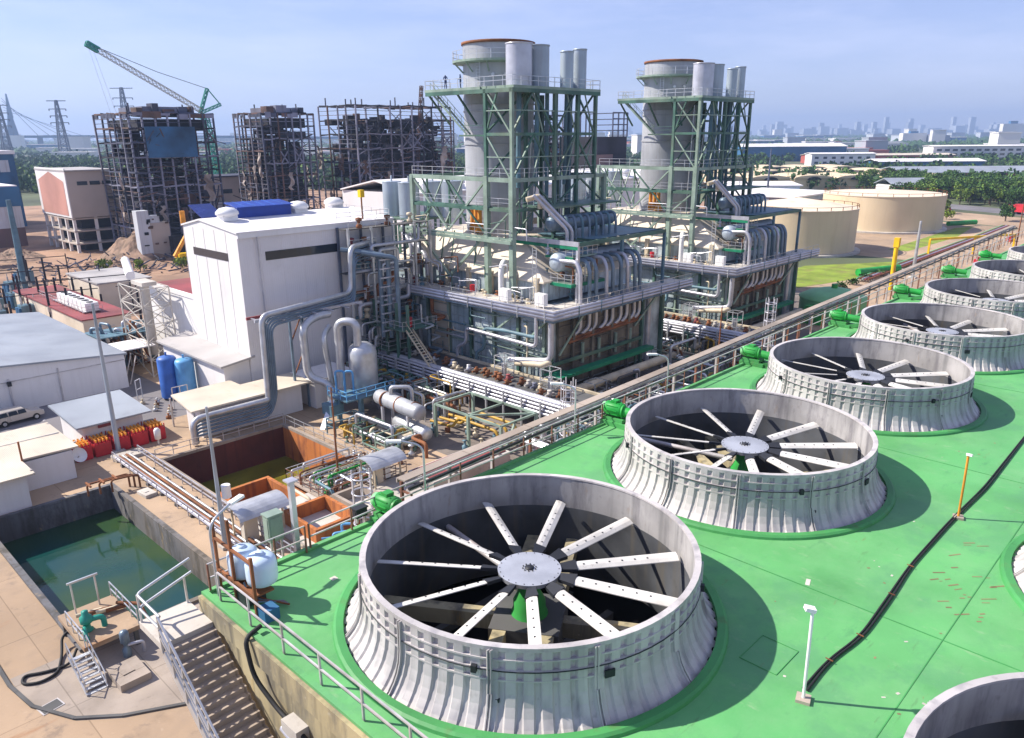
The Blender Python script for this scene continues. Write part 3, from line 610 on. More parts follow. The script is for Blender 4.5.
    def ringrail(b,r,z):
        for h in (.55,1.1): b.lathe([(r-.03,z+h-.03),(r+.03,z+h-.03),(r+.03,z+h+.03),(r-.03,z+h+.03)],SX,SY,0,40,False)
        for k in range(20): a=k*pi/10; b.bar((SX+r*cos(a),SY+r*sin(a),z),(SX+r*cos(a),SY+r*sin(a),z+1.1),.06)
    P('ring_rail','galv',lambda b:ringrail(b,5.85,39))
    for k in range(5): a=-2.5+k*.32; P('stack_port','galv',lambda b:b.hcyl((SX+4.5*cos(a),SY+4.5*sin(a),37.2),(SX+4.95*cos(a),SY+4.95*sin(a),37.2),.22,8))
    P('ladder','galv',lambda b:(b.bar((70.9,73.6,35.5),(70.9,73.6,39.2),.06),b.bar((70.9,74.2,35.5),(70.9,74.2,39.2),.06),[b.bar((70.9,73.6,35.7+.35*k),(70.9,74.2,35.7+.35*k),.04) for k in range(10)]))
    # --- stack platform at 35.5 and the steel tower
    ZT=35.5
    P('top_platform','steel_pale',lambda b:(b.box(67.2,64.3,ZT-.3,83.2,69.6,ZT),b.box(67.0,69.6,ZT-.3,71.3,79.6,ZT),b.box(71.3,69.6,ZT-.28,83,70.6,ZT)))
    P('top_beam','steel_green',lambda b:(b.box(67.0,64.3,ZT-.75,83.2,64.6,ZT-.3),b.box(67.0,64.6,ZT-.75,67.3,79.5,ZT-.3)))
    rail_part(t,[(71.3,79.5,ZT),(67.05,79.5,ZT),(67.05,64.35,ZT),(83.1,64.35,ZT),(83.1,70.5,ZT)],1.5,'galv',.06)
    for p,q in (((70.6,79,31.4),(67.3,79.3,35)),((70.6,74,31.4),(67.3,74,35)),((71,69.9,31.4),(67.3,69.9,35))): P('knee_brace','steel_green',lambda b:b.bar(p,q,.2))
    # stair from the stack platform down to a landing
    def stair(b,p,q,w,n):
        p=Vector(p);q=Vector(q);d=(q-p); s_=Vector((-d.y,d.x,0)).normalized()*w/2
        for s in (-1,1):
            b.bar(p+s_*s,q+s_*s,.06,.22); b.bar(p+s_*s+Vector((0,0,1)),q+s_*s+Vector((0,0,1)),.05)
            for k in range(0,n+1,3): e=p.lerp(q,k/n)+s_*s; b.bar(e,e+Vector((0,0,1)),.045)
        for k in range(n): e=p.lerp(q,(k+.5)/n); b.bar(e-s_,e+s_,.25,.04)
    P('stair','steel_pale',lambda b:stair(b,(67.6,78.8,ZT-.2),(68.6,73.4,30.2),.8,16))
    P('landing','steel_green',lambda b:(b.box(67.2,69.0,29.95,71.0,73.6,30.15),rails(b,[(67.3,73.5,30.15),(67.3,69,30.15)])))
    lv=[(25.0,'steel_pale'),(30.2,'steel_green')]
    for (x,y) in ((67.2,64.6),(67.2,68.9),(74.7,64.6),(79.0,64.6),(82.6,64.6),(82.6,69.2),(74.7,69.4)):
        P('tower_column','steel_green' if (x,y)!=(67.2,64.6) else 'steel_pale',lambda b:b.box(x-.2,y-.2,11 if x<75 else 18,x+.2,y+.2,ZT-.3))
    for (x,y) in ((67.2,83.1),(84.8,83.1),(84.8,64.6)):
        P('tower_column','steel_pale',lambda b:b.box(x-.27,y-.27,11,x+.27,y+.27,25.2))
    for (x,y) in ((67.2,64.6),(67.2,68.9)): P('column_sleeve','steel_pale',lambda b:b.box(x-.32,y-.32,11,x+.32,y+.32,25.4))
    P('tower_beam','steel_pale',lambda b:(b.box(67.0,64.4,24.75,67.4,83.3,25.25),b.box(67.4,64.4,24.75,85,64.8,25.2)))
    P('tower_beam','steel_green',lambda b:(b.box(67.05,64.5,30.0,67.35,69,30.35),b.box(67.3,64.5,30.0,82.7,64.75,30.35),b.box(82.5,64.6,30,82.7,69.2,30.3),b.box(67.3,69.1,30.0,82.5,69.3,30.3)))
    P('tower_beam','steel_green',lambda b:(b.box(67.05,64.8,21.3,67.35,83,21.65),b.box(67.3,64.5,21.3,84.6,64.75,21.65),b.box(84.7,64.8,24.75,84.95,83,25.15),b.box(67.4,82.9,24.75,84.8,83.2,25.15)))
    def br(x0,y0,z0,x1,y1,z1,m='steel_green',w=.2): P('brace',m,lambda b:b.bar((x0,y0,z0),(x1,y1,z1),w))
    # braces: upper tower front (Y=64.6) and side (X=67.2)
    xs=[67.2,74.7,79.0,82.6]
    for za,zb in ((25,30.2),(30.2,35.2)):
        for a,b_ in ((67.2,74.7),(74.7,82.6)):
            m_=(a+b_)/2; br(a,64.6,za,m_,64.6,zb); br(b_,64.6,za,m_,64.6,zb)
        br(67.2,64.7,za,67.2,68.9,zb,'steel_pale'); br(82.6,64.7,zb,82.6,69.1,za)
        br(67.4,69.3,za,74.7,69.3,zb); br(82.4,69.3,za,74.7,69.3,zb)
    br(67.2,68.9,30.2,67.2,66.8,35.2,'steel_green')
    for a,b_ in ((67.2,74.7),(74.7,84.8)):
        m_=(a+b_)/2; br(a,64.6,18.2,m_,64.6,21.4); br(b_,64.6,18.2,m_,64.6,21.4); br(a,64.6,21.5,m_,64.6,24.8); br(b_,64.6,21.5,m_,64.6,24.8)
    for y0,y1 in ((69.2,76.1),(82.9,76.1)):
        br(67.2,y0,24.8,67.2,y1,18.5,'steel_pale',.24); br(67.2,y0,18.4,67.2,y1,12.5,'steel_pale',.3)
    br(67.2,69.2,18.4,67.2,76.1,24.8,'steel_green'); br(67.2,82.9,18.4,67.2,79,21.6,'steel_green'); br(67.2,65,21.4,67.2,68.7,18.4,'steel_pale')
    for y in (71.5,74,78.5,80.5): br(70.4,y,17.9,68.4,y-1.3,13.9,'steel_green',.14)
    # --- level 18.2 platform with its gear
    P('level_platform','steel_pale',lambda b:(b.box(66.8,64.4,17.98,67.5,84,18.2),b.box(66.6,84,17.95,70.9,85.6,18.2),b.box(66.5,64.3,17.6,66.8,85.6,17.95)))
    P('level_platform','steel_green',lambda b:(b.box(74,92,17.9,86,101,18.18),b.box(66.6,96,17.8,74,101,18.1),b.box(67.3,64.8,21.65,67.8,83,21.8),b.box(70.9,61.5,21.65,84.5,66.5,21.85)))
    rail_part(t,[(66.7,85,18.2),(66.7,64.5,18.2)],2.0,'galv'); rail_part(t,[(67.2,82.5,21.8),(67.2,65,21.8),(84,65,21.8)],2.0,'galv'); rail_part(t,[(67.2,83,25.25),(67.2,64.6,25.25),(84,64.6,25.25)],2.0,'galv')
    for k in range(3): P('expansion_joint','rust_orange',lambda b:b.lathe([(.1,18.2),(.75-.15*k,18.3),(.28,19.4),(.28,21.4)],69.3+k*.2,72.4+k*.9,0,8))
    # --- penthouse frame around the steam drum
    PX0,PX1,PY0,PY1,PZ=70.3,88.6,56.9,67.2,18.0
    P('penthouse_roof','steel_green',lambda b:(b.box(PX0,PY0,PZ-.35,PX1,PY0+.3,PZ+.1),b.box(PX1-.3,PY0+.3,PZ-.35,PX1,PY1,PZ+.1),[b.box(PX0+2.2*k,PY0+.3,PZ-.3,PX0+2.2*k+.16,PY1,PZ-.02) for k in range(1,8)]))
    P('penthouse_edge','pipe_white',lambda b:b.box(PX0-.2,PY0-.1,PZ-.35,PX0,PY1,PZ+.2)); P('penthouse_edge','bright_green',lambda b:b.box(PX0-.18,PY0,PZ-.75,PX0-.02,PY1,PZ-.38))
    P('roof_grating','steel_blue',lambda b:b.box(74.5,58.0,PZ,PX1-.4,PY1,PZ+.06))
    for x,y in ((PX0,PY0+.1),(PX1-.2,PY0+.1),(PX1-.2,PY1),(79,PY0+.15)): P('penthouse_post','steel_blue' if x>71 else 'pipe_white',lambda b:b.box(x-.17,y-.17,11,x+.17,y+.17,PZ-.3))
    # second drum higher up with its own small risers
    P('steam_drum','pipe_blue',lambda b:b.hcyl((70.8,61.6,19.9),(82.4,61.6,19.9),.9,18,.5))
    for i in range(8):
        x=72+i*1.35; P('riser_pipe','pipe_blue' if i%2 else 'steel_blue',lambda b:b.tube(fil([(x,61.2,20.6),(x,60.2,20.7),(x,59.9,19.6),(x,59.9,18.0)],.5),.17,8))
    for k in range(2): P('steam_pipe','pipe_white',lambda b:b.tube(fil([(67.8+.9*k,61.8,23.4),(71.4+.9*k,59.6,19.3),(71.4+.9*k,59.6,17.6)],.6),.22,10))
    P('steam_pipe','pipe_cream',lambda b:b.tube(fil([(65.5+2,62.6,22.9),(69,61.8,23.3),(69,61.8,21.8)],.4),.3,10))
    # intermediate floor in the penthouse with rails, valves, cabinets
    P('middle_floor','steel_pale',lambda b:(b.box(69.5,57.3,13.1,75.8,63.5,13.3),b.box(70.4,57.8,16.2,75.0,62,16.35)))
    P('middle_floor','bright_green',lambda b:(b.box(69.3,57.1,12.9,69.5,63.5,13.25),b.box(69.5,57.1,12.9,75.8,57.3,13.25),b.box(70.2,57.7,16.0,70.4,62,16.3)))
    rail_part(t,[(69.4,63.5,13.3),(69.4,57.2,13.3),(75.7,57.2,13.3)],1.0,'galv'); rail_part(t,[(70.3,62,16.35),(70.3,57.8,16.35),(75,57.8,16.35)],1.0,'galv')
    for (x,y,z) in ((64.4,62.8,11),(65.0,57.6,11)): 
        P('control_cabinet','white_paint',lambda b:(b.box(x,y,z+.3,x+.7,y+1.4,z+1.7),b.box(x-.03,y+.15,z+.5,x,y+.62,z+1.55),b.box(x-.03,y+.75,z+.5,x,y+1.25,z+1.55),b.bar((x+.1,y+.1,z),(x+.1,y+.1,z+.3),.1),b.bar((x+.1,y+1.3,z),(x+.1,y+1.3,z+.3),.1)))
    P('exhaust_elbow','white_paint',lambda b:b.tube(fil([(66.4,65.8,11),(66.4,65.8,14.6),(67.5,66.4,15.4),(68.8,67,14.6)],1.2,5),.36,12))
    P('ladder','galv',lambda b:(b.bar((66.6,60.2,11),(66.6,60.2,17.6),.07),b.bar((66.6,60.8,11),(66.6,60.8,17.6),.07),[b.bar((66.6,60.2,11.3+.4*k),(66.6,60.8,11.3+.4*k),.045) for k in range(16)]))
    for i in range(16):
        x=69.9+rn.random()*5.2; y=57.6+rn.random()*5; z=rn.choice([13.3,13.3,16.35,11.0]); m=rn.choice(['pipe_cream','galv','rust','pipe_white','steel_blue','galv'])
        def f(b):
            b.lathe([(.001,0),(.28,0),(.3,.12),(.16,.2),(.16,.6),(.32,.66),(.32,.8),(.1,.85),(.1,1.3),(.24,1.34),(.24,1.42),(.001,1.45)],x,y,z,10)
        P('valve',m,f)
    for i in range(7): 
        x=70.1+i*.75; P('small_pipe',rn.choice(['galv','pipe_cream','rust']),lambda b:b.tube(fil([(x,57.5,13.3),(x,57.5,15.2+.1*i),(x,60.8,15.3+.1*i)],.3),.1,6))
    # gear scattered along the walkway: valves, lamps, boxes
    for i in range(26):
        y=60.6+i*1.25+rn.random()*.5; x=66.0+rn.random()*1.2; m=rn.choice(['pipe_cream','rust','galv','conc_lt','rust','maroon'])
        P('valve',m,lambda b:(b.lathe([(.001,0),(.2,0),(.22,.1),(.1,.2),(.1,.45),(.25,.5),(.25,.6),(.001,.65)],x,y,11,8),b.bar((x-.1,y-.5,11.12),(x+.1,y+.5,11.12),.14)))
    P('red_drum','red_paint',lambda b:b.cyl(66.9,71.5,11,11.9,.35,n=12))
    # --- pipe runs on the side wall
    P('side_pipe','steel_blue',lambda b:b.tube(fil([(63.7,67.4,1.8),(63.7,67.6,4.4),(63.7,66.2,5.0),(63.7,66.2,7.6),(63.7,62.6,7.9),(63.7,57.4,7.9),(63.7,57.4,10.4)],.7),.22,10))
    P('side_pipe','pipe_white',lambda b:b.tube(fil([(63.2,70.6,1.8),(63.2,70.6,4.6),(63.2,68.9,5.4),(63.2,68.9,7.3),(63.2,57.1,7.0),(63.2,57.1,10.4)],.7),.22,10))
    P('side_pipe','steel_pale',lambda b:b.tube([(63.9,56,6.1),(63.9,66,6.3)],.14,8)); P('side_pipe','steel_pale',lambda b:b.tube([(63.9,56,5.6),(63.9,64,5.8)],.14,8))
    r2_=random.Random(17)
    for i in range(34):
        y=57.5+r2_.random()*30; z=2+r2_.random()*7.5; L=r2_.uniform(1.5,6); x=X0-.35-r2_.random()*.7
        q=[(x,y,z),(x,min(91,y+L),z),(x,min(91,y+L),z+r2_.uniform(-2,2.2))] if r2_.random()<.6 else [(x,y,1.2),(x,y,z),(x+.3,y+.8,z)]
        P('small_pipe',r2_.choice(['galv','rust','steel_blue','pipe_white','steel_pale','pipe_cream']),lambda b:b.tube(fil(q,.25,3),r2_.uniform(.05,.11),6))
    for i in range(26):
        y=58+r2_.random()*28; z=r2_.choice([11,11,18.2,13.3]); x=r2_.uniform(65.2,67.4) if z<18 else 67.1
        P('small_pipe',r2_.choice(['galv','rust','pipe_white','steel_green','pipe_cream']),lambda b:b.tube(fil([(x,y,z),(x,y,z+r2_.uniform(.8,2.2)),(x,y+r2_.uniform(1,4),z+1.4)],.25,3),r2_.uniform(.05,.1),6))
    for y in (70.2,83.4):
        for x in (70,74,78,82): 
            if y>80 or x>80: P('inner_column','steel_green',lambda b:b.bar((x,y,18),(x,y,25),.22))
    for k in range(4): P('inner_brace','steel_green',lambda b:(b.bar((69+4*k,83.3,18.3),(73+4*k,83.3,24.8),.16),b.bar((73+4*k,83.3,18.3),(69+4*k,83.3,24.8),.16)))
    for k,x in enumerate((70.9,77.0,80.5)): P('inner_brace','steel_pale',lambda b:(b.bar((x,64.7,25.2),(x+1.8,64.7,30),.13),b.bar((x+1.8,64.7,30.3),(x,64.7,35),.13)))
    for z in (27.6,32.8): P('tower_rail','steel_pale',lambda b:(b.bar((67.2,64.5,z),(82.6,64.5,z),.12),b.bar((67.1,64.6,z),(67.1,68.9,z),.12),b.bar((82.6,64.6,z),(82.6,69.2,z),.12)))
    for i in range(12): x=70.6+i*1.1; P('small_pipe',r2_.choice(['steel_blue','galv','steel_green']),lambda b:b.tube([(x,67.6+r2_.random()*1.2,18.2),(x,67.6,r2_.uniform(24,35))],.09,6))
    # --- silencers: four tall cylinders on the stack platform, two fat two thin
    for x,r,h,m in ((69.9,1.55,4.6,'pipe_white'),(73.1,1.4,4.6,'silo'),(78.5,.82,4.3,'silo'),(81.0,.85,4.7,'silo')):
        P('silencer',m,lambda b:(b.cyl(x,66,ZT,ZT+h,r,n=20),b.lathe([(r+.04,h-.15),(r+.07,h-.1),(r+.07,h),(r-.1,h)],x,66,ZT,20)))
        P('silencer_pipe','steel_blue',lambda b:b.tube([(x,66,ZT-.3),(x,66.2,24)],.3 if r>1 else .22,8))
    # four silos on the level platform behind
    for x,y,r,h in ((76,99.1,1.45,5.2),(76,94.9,1.6,5.2),(80,94.0,1.5,5.2),(80.4,90.0,1.6,5.4)):
        P('silo','silo',lambda b:(b.cyl(x,y,18.2,18.2+h,r,n=20),b.lathe([(r+.03,h-.1),(r+.06,h),(r-.1,h+.02)],x,y,18.2,20),b.box(x-.1,y-.1,18.2+h,x+.1,y+.1,18.2+h+.9)))
    for x,y in ((67.2,96.6),(67.2,90.5),(85,96),(76,96)): P('column','steel_pale',lambda b:b.box(x-.2,y-.2,0,x+.2,y+.2,17.9))
    P('inner_frame','steel_green',lambda b:[b.bar((70+4*i,90+3*j,0),(70+4*i,90+3*j,18),.3) for i in range(4) for j in range(3)]+[b.bar((70,90+3*j,z),(82,90+3*j,z),.25) for z in (5,9,13.5) for j in range(3)])
    # far side of the tower: dark lattice seen through the frame
    for x in (77.5,80,82.6): 
        for y in (71.4,73.8): P('duct_column','steel_green',lambda b:b.box(x-.22,y-.22,18,x+.22,y+.22,ZT-.5))
    for z in (21.5,25,28.5,32): P('duct_beam','steel_green',lambda b:(b.box(77.4,71.3,z,82.7,71.5,z+.3),b.box(77.4,73.7,z,82.7,73.9,z+.3),b.box(82.5,71.5,z,82.7,73.7,z+.3)))
    for k,(x,y) in enumerate(((80,66.6),(78.4,67.6),(76,67),(81.4,68))): P('vertical_pipe','steel_blue',lambda b:b.tube([(x,y,18.2),(x,y,ZT-.3)],.26,8))
    return t
h1=hrsg('tall green framed boiler unit standing beside the white building, grey round stack on top')
h2=dup(h1,(67.2+39.4,64.6-.8,0),label='tall green framed boiler unit beside the domed green tank and the beige tanks')
# lower walkway and pipe rack with rows of valves in front of each unit
def lower_rack(dx,dy,label,y1):
    t=thing('pipe_rack',label,'pipe rack',(57+dx,46+dy,0),'low pipe racks in front of the boiler units'); rn=random.Random(11)
    def P(name,m,f): mb=MB(); f(mb); return mb.build(name,m,t)
    X=57+dx; y0=46.5+dy; Z=3.2
    P('rack_deck','conc_dark',lambda b:b.box(X+.3,y0,Z-.2,X+6.5,y1,Z)); P('rack_edge','pipe_cream',lambda b:b.box(X+6.0,y0,Z+.01,X+6.4,y1,Z+.25))
    for k in range(4): P('pipe','pipe_white',lambda b:b.tube([(X-.1-.12*k,y0,Z+.25-.36*k),(X-.1-.12*k,y1-7,Z+.25-.36*k)]+([(X+.2-.12*k,y1-3.5,Z+2.0-.36*k),(X-.2-.12*k,y1,Z+2.1-.36*k)]),.15,8))
    P('pipe','pipe_white',lambda b:b.tube([(X+.5,y0-.5,Z+.35),(X+.5,y1-8,Z+.35)],.34,10))
    for k in range(int((y1-y0)/2.7)):
        y=y0+1+k*2.7; P('rack_post','galv',lambda b:(b.box(X-.75,y,0,X-.55,y+.2,Z+.5),b.box(X-.75,y+.2,Z-1.2,X+6,y+.35,Z-1.05)))
    for k in range(int((y1-y0-4)/1.02)):
        y=y0+3+k*1.02; x=X+1.8+rn.random()*2.4; s=.5+rn.random()*.35; m=rn.choice(['pipe_cream','rust','conc_lt','rust','galv','maroon','pipe_white','skel_lt'])
        P('valve',m,lambda b:(b.lathe([(.001,0),(.3*s,0),(.42*s,.25),(.42*s,.55),(.25*s,.75),(.12,.8),(.12,1.0*s),(.3,1.03*s),(.3,1.1*s),(.001,1.15*s)],x,y,Z,10),b.hcyl((x-.7,y,Z+.3),(x+.7,y,Z+.3),.13,8)))
    for x,y in ((X+3.4,y0+13),(X+3,y0+5.5)):
        P('instrument_rack','galv',lambda b:(rails(b,[(x,y,Z),(x+1.6,y,Z),(x+1.6,y+1.6,Z),(x,y+1.6,Z),(x,y,Z)],2.6,(2.6,1.4,.5),.08),[b.bar((x+i*1.6,y+j*1.6,Z),(x+i*1.6,y+j*1.6,Z+2.6),.09) for i in (0,1) for j in (0,1)],b.cyl(x+.8,y+.8,Z,Z+1.6,.3,n=8)))
    return t
lower_rack(0,0,'low rack of white pipes and cream valves under the boiler nearer the white building',88)
lower_rack(39.4,-.8,'low rack of pipes and valves between the two boiler units, concrete edge',80)
# ================================================================ basins
def basin_shell(name,lbl,cat,B,depth,wm,fm,rim_w,rim_h,rim_m,holes_floor=True):
    x0,y0,x1,y1=B; t=thing(name,lbl,cat,(x0,y0,0)); mb=MB()
    th=.3; e=.003
    for q,(a,b,c,d) in enumerate(((x0-th,y0-th,x0,y1+th),(x1,y0-th,x1+th,y1+th),(x0,y0-th,x1,y0),(x0,y1,x1,y1+th))):
        MB().box(a,b,-depth,c,d,-.02).build('wall',wm if q==1 or wm!='basin_orange' else 'basin_orange_shaded',t)  # orange basin: one wall in plain rust, the others in its shade-darkened copy
    MB().box(x0,y0,-depth-.2,x1,y1,-depth).build('floor_slab',fm,t)
    w=rim_w
    for (a,b,c,d) in ((x0-w,y0-w,x0,y1+w),(x1,y0-w,x1+w,y1+w),(x0,y0-w,x1,y0),(x0,y1,x1,y1+w)):
        MB().box(a,b,.001,c,d,rim_h).build('rim',rim_m,t)
    return t
tb=basin_shell('water_basin','large open basin full of dark green water with stained concrete walls','basin',WB,4,'basin_wall','algae',.42,.22,'basin_wall')
struct(MB().poly([(WB[0],WB[1],-2.1),(WB[2],WB[1],-2.1),(WB[2],WB[3],-2.1),(WB[0],WB[3],-2.1)]).build('water','water'))
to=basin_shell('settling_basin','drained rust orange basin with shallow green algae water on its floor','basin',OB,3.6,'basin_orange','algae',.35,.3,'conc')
for k in range(4): MB().box(27+k*3,58,-3.6,27.12+k*3,72.3,-3.45).build('floor_rib','pipe_yellow',to)
struct(MB().poly([(OB[0],OB[1],-3.42),(OB[2],OB[1],-3.42),(OB[2],OB[3],-3.42),(OB[0],OB[3],-3.42)]).build('shallow_water','algae'))
# inner box chambers on the near side of the orange basin
tc=thing('concrete_chamber','open topped orange brown concrete chambers standing inside the drained basin','chamber',(26.2,55.8,-3.5))
def ring(x0,y0,x1,y1,z0,z1,w,m,parent,nm='chamber_wall'):
    for a in ((x0,y0,x1,y0+w),(x0,y1-w,x1,y1),(x0,y0+w,x0+w,y1-w),(x1-w,y0+w,x1,y1-w)): MB().box(a[0],a[1],z0,a[2],a[3],z1).build(nm,m,parent)
ring(26.3,55.8,31.4,62.0,-3.55,.0,.35,'basin_orange',tc); ring(31.6,55.7,35.2,58.8,-3.55,.1,.35,'basin_orange',tc)
MB().box(26.7,56.2,-3.4,31,61.6,-2.6).build('chamber_floor','conc_dark',tc)
# the lower bay between the drained basin and the cooling tower, with chambers and pumps
tl=thing('pump_bay','concrete pump bay with low walls between the drained basin and the green deck','chamber',(26,44,0))
MB().box(26.4,44,0,38.8,55.1,.55).build('bay_floor','conc_lt',tl)
ring(27,46.8,31.0,51.6,.56,1.7,.3,'basin_orange',tl,'bay_wall'); ring(31.6,46.8,34.6,51.6,.56,1.5,.3,'conc',tl,'bay_wall')
for k in range(5): MB().tube(fil([(27.6+k*2.2,52,.6),(27.6+k*2.2,52,1.5),(27.6+k*2.2,54.6,1.6)],.4),.14,8).build('bay_pipe',rnd.choice(['galv','pipe_cream','steel_blue']),tl)
# ---------------------------------------------------------------- rails and pipe strip along the drained basin
t=thing('pipe_strip','strip of pipes and white rails running between the two basins','pipe rack',(23.6,45,0))
for k in range(5): MB().tube([(23.0+.32*k,76,.35+.05*(k%2)),(23.0+.32*k,43,.35+.05*(k%2))],.11,8).build('pipe',['pipe_white','rust','galv','rust','galv'][k],t)
for k in range(11): MB().box(22.7,44+3*k,.02,24.7,44.25+3*k,.24).build('pipe_sleeper','conc_dark',t)
rail_part(t,[(22.7,76,0),(22.7,43,0)],2.0,'pipe_white',.07); rail_part(t,[(25.1,76,0),(25.1,56,0),(25.1,43,0)],2.0,'pipe_white',.07)
rail_thing('thin steel guard railing along the orange wall top of the drained basin',[(39.5,55.6,.2),(39.5,72.6,.2)],1.8,'galv','galv',.05)
rail_thing('low guard railing along the back rim of the drained basin below the big pipes',[(25.6,73.0,.2),(39.5,73.0,.2)],1.8,'rail','rail',.06)
# loose slabs
def slab_thing(lbl,x,y,w,d,h,rz,m='conc',z=0,cat='slab'):
    t=MB(); t.cbox((x,y,z+.012),w,d,h,rz); t.cbox((x-.1,y+.2,z+h+.012),w*.4,d*.45,.05,rz+.1); return tag(t.build('concrete_slab',m),lbl,cat)
slab_thing('raised concrete hatch slab with a pale plate on top below the pump platform',11.4,42.3,1.7,2.2,.45,0)
slab_thing('small flat concrete cover beside the basin edge near the pipe strip',22.0,66.2,1.0,1.6,.3,.1,'conc_lt')
slab_thing('flat concrete pit cover at the foot of the tall lamp by the red cylinders',24.2,76.3,2.8,1.6,.3,0,'conc_lt')
t=thing('floor_drain','square steel drain grating set in the paving by the curved kerb','drain',(7.4,42.9,0))
MB().cbox((7.4,42.9,.012),1.15,.85,.03,.15).build('frame','rail',t); mb=MB(); mb.cbox((7.4,42.9,.043),1.0,.72,.01,.15); mb.build('grating','conc_dark',t)
# ---------------------------------------------------------------- pump platform on the basin wall
t=thing('pump_platform','small concrete pump platform jutting into the green water basin with steel stairs','platform',(9.9,44.6,0))
PZ=1.4; MB().box(10.0,44.9,PZ-.3,13.3,49.6,PZ).build('platform_slab','yard',t)
for x in (10.2,13.0): MB().box(x-.12,45,-2,x+.12,45.3,PZ-.3).build('support_leg','conc_dark',t); 
for x in (10.2,13.0): MB().box(x-.12,49.2,-2.3,x+.12,49.5,PZ-.3).build('support_leg','conc_dark',t)
MB().box(10.0,44.7,0,10.2,45,PZ-.3).build('side_wall','conc',t)
rail_part(t,[(13.2,45,PZ),(13.2,49.5,PZ)],1.1,'galv',.06); rail_part(t,[(10.1,44.9,PZ),(10.1,48,PZ)],1.2,'galv',.06)
mb=MB(); mb.bar((10.9,49.0,PZ),(10.9,49.0,PZ+2.2),.09); mb.bar((12.3,49.0,PZ),(12.3,49.0,PZ+2.2),.09); mb.bar((10.7,49.0,PZ+2.2),(12.5,49.0,PZ+2.2),.12); mb.build('hoist_frame','galv',t)
mb=MB()
for k in range(8):
    y=44.7-.30*k; z=PZ-.17*(k+1); mb.box(9.15,y-.27,z-.05,10.15,y,z+.0)
mb.build('stair_step','galv',t)
for x in (9.1,10.2):
    mb=MB(); mb.bar((x,44.8,PZ-.1),(x,42.3,.05),.06,.2); mb.bar((x,44.8,PZ+.9),(x,42.3,1.0),.05); [mb.bar((x,44.8-.8*k,PZ-.1-.45*k),(x,44.8-.8*k,PZ+.9-.43*k),.05) for k in range(4)]; mb.build('stair_rail','galv',t)
t=thing('water_pump','dark green upright pump with elbows standing on the pump platform','pump',(10.8,46.6,PZ))
MB().lathe([(.3,0),(.34,.1),(.2,.2),(.2,.5),(.36,.6),(.36,.95),(.2,1.05),(.2,1.35),(.001,1.4)],10.8,46.6,PZ,14).build('pump_body','crane_green',t)
MB().tube(fil([(10.8,46.6,PZ+.7),(11.7,46.4,PZ+.7),(11.7,46.4,PZ)],.3),.17,10).build('elbow','crane_green',t); MB().tube(fil([(10.7,46.6,PZ+.4),(10.4,45.9,PZ+.4),(10.4,45.4,PZ+.1)],.3),.14,8).build('elbow','crane_green',t)
for i in range(4):
    x,y=11.2+.5*i,48.3-.25*i
    tt=tag(MB().tube([(x-.5,y,PZ+.25),(x+.9,y-.35,PZ+.25)],.14,8).build('pipe','rust' if i%2 else 'pipe_cream'),['cream pipe at the water end of the pump platform','rusty pipe lying next to the water-side pipe on the pump platform','cream pipe in the middle of the pump platform','rusty pipe on the pump platform next to its outer rail'][i],'pipe')
tag(MB().tube(fil([(12.9,47.6,PZ+.5),(13.9,46.4,PZ+.5),(13.9,45.1,.9),(13.9,44.6,.02)],.3),.11,8).build('pipe','rust'),'rusty red pipe bending down from the pump platform to the paving','pipe')
t=thing('pump_motor','pale upright pump motor standing on the ground below the platform','pump',(12.1,44.4,0)); MB().lathe([(.25,0),(.25,.5),(.14,.6),(.14,.9),(.28,1.0),(.28,1.6),(.2,1.75),(.001,1.8)],12.1,44.4,0,12).build('motor','pipe_blue',t); MB().tube(fil([(12.1,44.4,.75),(13,44.1,.75),(13,44.1,0)],.2),.1,8).build('outlet','pipe_white',t)
hs=[(10.2,48.2,1.0),(9.7,48.3,.6),(9.3,47.2,.12),(8.6,45.6,.1),(7.6,45.4,.1),(6.8,46.0,.1),(7.1,46.8,.1),(8.1,46.2,.1),(9.4,45.9,.12),(10.0,46.6,.5)]
tag(MB().tube(fil(hs,.6),.085,8).build('hose','rubber'),'thick black hose looped over the basin wall beside the pump platform','hose')
t=thing('pipe_portal','rusty pipe frame standing over the far corner of the water basin','pipe frame',(19.9,69,0))
for k in range(3): MB().tube(fil([(18.2+k*.9,69.2-k*.3,.2),(18.2+k*.9,69.2-k*.3,1.3),(21.6+k*.3,69.0-k*.4,1.3),(21.6+k*.3,69.0-k*.4,0)],.3),.09,8).build('pipe','rust',t)
for k in range(3): MB().box(18.2+k*1.1,68.4,1.25,18.35+k*1.1,69.6,1.4).build('cross_bar','rust',t)
# ---------------------------------------------------------------- stairs up to the green deck
t=thing('concrete_stairs','long straight flight of concrete steps climbing the stained wall to the deck','stairs',(6.9,21.5,0))
N=50; sy=21.55; LZ=15.28
MB().box(6.85,21.55,LZ-.25,DX0-.13,23.3,LZ).build('landing','conc_lt',t)
for k in range(N):
    y=sy-.235*(k+1); z=LZ-.176*(k+1); MB().box(6.95,y,z-.3,DX0-.13,y+.235,z).build('step','conc',t)
mb=MB()
for x in (6.9,):
    mb.bar((x,sy,LZ-.35),(x,sy-.235*N,LZ-.35-.176*N),.1,.34)
mb.build('stringer','galv',t); MB().bar((DX0-.3,sy,LZ-.5),(DX0-.3,sy-.235*N,LZ-.5-.176*N),.1,.3).build('stringer','conc',t)
mb=MB(); e=Vector((6.85,sy,LZ)); f_=Vector((6.85,sy-.235*N,LZ-.176*N)); 
for h in (1.0,.55,.3): mb.bar(e+Vector((0,0,h)),f_+Vector((0,0,h)),.06)
for k in range(18): p=e.lerp(f_,k/17); mb.bar(p-Vector((0,0,.3)),p+Vector((0,0,1.0)),.06)
mb.build('handrail','galv',t)
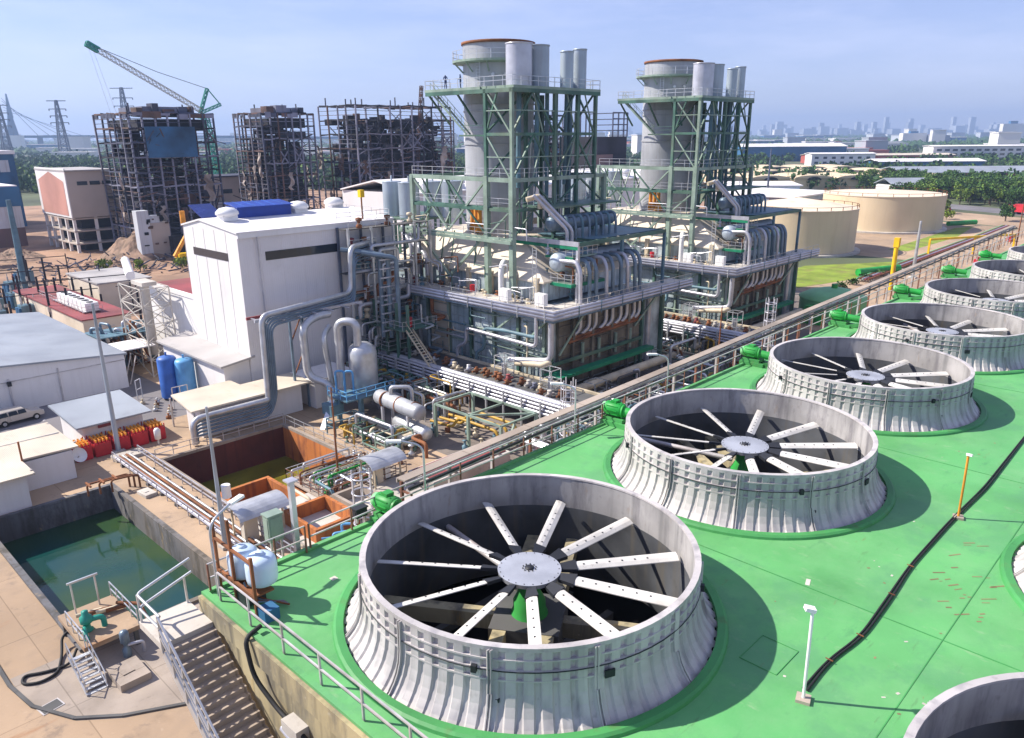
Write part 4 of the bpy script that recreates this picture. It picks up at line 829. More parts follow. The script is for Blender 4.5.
mb=MB(); mb.tube(fil([(6.9,21.5,LZ+1.0),(6.9,23.25,LZ+1.0),(DX0+.1,23.3,LZ+1.5)],.2),.045,8); mb.tube(fil([(6.9,21.5,LZ+.5),(6.9,23.25,LZ+.5),(DX0+.1,23.3,LZ+1.0)],.2),.045,8)
for x,y in ((6.9,21.6),(6.9,23.2),(8.4,23.2)): mb.bar((x,y,LZ),(x,y,LZ+1.0),.06)
mb.build('landing_rail','galv',t)
mb=MB(); [mb.box(7.0,13-3*k,0,7.3,13.3-3*k,max(.5,LZ-.176*(sy-13+3*k)/.235-.6)) for k in range(1)]; mb.build('support_leg','conc',t)
# wall pipes and bracket on the tower's end wall
t=thing('wall_pipe','black cable looping down the stained wall into pipes by the stairs','pipe',(8.45,18,12))
MB().tube(fil([(8.95,19.2,DZ+.2),(8.35,19.1,DZ+.1),(8.3,18.7,DZ-1.0),(8.4,17.6,DZ-1.6),(8.4,16.2,DZ-1.7),(8.4,14.8,DZ-2.3),(8.4,12,DZ-2.8)],.4),.07,8).build('cable','rubber',t)
MB().tube(fil([(8.3,17.2,DZ-1.9),(8.3,15.9,DZ-2.2),(8.3,15.6,DZ-6)],.4),.13,8).build('drain_pipe','pipe_white',t); MB().tube([(8.35,19.6,DZ-4.4),(8.35,14.2,DZ-5.4)],.1,8).build('drain_pipe','pipe_white',t)
MB().box(8.2,16.3,DZ-1.9,8.6,17.1,DZ-1.5).build('wall_bracket','conc_lt',t)
# ---------------------------------------------------------------- white plastic tanks in their rusty frame
for (x,y,z,s,l) in ((9.8,20.5,DZ+.75,.88,'white round-shouldered plastic tank with blue shade, the one farther over the deck'),(9.7,21.5,DZ+.65,.88,'white plastic tank tucked behind its twin at the stair head')):
    t=thing('plastic_tank',l,'tank',(x,y,z),'white plastic tanks in a rusty frame')
    pr=[(.001,0),(.42,.0),(.53,.08),(.56,.25),(.56,.75),(.53,.95),(.42,1.08),(.2,1.14),(.001,1.15)]
    MB().lathe([(r*s,h*s) for r,h in pr],x,y,z,26).build('tank_shell','tank_plastic',t); MB().lathe([(.14,1.13*s),(.14,1.2*s),(.001,1.21*s)],x,y,z,12).build('lid','tank_plastic',t)
t=thing('tank_frame','rusty angle iron frame holding the two white plastic tanks','frame',(9.2,20.2,DZ))
for x,y,h in ((9.2,22.3,2.6),(9.2,21.2,2.9),(9.2,19.9,2.1)): MB().bar((x,y,DZ),(x,y,DZ+h),.09).build('post','rust',t)
for z in (.75,1.9): MB().bar((9.2,22.3,DZ+z),(9.2,19.9,DZ+z),.08).build('rail','rust',t)
MB().box(9.25,20.2,DZ+.5,10.0,22.2,DZ+.56).build('shelf','rust',t); MB().box(9.2,19.4,DZ,9.7,19.9,DZ+.4).build('box','far_blue',t); MB().box(9.2,20.6,DZ+.05,9.9,21.2,DZ+.5).build('pump_box','blackish',t)
for k in range(4): MB().tube(fil([(9.4+.1*k,21+.2*k,DZ+.7),(9.4+.1*k,20.6,DZ+.15),(10.2,20.0-.1*k,DZ+.1)],.2),.035,6).build('tank_pipe','rust' if k%2 else 'pipe_blue',t)
# cabinet and posts at the deck edge
def cabinet(x,y,z,w,d,h,lbl,m='steel_pale',legs=.8):
    t=thing('control_cabinet',lbl,'cabinet',(x,y,z)); MB().box(x,y,z+legs,x+w,y+d,z+legs+h).build('body',m,t)
    MB().box(x-.04,y-.04,z+legs+h,x+w+.04,y+d+.04,z+legs+h+.05).build('hood',m,t); MB().box(x+.06,y-.02,z+legs+.08,x+w-.06,y,z+legs+h-.08).build('door',m,t); MB().box(x-.02,y+.06,z+legs+.08,x,y+d-.06,z+legs+h-.08).build('door',m,t)
    for a,b in ((x+.05,y+.05),(x+w-.1,y+.05)): MB().bar((a,b,z),(a,b,z+legs),.07).build('leg','galv',t)
    return t
cabinet(11.5,23.1,DZ-.6,.55,.4,1.0,'grey green control cabinet on legs at the edge of the green deck','steel_pale',1.0)
t=thing('steel_post','tall white square steel post standing at the green deck edge by the cabinet','post',(12.3,22.7,DZ)); MB().box(12.2,22.6,DZ-.4,12.38,22.78,DZ+2.7).build('post','pipe_white',t); MB().box(12.1,22.5,DZ+2.7,12.48,22.88,DZ+2.76).build('cap','pipe_white',t)
cabinet(14.9,22.7,DZ,.5,.3,.35,'small dark box standing at the deck edge under the railing','blackish',.2)
t=thing('caged_ladder','white caged ladder top rising beside the cable tray end','ladder',(16.5,24.6,13))
def cage(x,y,z0,z1,t):
    for h in range(int((z1-z0)/.7)+1):
        mb=MB(); mb.tube([(x+.42*cos(a),y+.42*sin(a),z0+.7*h) for a in [k*pi/8 for k in range(17)]],.035,6); mb.build('hoop','pipe_white',t)
    for k in range(6): a=k*pi/3; MB().bar((x+.42*cos(a),y+.42*sin(a),z0),(x+.42*cos(a),y+.42*sin(a),z1),.05).build('cage_bar','pipe_white',t)
    mb=MB(); [mb.bar((x+.36,y-.2,z0+.35*k),(x+.36,y+.2,z0+.35*k),.035) for k in range(int((z1-z0)/.35))]; mb.build('rung','pipe_white',t)
cage(16.5,24.6,12.5,DZ+1.1,t)
t=thing('caged_ladder','white caged ladder top beside the tray between the first and second fans','ladder',(32,27,12)); cage(32.2,26.6,13.5,DZ+1.0,t)
t=thing('caged_ladder','white caged ladder top near the domed green tank','ladder',(58,27,12)); cage(58.5,27.3,13.5,DZ+1.6,t)
# ---------------------------------------------------------------- arched canopies
def canopy(x0,x1,y,z,lbl,legs_m='pipe_cream',zb=0):
    t=thing('arched_canopy',lbl,'canopy',((x0+x1)/2,y,zb),'arched metal canopies'); r=1.5; mb=MB(); n=10
    vs=[]
    for xx in (x0,x1):
        for k in range(n+1): a=.25+(pi-.5)*k/n; vs.append((xx,y+r*cos(a),z+r*.62*sin(a)))
        for k in range(n+1): a=.25+(pi-.5)*k/n; vs.append((xx,y+(r-.08)*cos(a),z+(r*.62-.08)*sin(a)))
    m_=n+1; f=[]
    for k in range(n): f+=[(k,k+1,2*m_+k+1,2*m_+k),(m_+k,3*m_+k,3*m_+k+1,m_+k+1),(k,m_+k,m_+k+1,k+1),(2*m_+k,2*m_+k+1,3*m_+k+1,3*m_+k)]
    f+=[(0,2*m_,3*m_,m_),(n,m_+n,3*m_+n,2*m_+n)]
    mb.add(vs,f,False); mb.build('roof','galv',t)
    for xx in (x0+.5,x1-.5): 
        for yy in (y-1,y+1): MB().bar((xx,yy,zb),(xx,yy,z+.35),.13).build('post',legs_m,t)
    MB().box(x0+.8,y-.3,zb,x0+1.9,y+.5,zb+2.1).build('panel_box','tent',t); MB().box(x0+2.2,y-.2,zb,x0+2.8,y+.4,zb+1.9).build('panel_box','white_paint',t)
    return t
canopy(23.0,27.2,52.0,2.3,'arched grey metal canopy over panels at the drained basin, beside the tall lamp')
canopy(35.4,39.2,52.4,2.3,'arched pale canopy hut at the corner of the orange wall')
canopy(30.6,36.4,42.6,1.7,'low arched blue grey cover just below the deck railing')
# red trough
t=thing('red_trough','long maroon topped concrete trough beside the canopy hut','trough',(39,40,0)); MB().box(39.2,47.4,0,48.8,51.0,1.3).build('trough_wall','conc_lt',t); MB().box(39.5,47.7,1.3,48.5,50.7,1.42).build('cover','maroon',t)
t=thing('red_trough','low brick red paved pad below the cable tray','pad',(42,38,0)); MB().box(41,39.5,.02,54,45.8,.5).build('pad','maroon',t); MB().box(30,38,.02,40.5,45.6,.4).build('pad','conc_lt',t)
# ---------------------------------------------------------------- cluster of valves and pipes on the drained basin's near side
t=thing('valve_manifold','crowded manifold of pipes, green valves and rails beside the drained basin','manifold',(32,52,0)); r_=random.Random(21)
MB().box(31.4,52.2,.56,40,58.6,.7).build('manifold_floor','conc',t)
for i in range(46):
    x=31.8+r_.random()*8; y=52.4+r_.random()*6; z=.7; s=.38+r_.random()*.3; m=r_.choice(['rust','pipe_cream','galv','gear_green','pipe_white','maroon','conc_lt','pipe_cream'])
    MB().lathe([(.001,0),(.28*s,0),(.32*s,.15),(.14*s,.3),(.14*s,.7*s),(.33*s,.8*s),(.33*s,.95*s),(.08,1.0*s),(.08,1.3*s),(.25*s,1.33*s),(.25*s,1.4*s),(.001,1.42*s)],x,y,z,8).build('valve',m,t)
for i in range(30):
    y=52.5+.2*i; x0=31.6+r_.random()*3; x1=x0+2+r_.random()*3.5; z=1.0+r_.random()*.9; MB().tube(fil([(x0,y,.7),(x0,y,z),(x1,y,z),(x1,y,.7)],.25),.05+.06*r_.random(),8).build('pipe',r_.choice(['rust','galv','pipe_cream','pipe_white','rust','gear_green']),t)
rail_part(t,[(31.5,58.8,.6),(40,58.8,.6)],1.3,'galv'); rail_part(t,[(31.5,58.8,.6),(31.5,52.2,.6),(40,52.2,.6)],1.3,'rust_rail')
t=thing('pipe_cluster','tangle of small pipes and coloured valves behind the grey green cabinet','pipes',(20,40,0)); MB().box(24.4,39,0,30.5,46.4,.25).build('pad','conc',t)
for i in range(26):
    x=24.6+r_.random()*5.4; y=39.5+r_.random()*6.4; h=.8+r_.random()*1.6
    MB().tube(fil([(x,y,.25),(x,y,h),(x+r_.uniform(-1.2,1.2),y+r_.uniform(-.9,.9),h)],.2),.07+.07*r_.random(),7).build('pipe',r_.choice(['rust','galv','tank_sky','pipe_white','pipe_cream','pipe_white','gear_green']),t)
# ---------------------------------------------------------------- turbine hall and annexes
t=thing('turbine_hall','tall plain white hall with strip windows, domed roof vents and blue roof panels','building',(40.8,81.5,0))
bx0,bx1,by0,by1=40.8,62.3,81.5,94.9
def hall(mb,x0,x1,y0,y1,z,zr,floor=0):
    ym=(y0+y1)/2+1.5
    mb.add([(x0,y0,floor),(x0,y1,floor),(x0,y1,z),(x0,ym,zr),(x0,y0,z)],[(0,1,2,3,4)][0:1])
for nm,vs in (('end_wall',[(bx0,by1,0),(bx0,by0,0),(bx0,by0,20),(bx0,90.2,20.9),(bx0,by1,20)]),('side_wall',[(bx0,by0,0),(bx1,by0,0),(bx1,by0,20),(bx0,by0,20)]),('side_wall',[(bx0,by1,0),(bx0,by1,20),(bx1,by1,20),(bx1,by1,0)]),('end_wall',[(bx1,by1,0),(bx1,by1,20),(bx1,90.2,20.9),(bx1,by0,20),(bx1,by0,0)])):
    MB().poly(vs).build(nm,'white_sheet' if nm=='side_wall' else 'white_wall',t)
rp=[(bx0-.15,by0-.25,20.05),(bx0-.15,90.2,20.98),(bx0-.15,by1+.25,20.05)]
mb=MB(); q=[(x,y,z) for x in (bx0-.15,bx1+.1) for (_,y,z) in rp]; mb.add(q+[(a,b,c-.18) for a,b,c in q],[(0,3,4,1),(1,4,5,2),(6,7,10,9),(7,8,11,10),(0,1,7,6),(1,2,8,7),(3,9,10,4),(4,10,11,5),(0,6,9,3),(2,5,11,8)]); mb.build('roof','white_roof',t)
MB().box(bx0,by0-.22,19.35,bx1,by0-.005,20.0).build('gutter','white_paint',t)
for k in range(1,8): MB().box(bx0+k*2.7,by0-.035,0,bx0+k*2.7+.05,by0-.005,19.3).build('panel_seam','white_roof',t)
for k in range(1,5): MB().box(bx0-.035,by0+k*2.7,0,bx0-.005,by0+k*2.7+.05,19.9).build('panel_seam','white_roof',t)
for k in range(2): MB().box(bx0+2.2+k*12,by0-.35,0,bx0+2.32+k*12,by0-.22,19.4).build('downpipe','pipe_white',t)
w_=MB().box(bx0-.05,84.1,16.6,bx0-.005,92.8,17.5).build('window','glass',t); w_=MB().box(44.0,by0-.05,16.6,53.8,by0-.005,17.6).build('window','glass',t)
for (x,y) in ((43.2,88.0),(53.6,89.6),(60.2,91.4)):
    v=MB().box(x-.9,y-.8,20.7,x+.9,y+.8,21.3).build('roof_vent','white_paint',t); MB().lathe([(.9,21.2),(1.35,21.45),(1.3,21.75),(.85,22.15),(.001,22.3)],x,y,0,18).build('dome_cap','white_paint',v)
mb=MB(); mb.box(44.8,88.6,20.6,52.0,91.4,22.1); mb.build('roof_plenum','blue_cover',t)
mb=MB(); mb.slab([(44.7,88.3,22.1),(44.7,91.6,22.5),(52.2,91.6,22.5),(52.2,88.3,22.1)][::-1],.12); mb.build('solar_panel','blue_cover',t); MB().slab([(41.5,91.0,21.0),(44.3,91.0,21.0),(44.3,94.4,22.3),(41.5,94.4,22.3)],.12).build('solar_panel','solar',t)
for k in range(5): MB().bar((45.8+1.3*k,88.3,22.13),(45.8+1.3*k,91.6,22.53),.08,.06).build('panel_rib','tank_blue',t)
rail_part(t,[(54,by0+.2,20.1),(62,by0+.2,20.1),(62,by1,20.1)],2.0,'galv')
t=thing('yellow_beacon','small yellow lantern on a pole at the roof edge of the white hall','lamp',(58.2,82.0,20)); MB().bar((58.2,82.2,20),(58.2,82.2,22.8),.14).build('pole','rust',t); MB().box(57.9,81.9,22.8,58.5,82.5,23.7).build('lantern','yellow_paint',t)
# lower part of the hall towards the demolition site
t=thing('hall_extension','lower white wall wing beside the steel frame tower with dark red roof','building',(42,96,0)); MB().box(41.6,95.1,0,60,112,10.4).build('wall','white_wall',t); MB().box(42.2,95.4,10.4,60,111.5,10.6).build('roof','maroon',t); MB().box(41.5,95.12,10.4,41.9,112,10.9).build('parapet','white_wall',t)
# annexes
def shed(lbl,x0,y0,x1,y1,zl,zh,wall,roof,over=.5,hi='x1',thick=.22,base=0):
    t=thing('low_building',lbl,'building',((x0+x1)/2,(y0+y1)/2,base)); zz={'x1':(zl,zh,zh,zl),'y1':(zl,zl,zh,zh),'x0':(zh,zl,zl,zh),'y0':(zh,zh,zl,zl)}[hi]
    mb=MB(); o=over; mb.slab([(x0-o,y0-o,zz[0]),(x1+o,y0-o,zz[1]),(x1+o,y1+o,zz[2]),(x0-o,y1+o,zz[3])],thick); mb.build('roof',roof,t)
    mb=MB(); b=[(x0,y0,base),(x1,y0,base),(x1,y1,base),(x0,y1,base)]; c=[(b[i][0],b[i][1],zz[i]-thick-.02) for i in range(4)]; mb.add(b+c,[(0,1,5,4),(1,2,6,5),(2,3,7,6),(3,0,4,7)]); mb.build('wall',wall,t)
    return t
t=shed('white annex with flat grey roof against the tall hall, two blue tanks before it',37.6,81.9,40.75,98.4,5.4,5.9,'white_wall','grey_roof',.55)
MB().box(37.54,83.2,0,37.59,84.6,2.4).build('door','tent',t)
t=thing('low_building','low annex with wide beige flat roof in front of the tall white hall','building',(36,76,0)); 
MB().slab([(30.3,74.6,3.5),(44.3,74.6,3.5),(44.3,79.2,3.6),(38,79.2,3.6),(38,81.6,3.6),(31.2,81.6,3.5)],.18).build('roof','beige_roof',t); MB().box(31.6,75.6,0,43.5,79,3.25).build('wall','white_wall',t); MB().box(35,79,0,38,81.4,3.2).build('wall','white_wall',t)
for x,y in ((30.8,75.2),(30.9,81.2)): MB().bar((x,y,0),(x,y,3.3),.15).build('post','rail',t)
t=shed('shed under the beige roof edge with dark openings near the drained basin corner',44.8,74.8,50,79.2,3.5,3.6,'white_wall','white_roof',.3)
def vtank(lbl,x,y,r,h,m):
    t=thing('vertical_tank',lbl,'tank',(x,y,0)); MB().lathe([(r,.3),(r,h-.35),(r*.85,h-.1),(r*.4,h+.05),(.001,h+.1)],x,y,0,24).build('tank_shell',m,t)
    MB().tube([(x,y,h),(x,y,h+.5)],.12,8).build('nozzle',m,t)
    for a in (.5,2.6,4.7): MB().bar((x+r*.8*cos(a),y+r*.8*sin(a),0),(x+r*.8*cos(a),y+r*.8*sin(a),.4),.2).build('leg','rail',t)
vtank('deep blue upright tank beside its paler twin at the annex',34.9,91.0,1.1,5.3,'tank_blue'); vtank('light blue upright tank in front of the deep blue one at the annex',36.3,89.5,1.1,5.0,'tank_sky')
rail_thing('small guard frame beside the light blue tank',[(33.4,86.8,0),(35.2,86.8,0)],1.0,'rail','rail',.08,2.6); rail_thing('small guard frame beside the deep blue tank',[(31.8,93.4,0),(32.6,94.0,0)],1.0,'galv','galv',.08,2.4)
for i in range(9): tag(MB().lathe([(.001,0),(.3,0),(.3,.3),(.1,.35),(.1,.6),(.2,.62),(.001,.65)],31.6+.45*(i%4),84.2+.9*i,0,8).build('valve',['rust','galv','pipe_cream'][i%3]),'small valve in the row on the ground at the foot of the blue tanks','valve','valves by the blue tanks')
# ---------------------------------------------------------------- big bundle of pipes by the hall
t=thing('pipe_bundle','bundle of big blue grey pipes stepping up from the ground to the boiler','pipes',(30,73,0))
for k in range(6):
    d=.22*k; r=.12 if k else .3
    MB().tube(fil([(30.0+d*.3,74.0-.0*d,.2),(30.0+d*.3,74.0,2.9-.38*k),(38.6+d*.2-.2,74.0-.0*d,2.9-.38*k),(38.6+d,74.2-.0*d,3.0),(39.0+d,74.6,12.0-.25*k),(52.5+d*.2,77.5-d*.4,12.2-.25*k),(52.8+d*.2,77.5-d*.4,17.5-.3*k),(58.5,80.5-d*1.0,17.6-.35*k)],1.1,5),r,10).build('pipe','pipe_blue' if k else 'galv',t)
for k in range(3): MB().tube(fil([(52.4+.8*k,79.0-k,17.2-.2*k),(56+.5*k,77-k,16.6-.2*k),(56.6+.5*k,77-k,15.8),(56.6+.5*k,77-k,6)],.8),.28,10).build('pipe','pipe_blue',t)
for x in (43,44.6): MB().box(x,76,0,x+.25,76.25,11.4).build('support_post','pipe_blue',t)
for z in (4,8): MB().bar((43.1,76.1,z),(44.7,76.1,z+3),.12).build('support_brace','rust',t)
MB().box(39,76,11.0,53,76.25,11.3).build('support_beam','pipe_white',t); MB().box(39,77.8,11.0,53,78.0,11.3).build('support_beam','maroon',t)
for k in range(7): MB().box(39.4+2.1*k,74.4,11.1,39.6+2.1*k,78,11.2).build('pipe_saddle','pipe_white',t)
for k in range(9): MB().box(55.6,75.6,7+k*1.1,57.9,75.8,7.15+k*1.1).build('pipe_clip','pipe_white',t)
# ---------------------------------------------------------------- separator vessel with its skid
t=thing('separator_vessel','upright grey steel vessel with domed top and gooseneck pipe on blue legs','vessel',(47.6,70,0))
MB().lathe([(.001,1.0),(.9,1.1),(1.6,1.7),(1.6,7.0),(1.4,7.6),(.8,8.05),(.001,8.2)],48.4,70.1,0,26).build('vessel_shell','galv',t)
MB().tube(fil([(47.7,69.9,7.9),(47.8,69.9,10.6),(46.4,71.6,10.6),(46.4,71.6,3.0)],1.1,6),.46,12).build('gooseneck','galv',t)
MB().tube(fil([(45.4,72.4,1.2),(45.4,72.4,3.4),(43.8,74.4,4.2),(43.8,74.6,9.9),(45.8,75.4,10.6),(48,75.6,10.6)],1.2,6),.44,12).build('loop_pipe','galv',t)
MB().tube(fil([(46,73,3),(45.6,73.4,8.8),(47.2,74.6,9.4)],1.0,5),.32,10).build('loop_pipe','galv',t)
for x,y in ((44.6,70),(46.2,67.6),(48.6,67.2),(49.8,69.6),(43.8,68.3),(45.2,66.6)): MB().box(x-.13,y-.13,0,x+.13,y+.13,3.0).build('leg','steel_blue' if x<48 else 'pipe_white',t)
MB().box(43.6,66.6,2.9,50,70.2,3.05).build('skid_deck','steel_blue',t); rail_part(t,[(43.6,70.2,3.05),(43.6,66.6,3.05),(50,66.6,3.05)],1.3,'tank_sky',.07)
for x,y in ((45.2,69.2),(44.6,70)): MB().tube(fil([(x,y,3),(x,y,5.6),(x+.7,y-.6,5.6),(x+.7,y-.6,3)],.35),.12,8).build('skid_pipe','tank_sky',t)
MB().box(42.6,68.2,1.2,44.2,70,2.4).build('skid_box','steel_blue',t); MB().bar((41.5,68.5,0),(43.6,69.4,2.6),.6,.1).build('skid_stair','galv',t)
# horizontal heat exchangers
t=thing('heat_exchanger','long pale horizontal vessel on a frame, the upper of two','vessel',(46,60,0),'stacked heat exchangers')
MB().hcyl((46.2,64.2,3.6),(45.8,57.2,3.6),.82,20,.5).build('shell','stack_grey',t)
for y in (63,60.6,58.2): MB().hcyl((46,y,3.6),(46,y-.12,3.6),.88,20).build('band','rust',t)
for y in (62.8,58.6): 
    for x in (45.4,46.7): MB().box(x-.12,y-.12,0,x+.12,y+.12,3.0).build('leg','pipe_white',t)
MB().tube(fil([(46,62,4.4),(46,62,5.2),(47.6,60.5,5.2),(47.6,60.5,3)],.6),.2,8).build('nozzle_pipe','galv',t)
t=thing('heat_exchanger','shorter horizontal vessel with dished end below the long pale one','vessel',(46,60,0),'stacked heat exchangers')
MB().hcyl((46.4,61.5,1.4),(46.1,56.6,1.4),.75,20,.45).build('shell','galv',t); MB().box(45.8,57.6,0,46.8,57.9,.8).build('saddle','rust',t); MB().box(45.8,60.6,0,46.8,60.9,.8).build('saddle','rust',t)
t=thing('pipe_skid','white framed skid of pipes left of the stacked vessels','skid',(44,60,0)); r_=random.Random(5)
for i in range(5): MB().tube(fil([(43.2+.3*i,64.5-.2*i,.3),(43.2+.3*i,64.5-.2*i,2.4-.3*i),(43.4+.3*i,58.6,2.4-.3*i),(43.4+.3*i,58.6,0)],.4),.16,8).build('pipe',['pipe_white','steel_blue','galv','pipe_white','rust'][i],t)
MB().box(42.9,58.2,0,45.2,65,.25).build('skid_base','conc',t)
# yellow pipes in a green frame
t=thing('yellow_pipe_rack','pale green steel frame full of yellow pipes next to the stacked vessels','pipe frame',(50,52,0))
for x,y in ((48.6,58),(48.6,48.4),(53.6,57.6),(53.6,48.4),(48.6,53)): MB().box(x-.14,y-.14,0,x+.14,y+.14,3.6).build('post','steel_pale',t)
for a,b in (((48.6,58,3.6),(48.6,48.4,3.6)),((53.6,58,3.6),(53.6,48.4,3.6)),((48.6,48.4,3.6),(53.6,48.4,3.6)),((48.6,53,3.6),(53.6,53,3.6)),((48.6,58,3.6),(53.6,58,3.6)),((48.6,53,3.6),(53.6,48.4,3.6)),((48.6,48.4,0),(50.6,48.4,3.6))): MB().bar(a,b,.2).build('beam','steel_pale',t)
for k in range(3): MB().tube(fil([(49.6+1.3*k,60,1.0),(49.6+1.3*k,56.5,1.2),(50+1.3*k,56,2.2),(50+1.3*k,50.5,2.2),(50+1.3*k,49.6,.6)],.4),.16,8).build('yellow_pipe','pipe_yellow',t)
for i in range(16): MB().lathe([(.001,0),(.3,0),(.3,.5),(.12,.55),(.12,1),(.3,1.05),(.001,1.1)],48+r_.random()*6,48.5+r_.random()*11,0,8).build('valve',r_.choice(['pipe_cream','steel_blue','galv','rust']),t)
# dense piping between the hall and the first boiler
t=thing('process_piping','dense dark maze of pipes and platforms between white hall and first boiler','pipes',(56,84,0)); r_=random.Random(9)
for z in (5.0,8.2,11.0,14.0,17.0,19.4):
    MB().box(54.5,80.2,z-.15,64.0,81.2,z).build('platform','steel_blue',t) if z<12 else MB().box(53.5,79.2,z-.12,66.5,81.0,z).build('platform','conc_dark',t)
    rail_part(t,[(54,79.3,z),(66,79.3,z)],2.0,'galv')
for x in (53.6,57.0,60.4,63.8,66.4):
    for y in (78.9,81.1): MB().box(x-.13,y-.13,0,x+.13,y+.13,19.5).build('column','galv' if y<80 else 'pylon',t)
for i in range(30):
    z=4+r_.random()*14; x0=53.8+r_.random()*5; x1=x0+2+r_.random()*6; y=78.4+r_.random()*2.4
    MB().tube(fil([(x0,y,z-1.5),(x0,y,z),(x1,y,z),(x1,y,z+r_.choice([-2,1.6]))],.5),.12+.16*r_.random(),8).build('pipe',r_.choice(['galv','galv','pipe_blue','rust','pipe_white','pipe_white']),t)
for k in range(3): MB().tube(fil([(66.5,83-1.6*k,12.2),(66.5,83-1.6*k,16.2-.8*k),(66.8,85.2-1.6*k,17.6-.8*k),(69.5,88.5-1.6*k,17.6-.8*k)],.9,5),.34,10).build('white_elbow','pipe_white',t)
for i in range(24):
    x=54.5+r_.random()*11; y=79.4+r_.random()*1.2; z=r_.choice([5,8.2,11,14,17,19.4]); MB().lathe([(.001,0),(.35,0),(.4,.3),(.2,.5),(.2,.8),(.4,.9),(.4,1.2),(.001,1.3)],x,y,z,8).build('valve',r_.choice(['rust','galv','pipe_cream','steel_blue','maroon','white_paint']),t)
t=thing('process_piping','lower blue green landings, stair and red drum before the first boiler','pipes',(58,76,0))
for z,y0 in ((4.4,76),(7.4,73)): MB().box(56.5,y0,z-.15,62,88,z).build('landing','steel_green',t); rail_part(t,[(56.5,88,z),(56.5,y0,z),(62,y0,z)],1.6,'galv')
mb=MB(); mb.bar((57,73,7.4),(57,68.5,3.4),.06,.25); mb.bar((58,73,7.4),(58,68.5,3.4),.06,.25); mb.bar((57,73,8.4),(57,68.5,4.4),.06)
for k in range(14): mb.box(57,73-.32*k,7.3-.285*k,58,73.25-.32*k,7.34-.285*k)
mb.build('stair','pipe_cream',t); MB().cyl(58.5,74.2,7.4,8.6,.4,n=12).build('red_drum','red_paint',t)
for i in range(18):
    x=56.5+r_.random()*6; y=72+r_.random()*15; z=r_.random()*8; MB().tube(fil([(x,y,z),(x+1.5,y,z+.2),(x+1.5,y+2.5,z+.2),(x+1.5,y+2.5,z+2.5)],.4),.1+.15*r_.random(),8).build('pipe',r_.choice(['steel_blue','galv','steel_green','pipe_blue','rust']),t)
for i in range(8):
    x=56.8+r_.random()*.6; y=73+2*i; MB().box(x-.15,y-.15,0,x+.15,y+.15,10.5).build('column','steel_green',t)

# ---------------------------------------------------------------- tangles of small pipework on the ground in front of the boilers
def tangle(lbl,x0,y0,x1,y1,zm,n,seed,cols=('rust','galv','pipe_cream','pipe_white','steel_blue','steel_green','pipe_yellow','galv','conc_dark')):
    t=thing('process_piping',lbl,'pipes',((x0+x1)/2,(y0+y1)/2,0)); r=random.Random(seed)
    for i in range(n):
        x=r.uniform(x0,x1); y=r.uniform(y0,y1); z=r.uniform(.4,zm); c=r.choice(cols); rad=r.uniform(.07,.2); L=r.uniform(1.5,7)
        q=[(x,y,0),(x,y,z),(min(x1,x+L),y,z),(min(x1,x+L),y,max(0,z-1.5))] if r.random()<.5 else [(x,y,0),(x,y,z),(x,min(y1,y+L),z),(x+1.2,min(y1,y+L),z),(x+1.2,min(y1,y+L),0)]
        MB().tube(fil(q,.4,3),rad,7).build('pipe',c,t)
    for i in range(n//2):
        x=r.uniform(x0,x1); y=r.uniform(y0,y1); s=r.uniform(.5,1.1); MB().lathe([(.001,0),(.3*s,0),(.34*s,.3*s),(.12*s,.45*s),(.12*s,.9*s),(.3*s,s),(.3*s,1.1*s),(.001,1.15*s)],x,y,0,8).build('valve',r.choice(cols),t)
    for i in range(max(3,n//8)):
        x=r.uniform(x0,x1-3); y=r.uniform(y0,y1); m=r.choice(['steel_green','steel_blue','galv','steel_pale']); h=r.uniform(1.6,zm+.6); w=r.uniform(2,4)
        mb=MB(); [mb.bar((x+a*w,y+b*1.6,0),(x+a*w,y+b*1.6,h),.12) for a in (0,1) for b in (0,1)]; rails(mb,[(x,y,0),(x+w,y,0),(x+w,y+1.6,0),(x,y+1.6,0),(x,y,0)],h,(h,h*.6),.1); mb.build('frame',m,t)
    for i in range(max(2,n//14)):
        x=r.uniform(x0,x1); y=r.uniform(y0,y1); MB().hcyl((x,y,1.0),(x+2.6,y,1.0),.45,14,.25).build('small_vessel',r.choice(['galv','pipe_cream','stack_grey']),t)
    return t
tangle('tangle of pipes and frames under the tray, beside the yellow pipe frame',50,33,62,47.5,3.2,58,41)
tangle('tangle of pipes at the foot of the first boiler end wall, below the cream ducts',62,36,84,52,2.6,70,42)
tangle('dark tangle of pipes between the two boilers at ground level',86,44,98,80,3.4,70,43)
tangle('pipes and small vessels in front of the second boiler, below the tray',86,33,120,44,2.6,60,44)
tangle('small pipes and drums around the legs of the grey steel vessel',50.5,60,55.5,78,3.4,50,45)
tangle('small pipework between the stacked vessels and the arched canopy hut',41,54,45,66,1.8,24,46)
tangle('pipes behind the vessel beside the low annex wall',50.5,73,56,80,3.0,24,47)
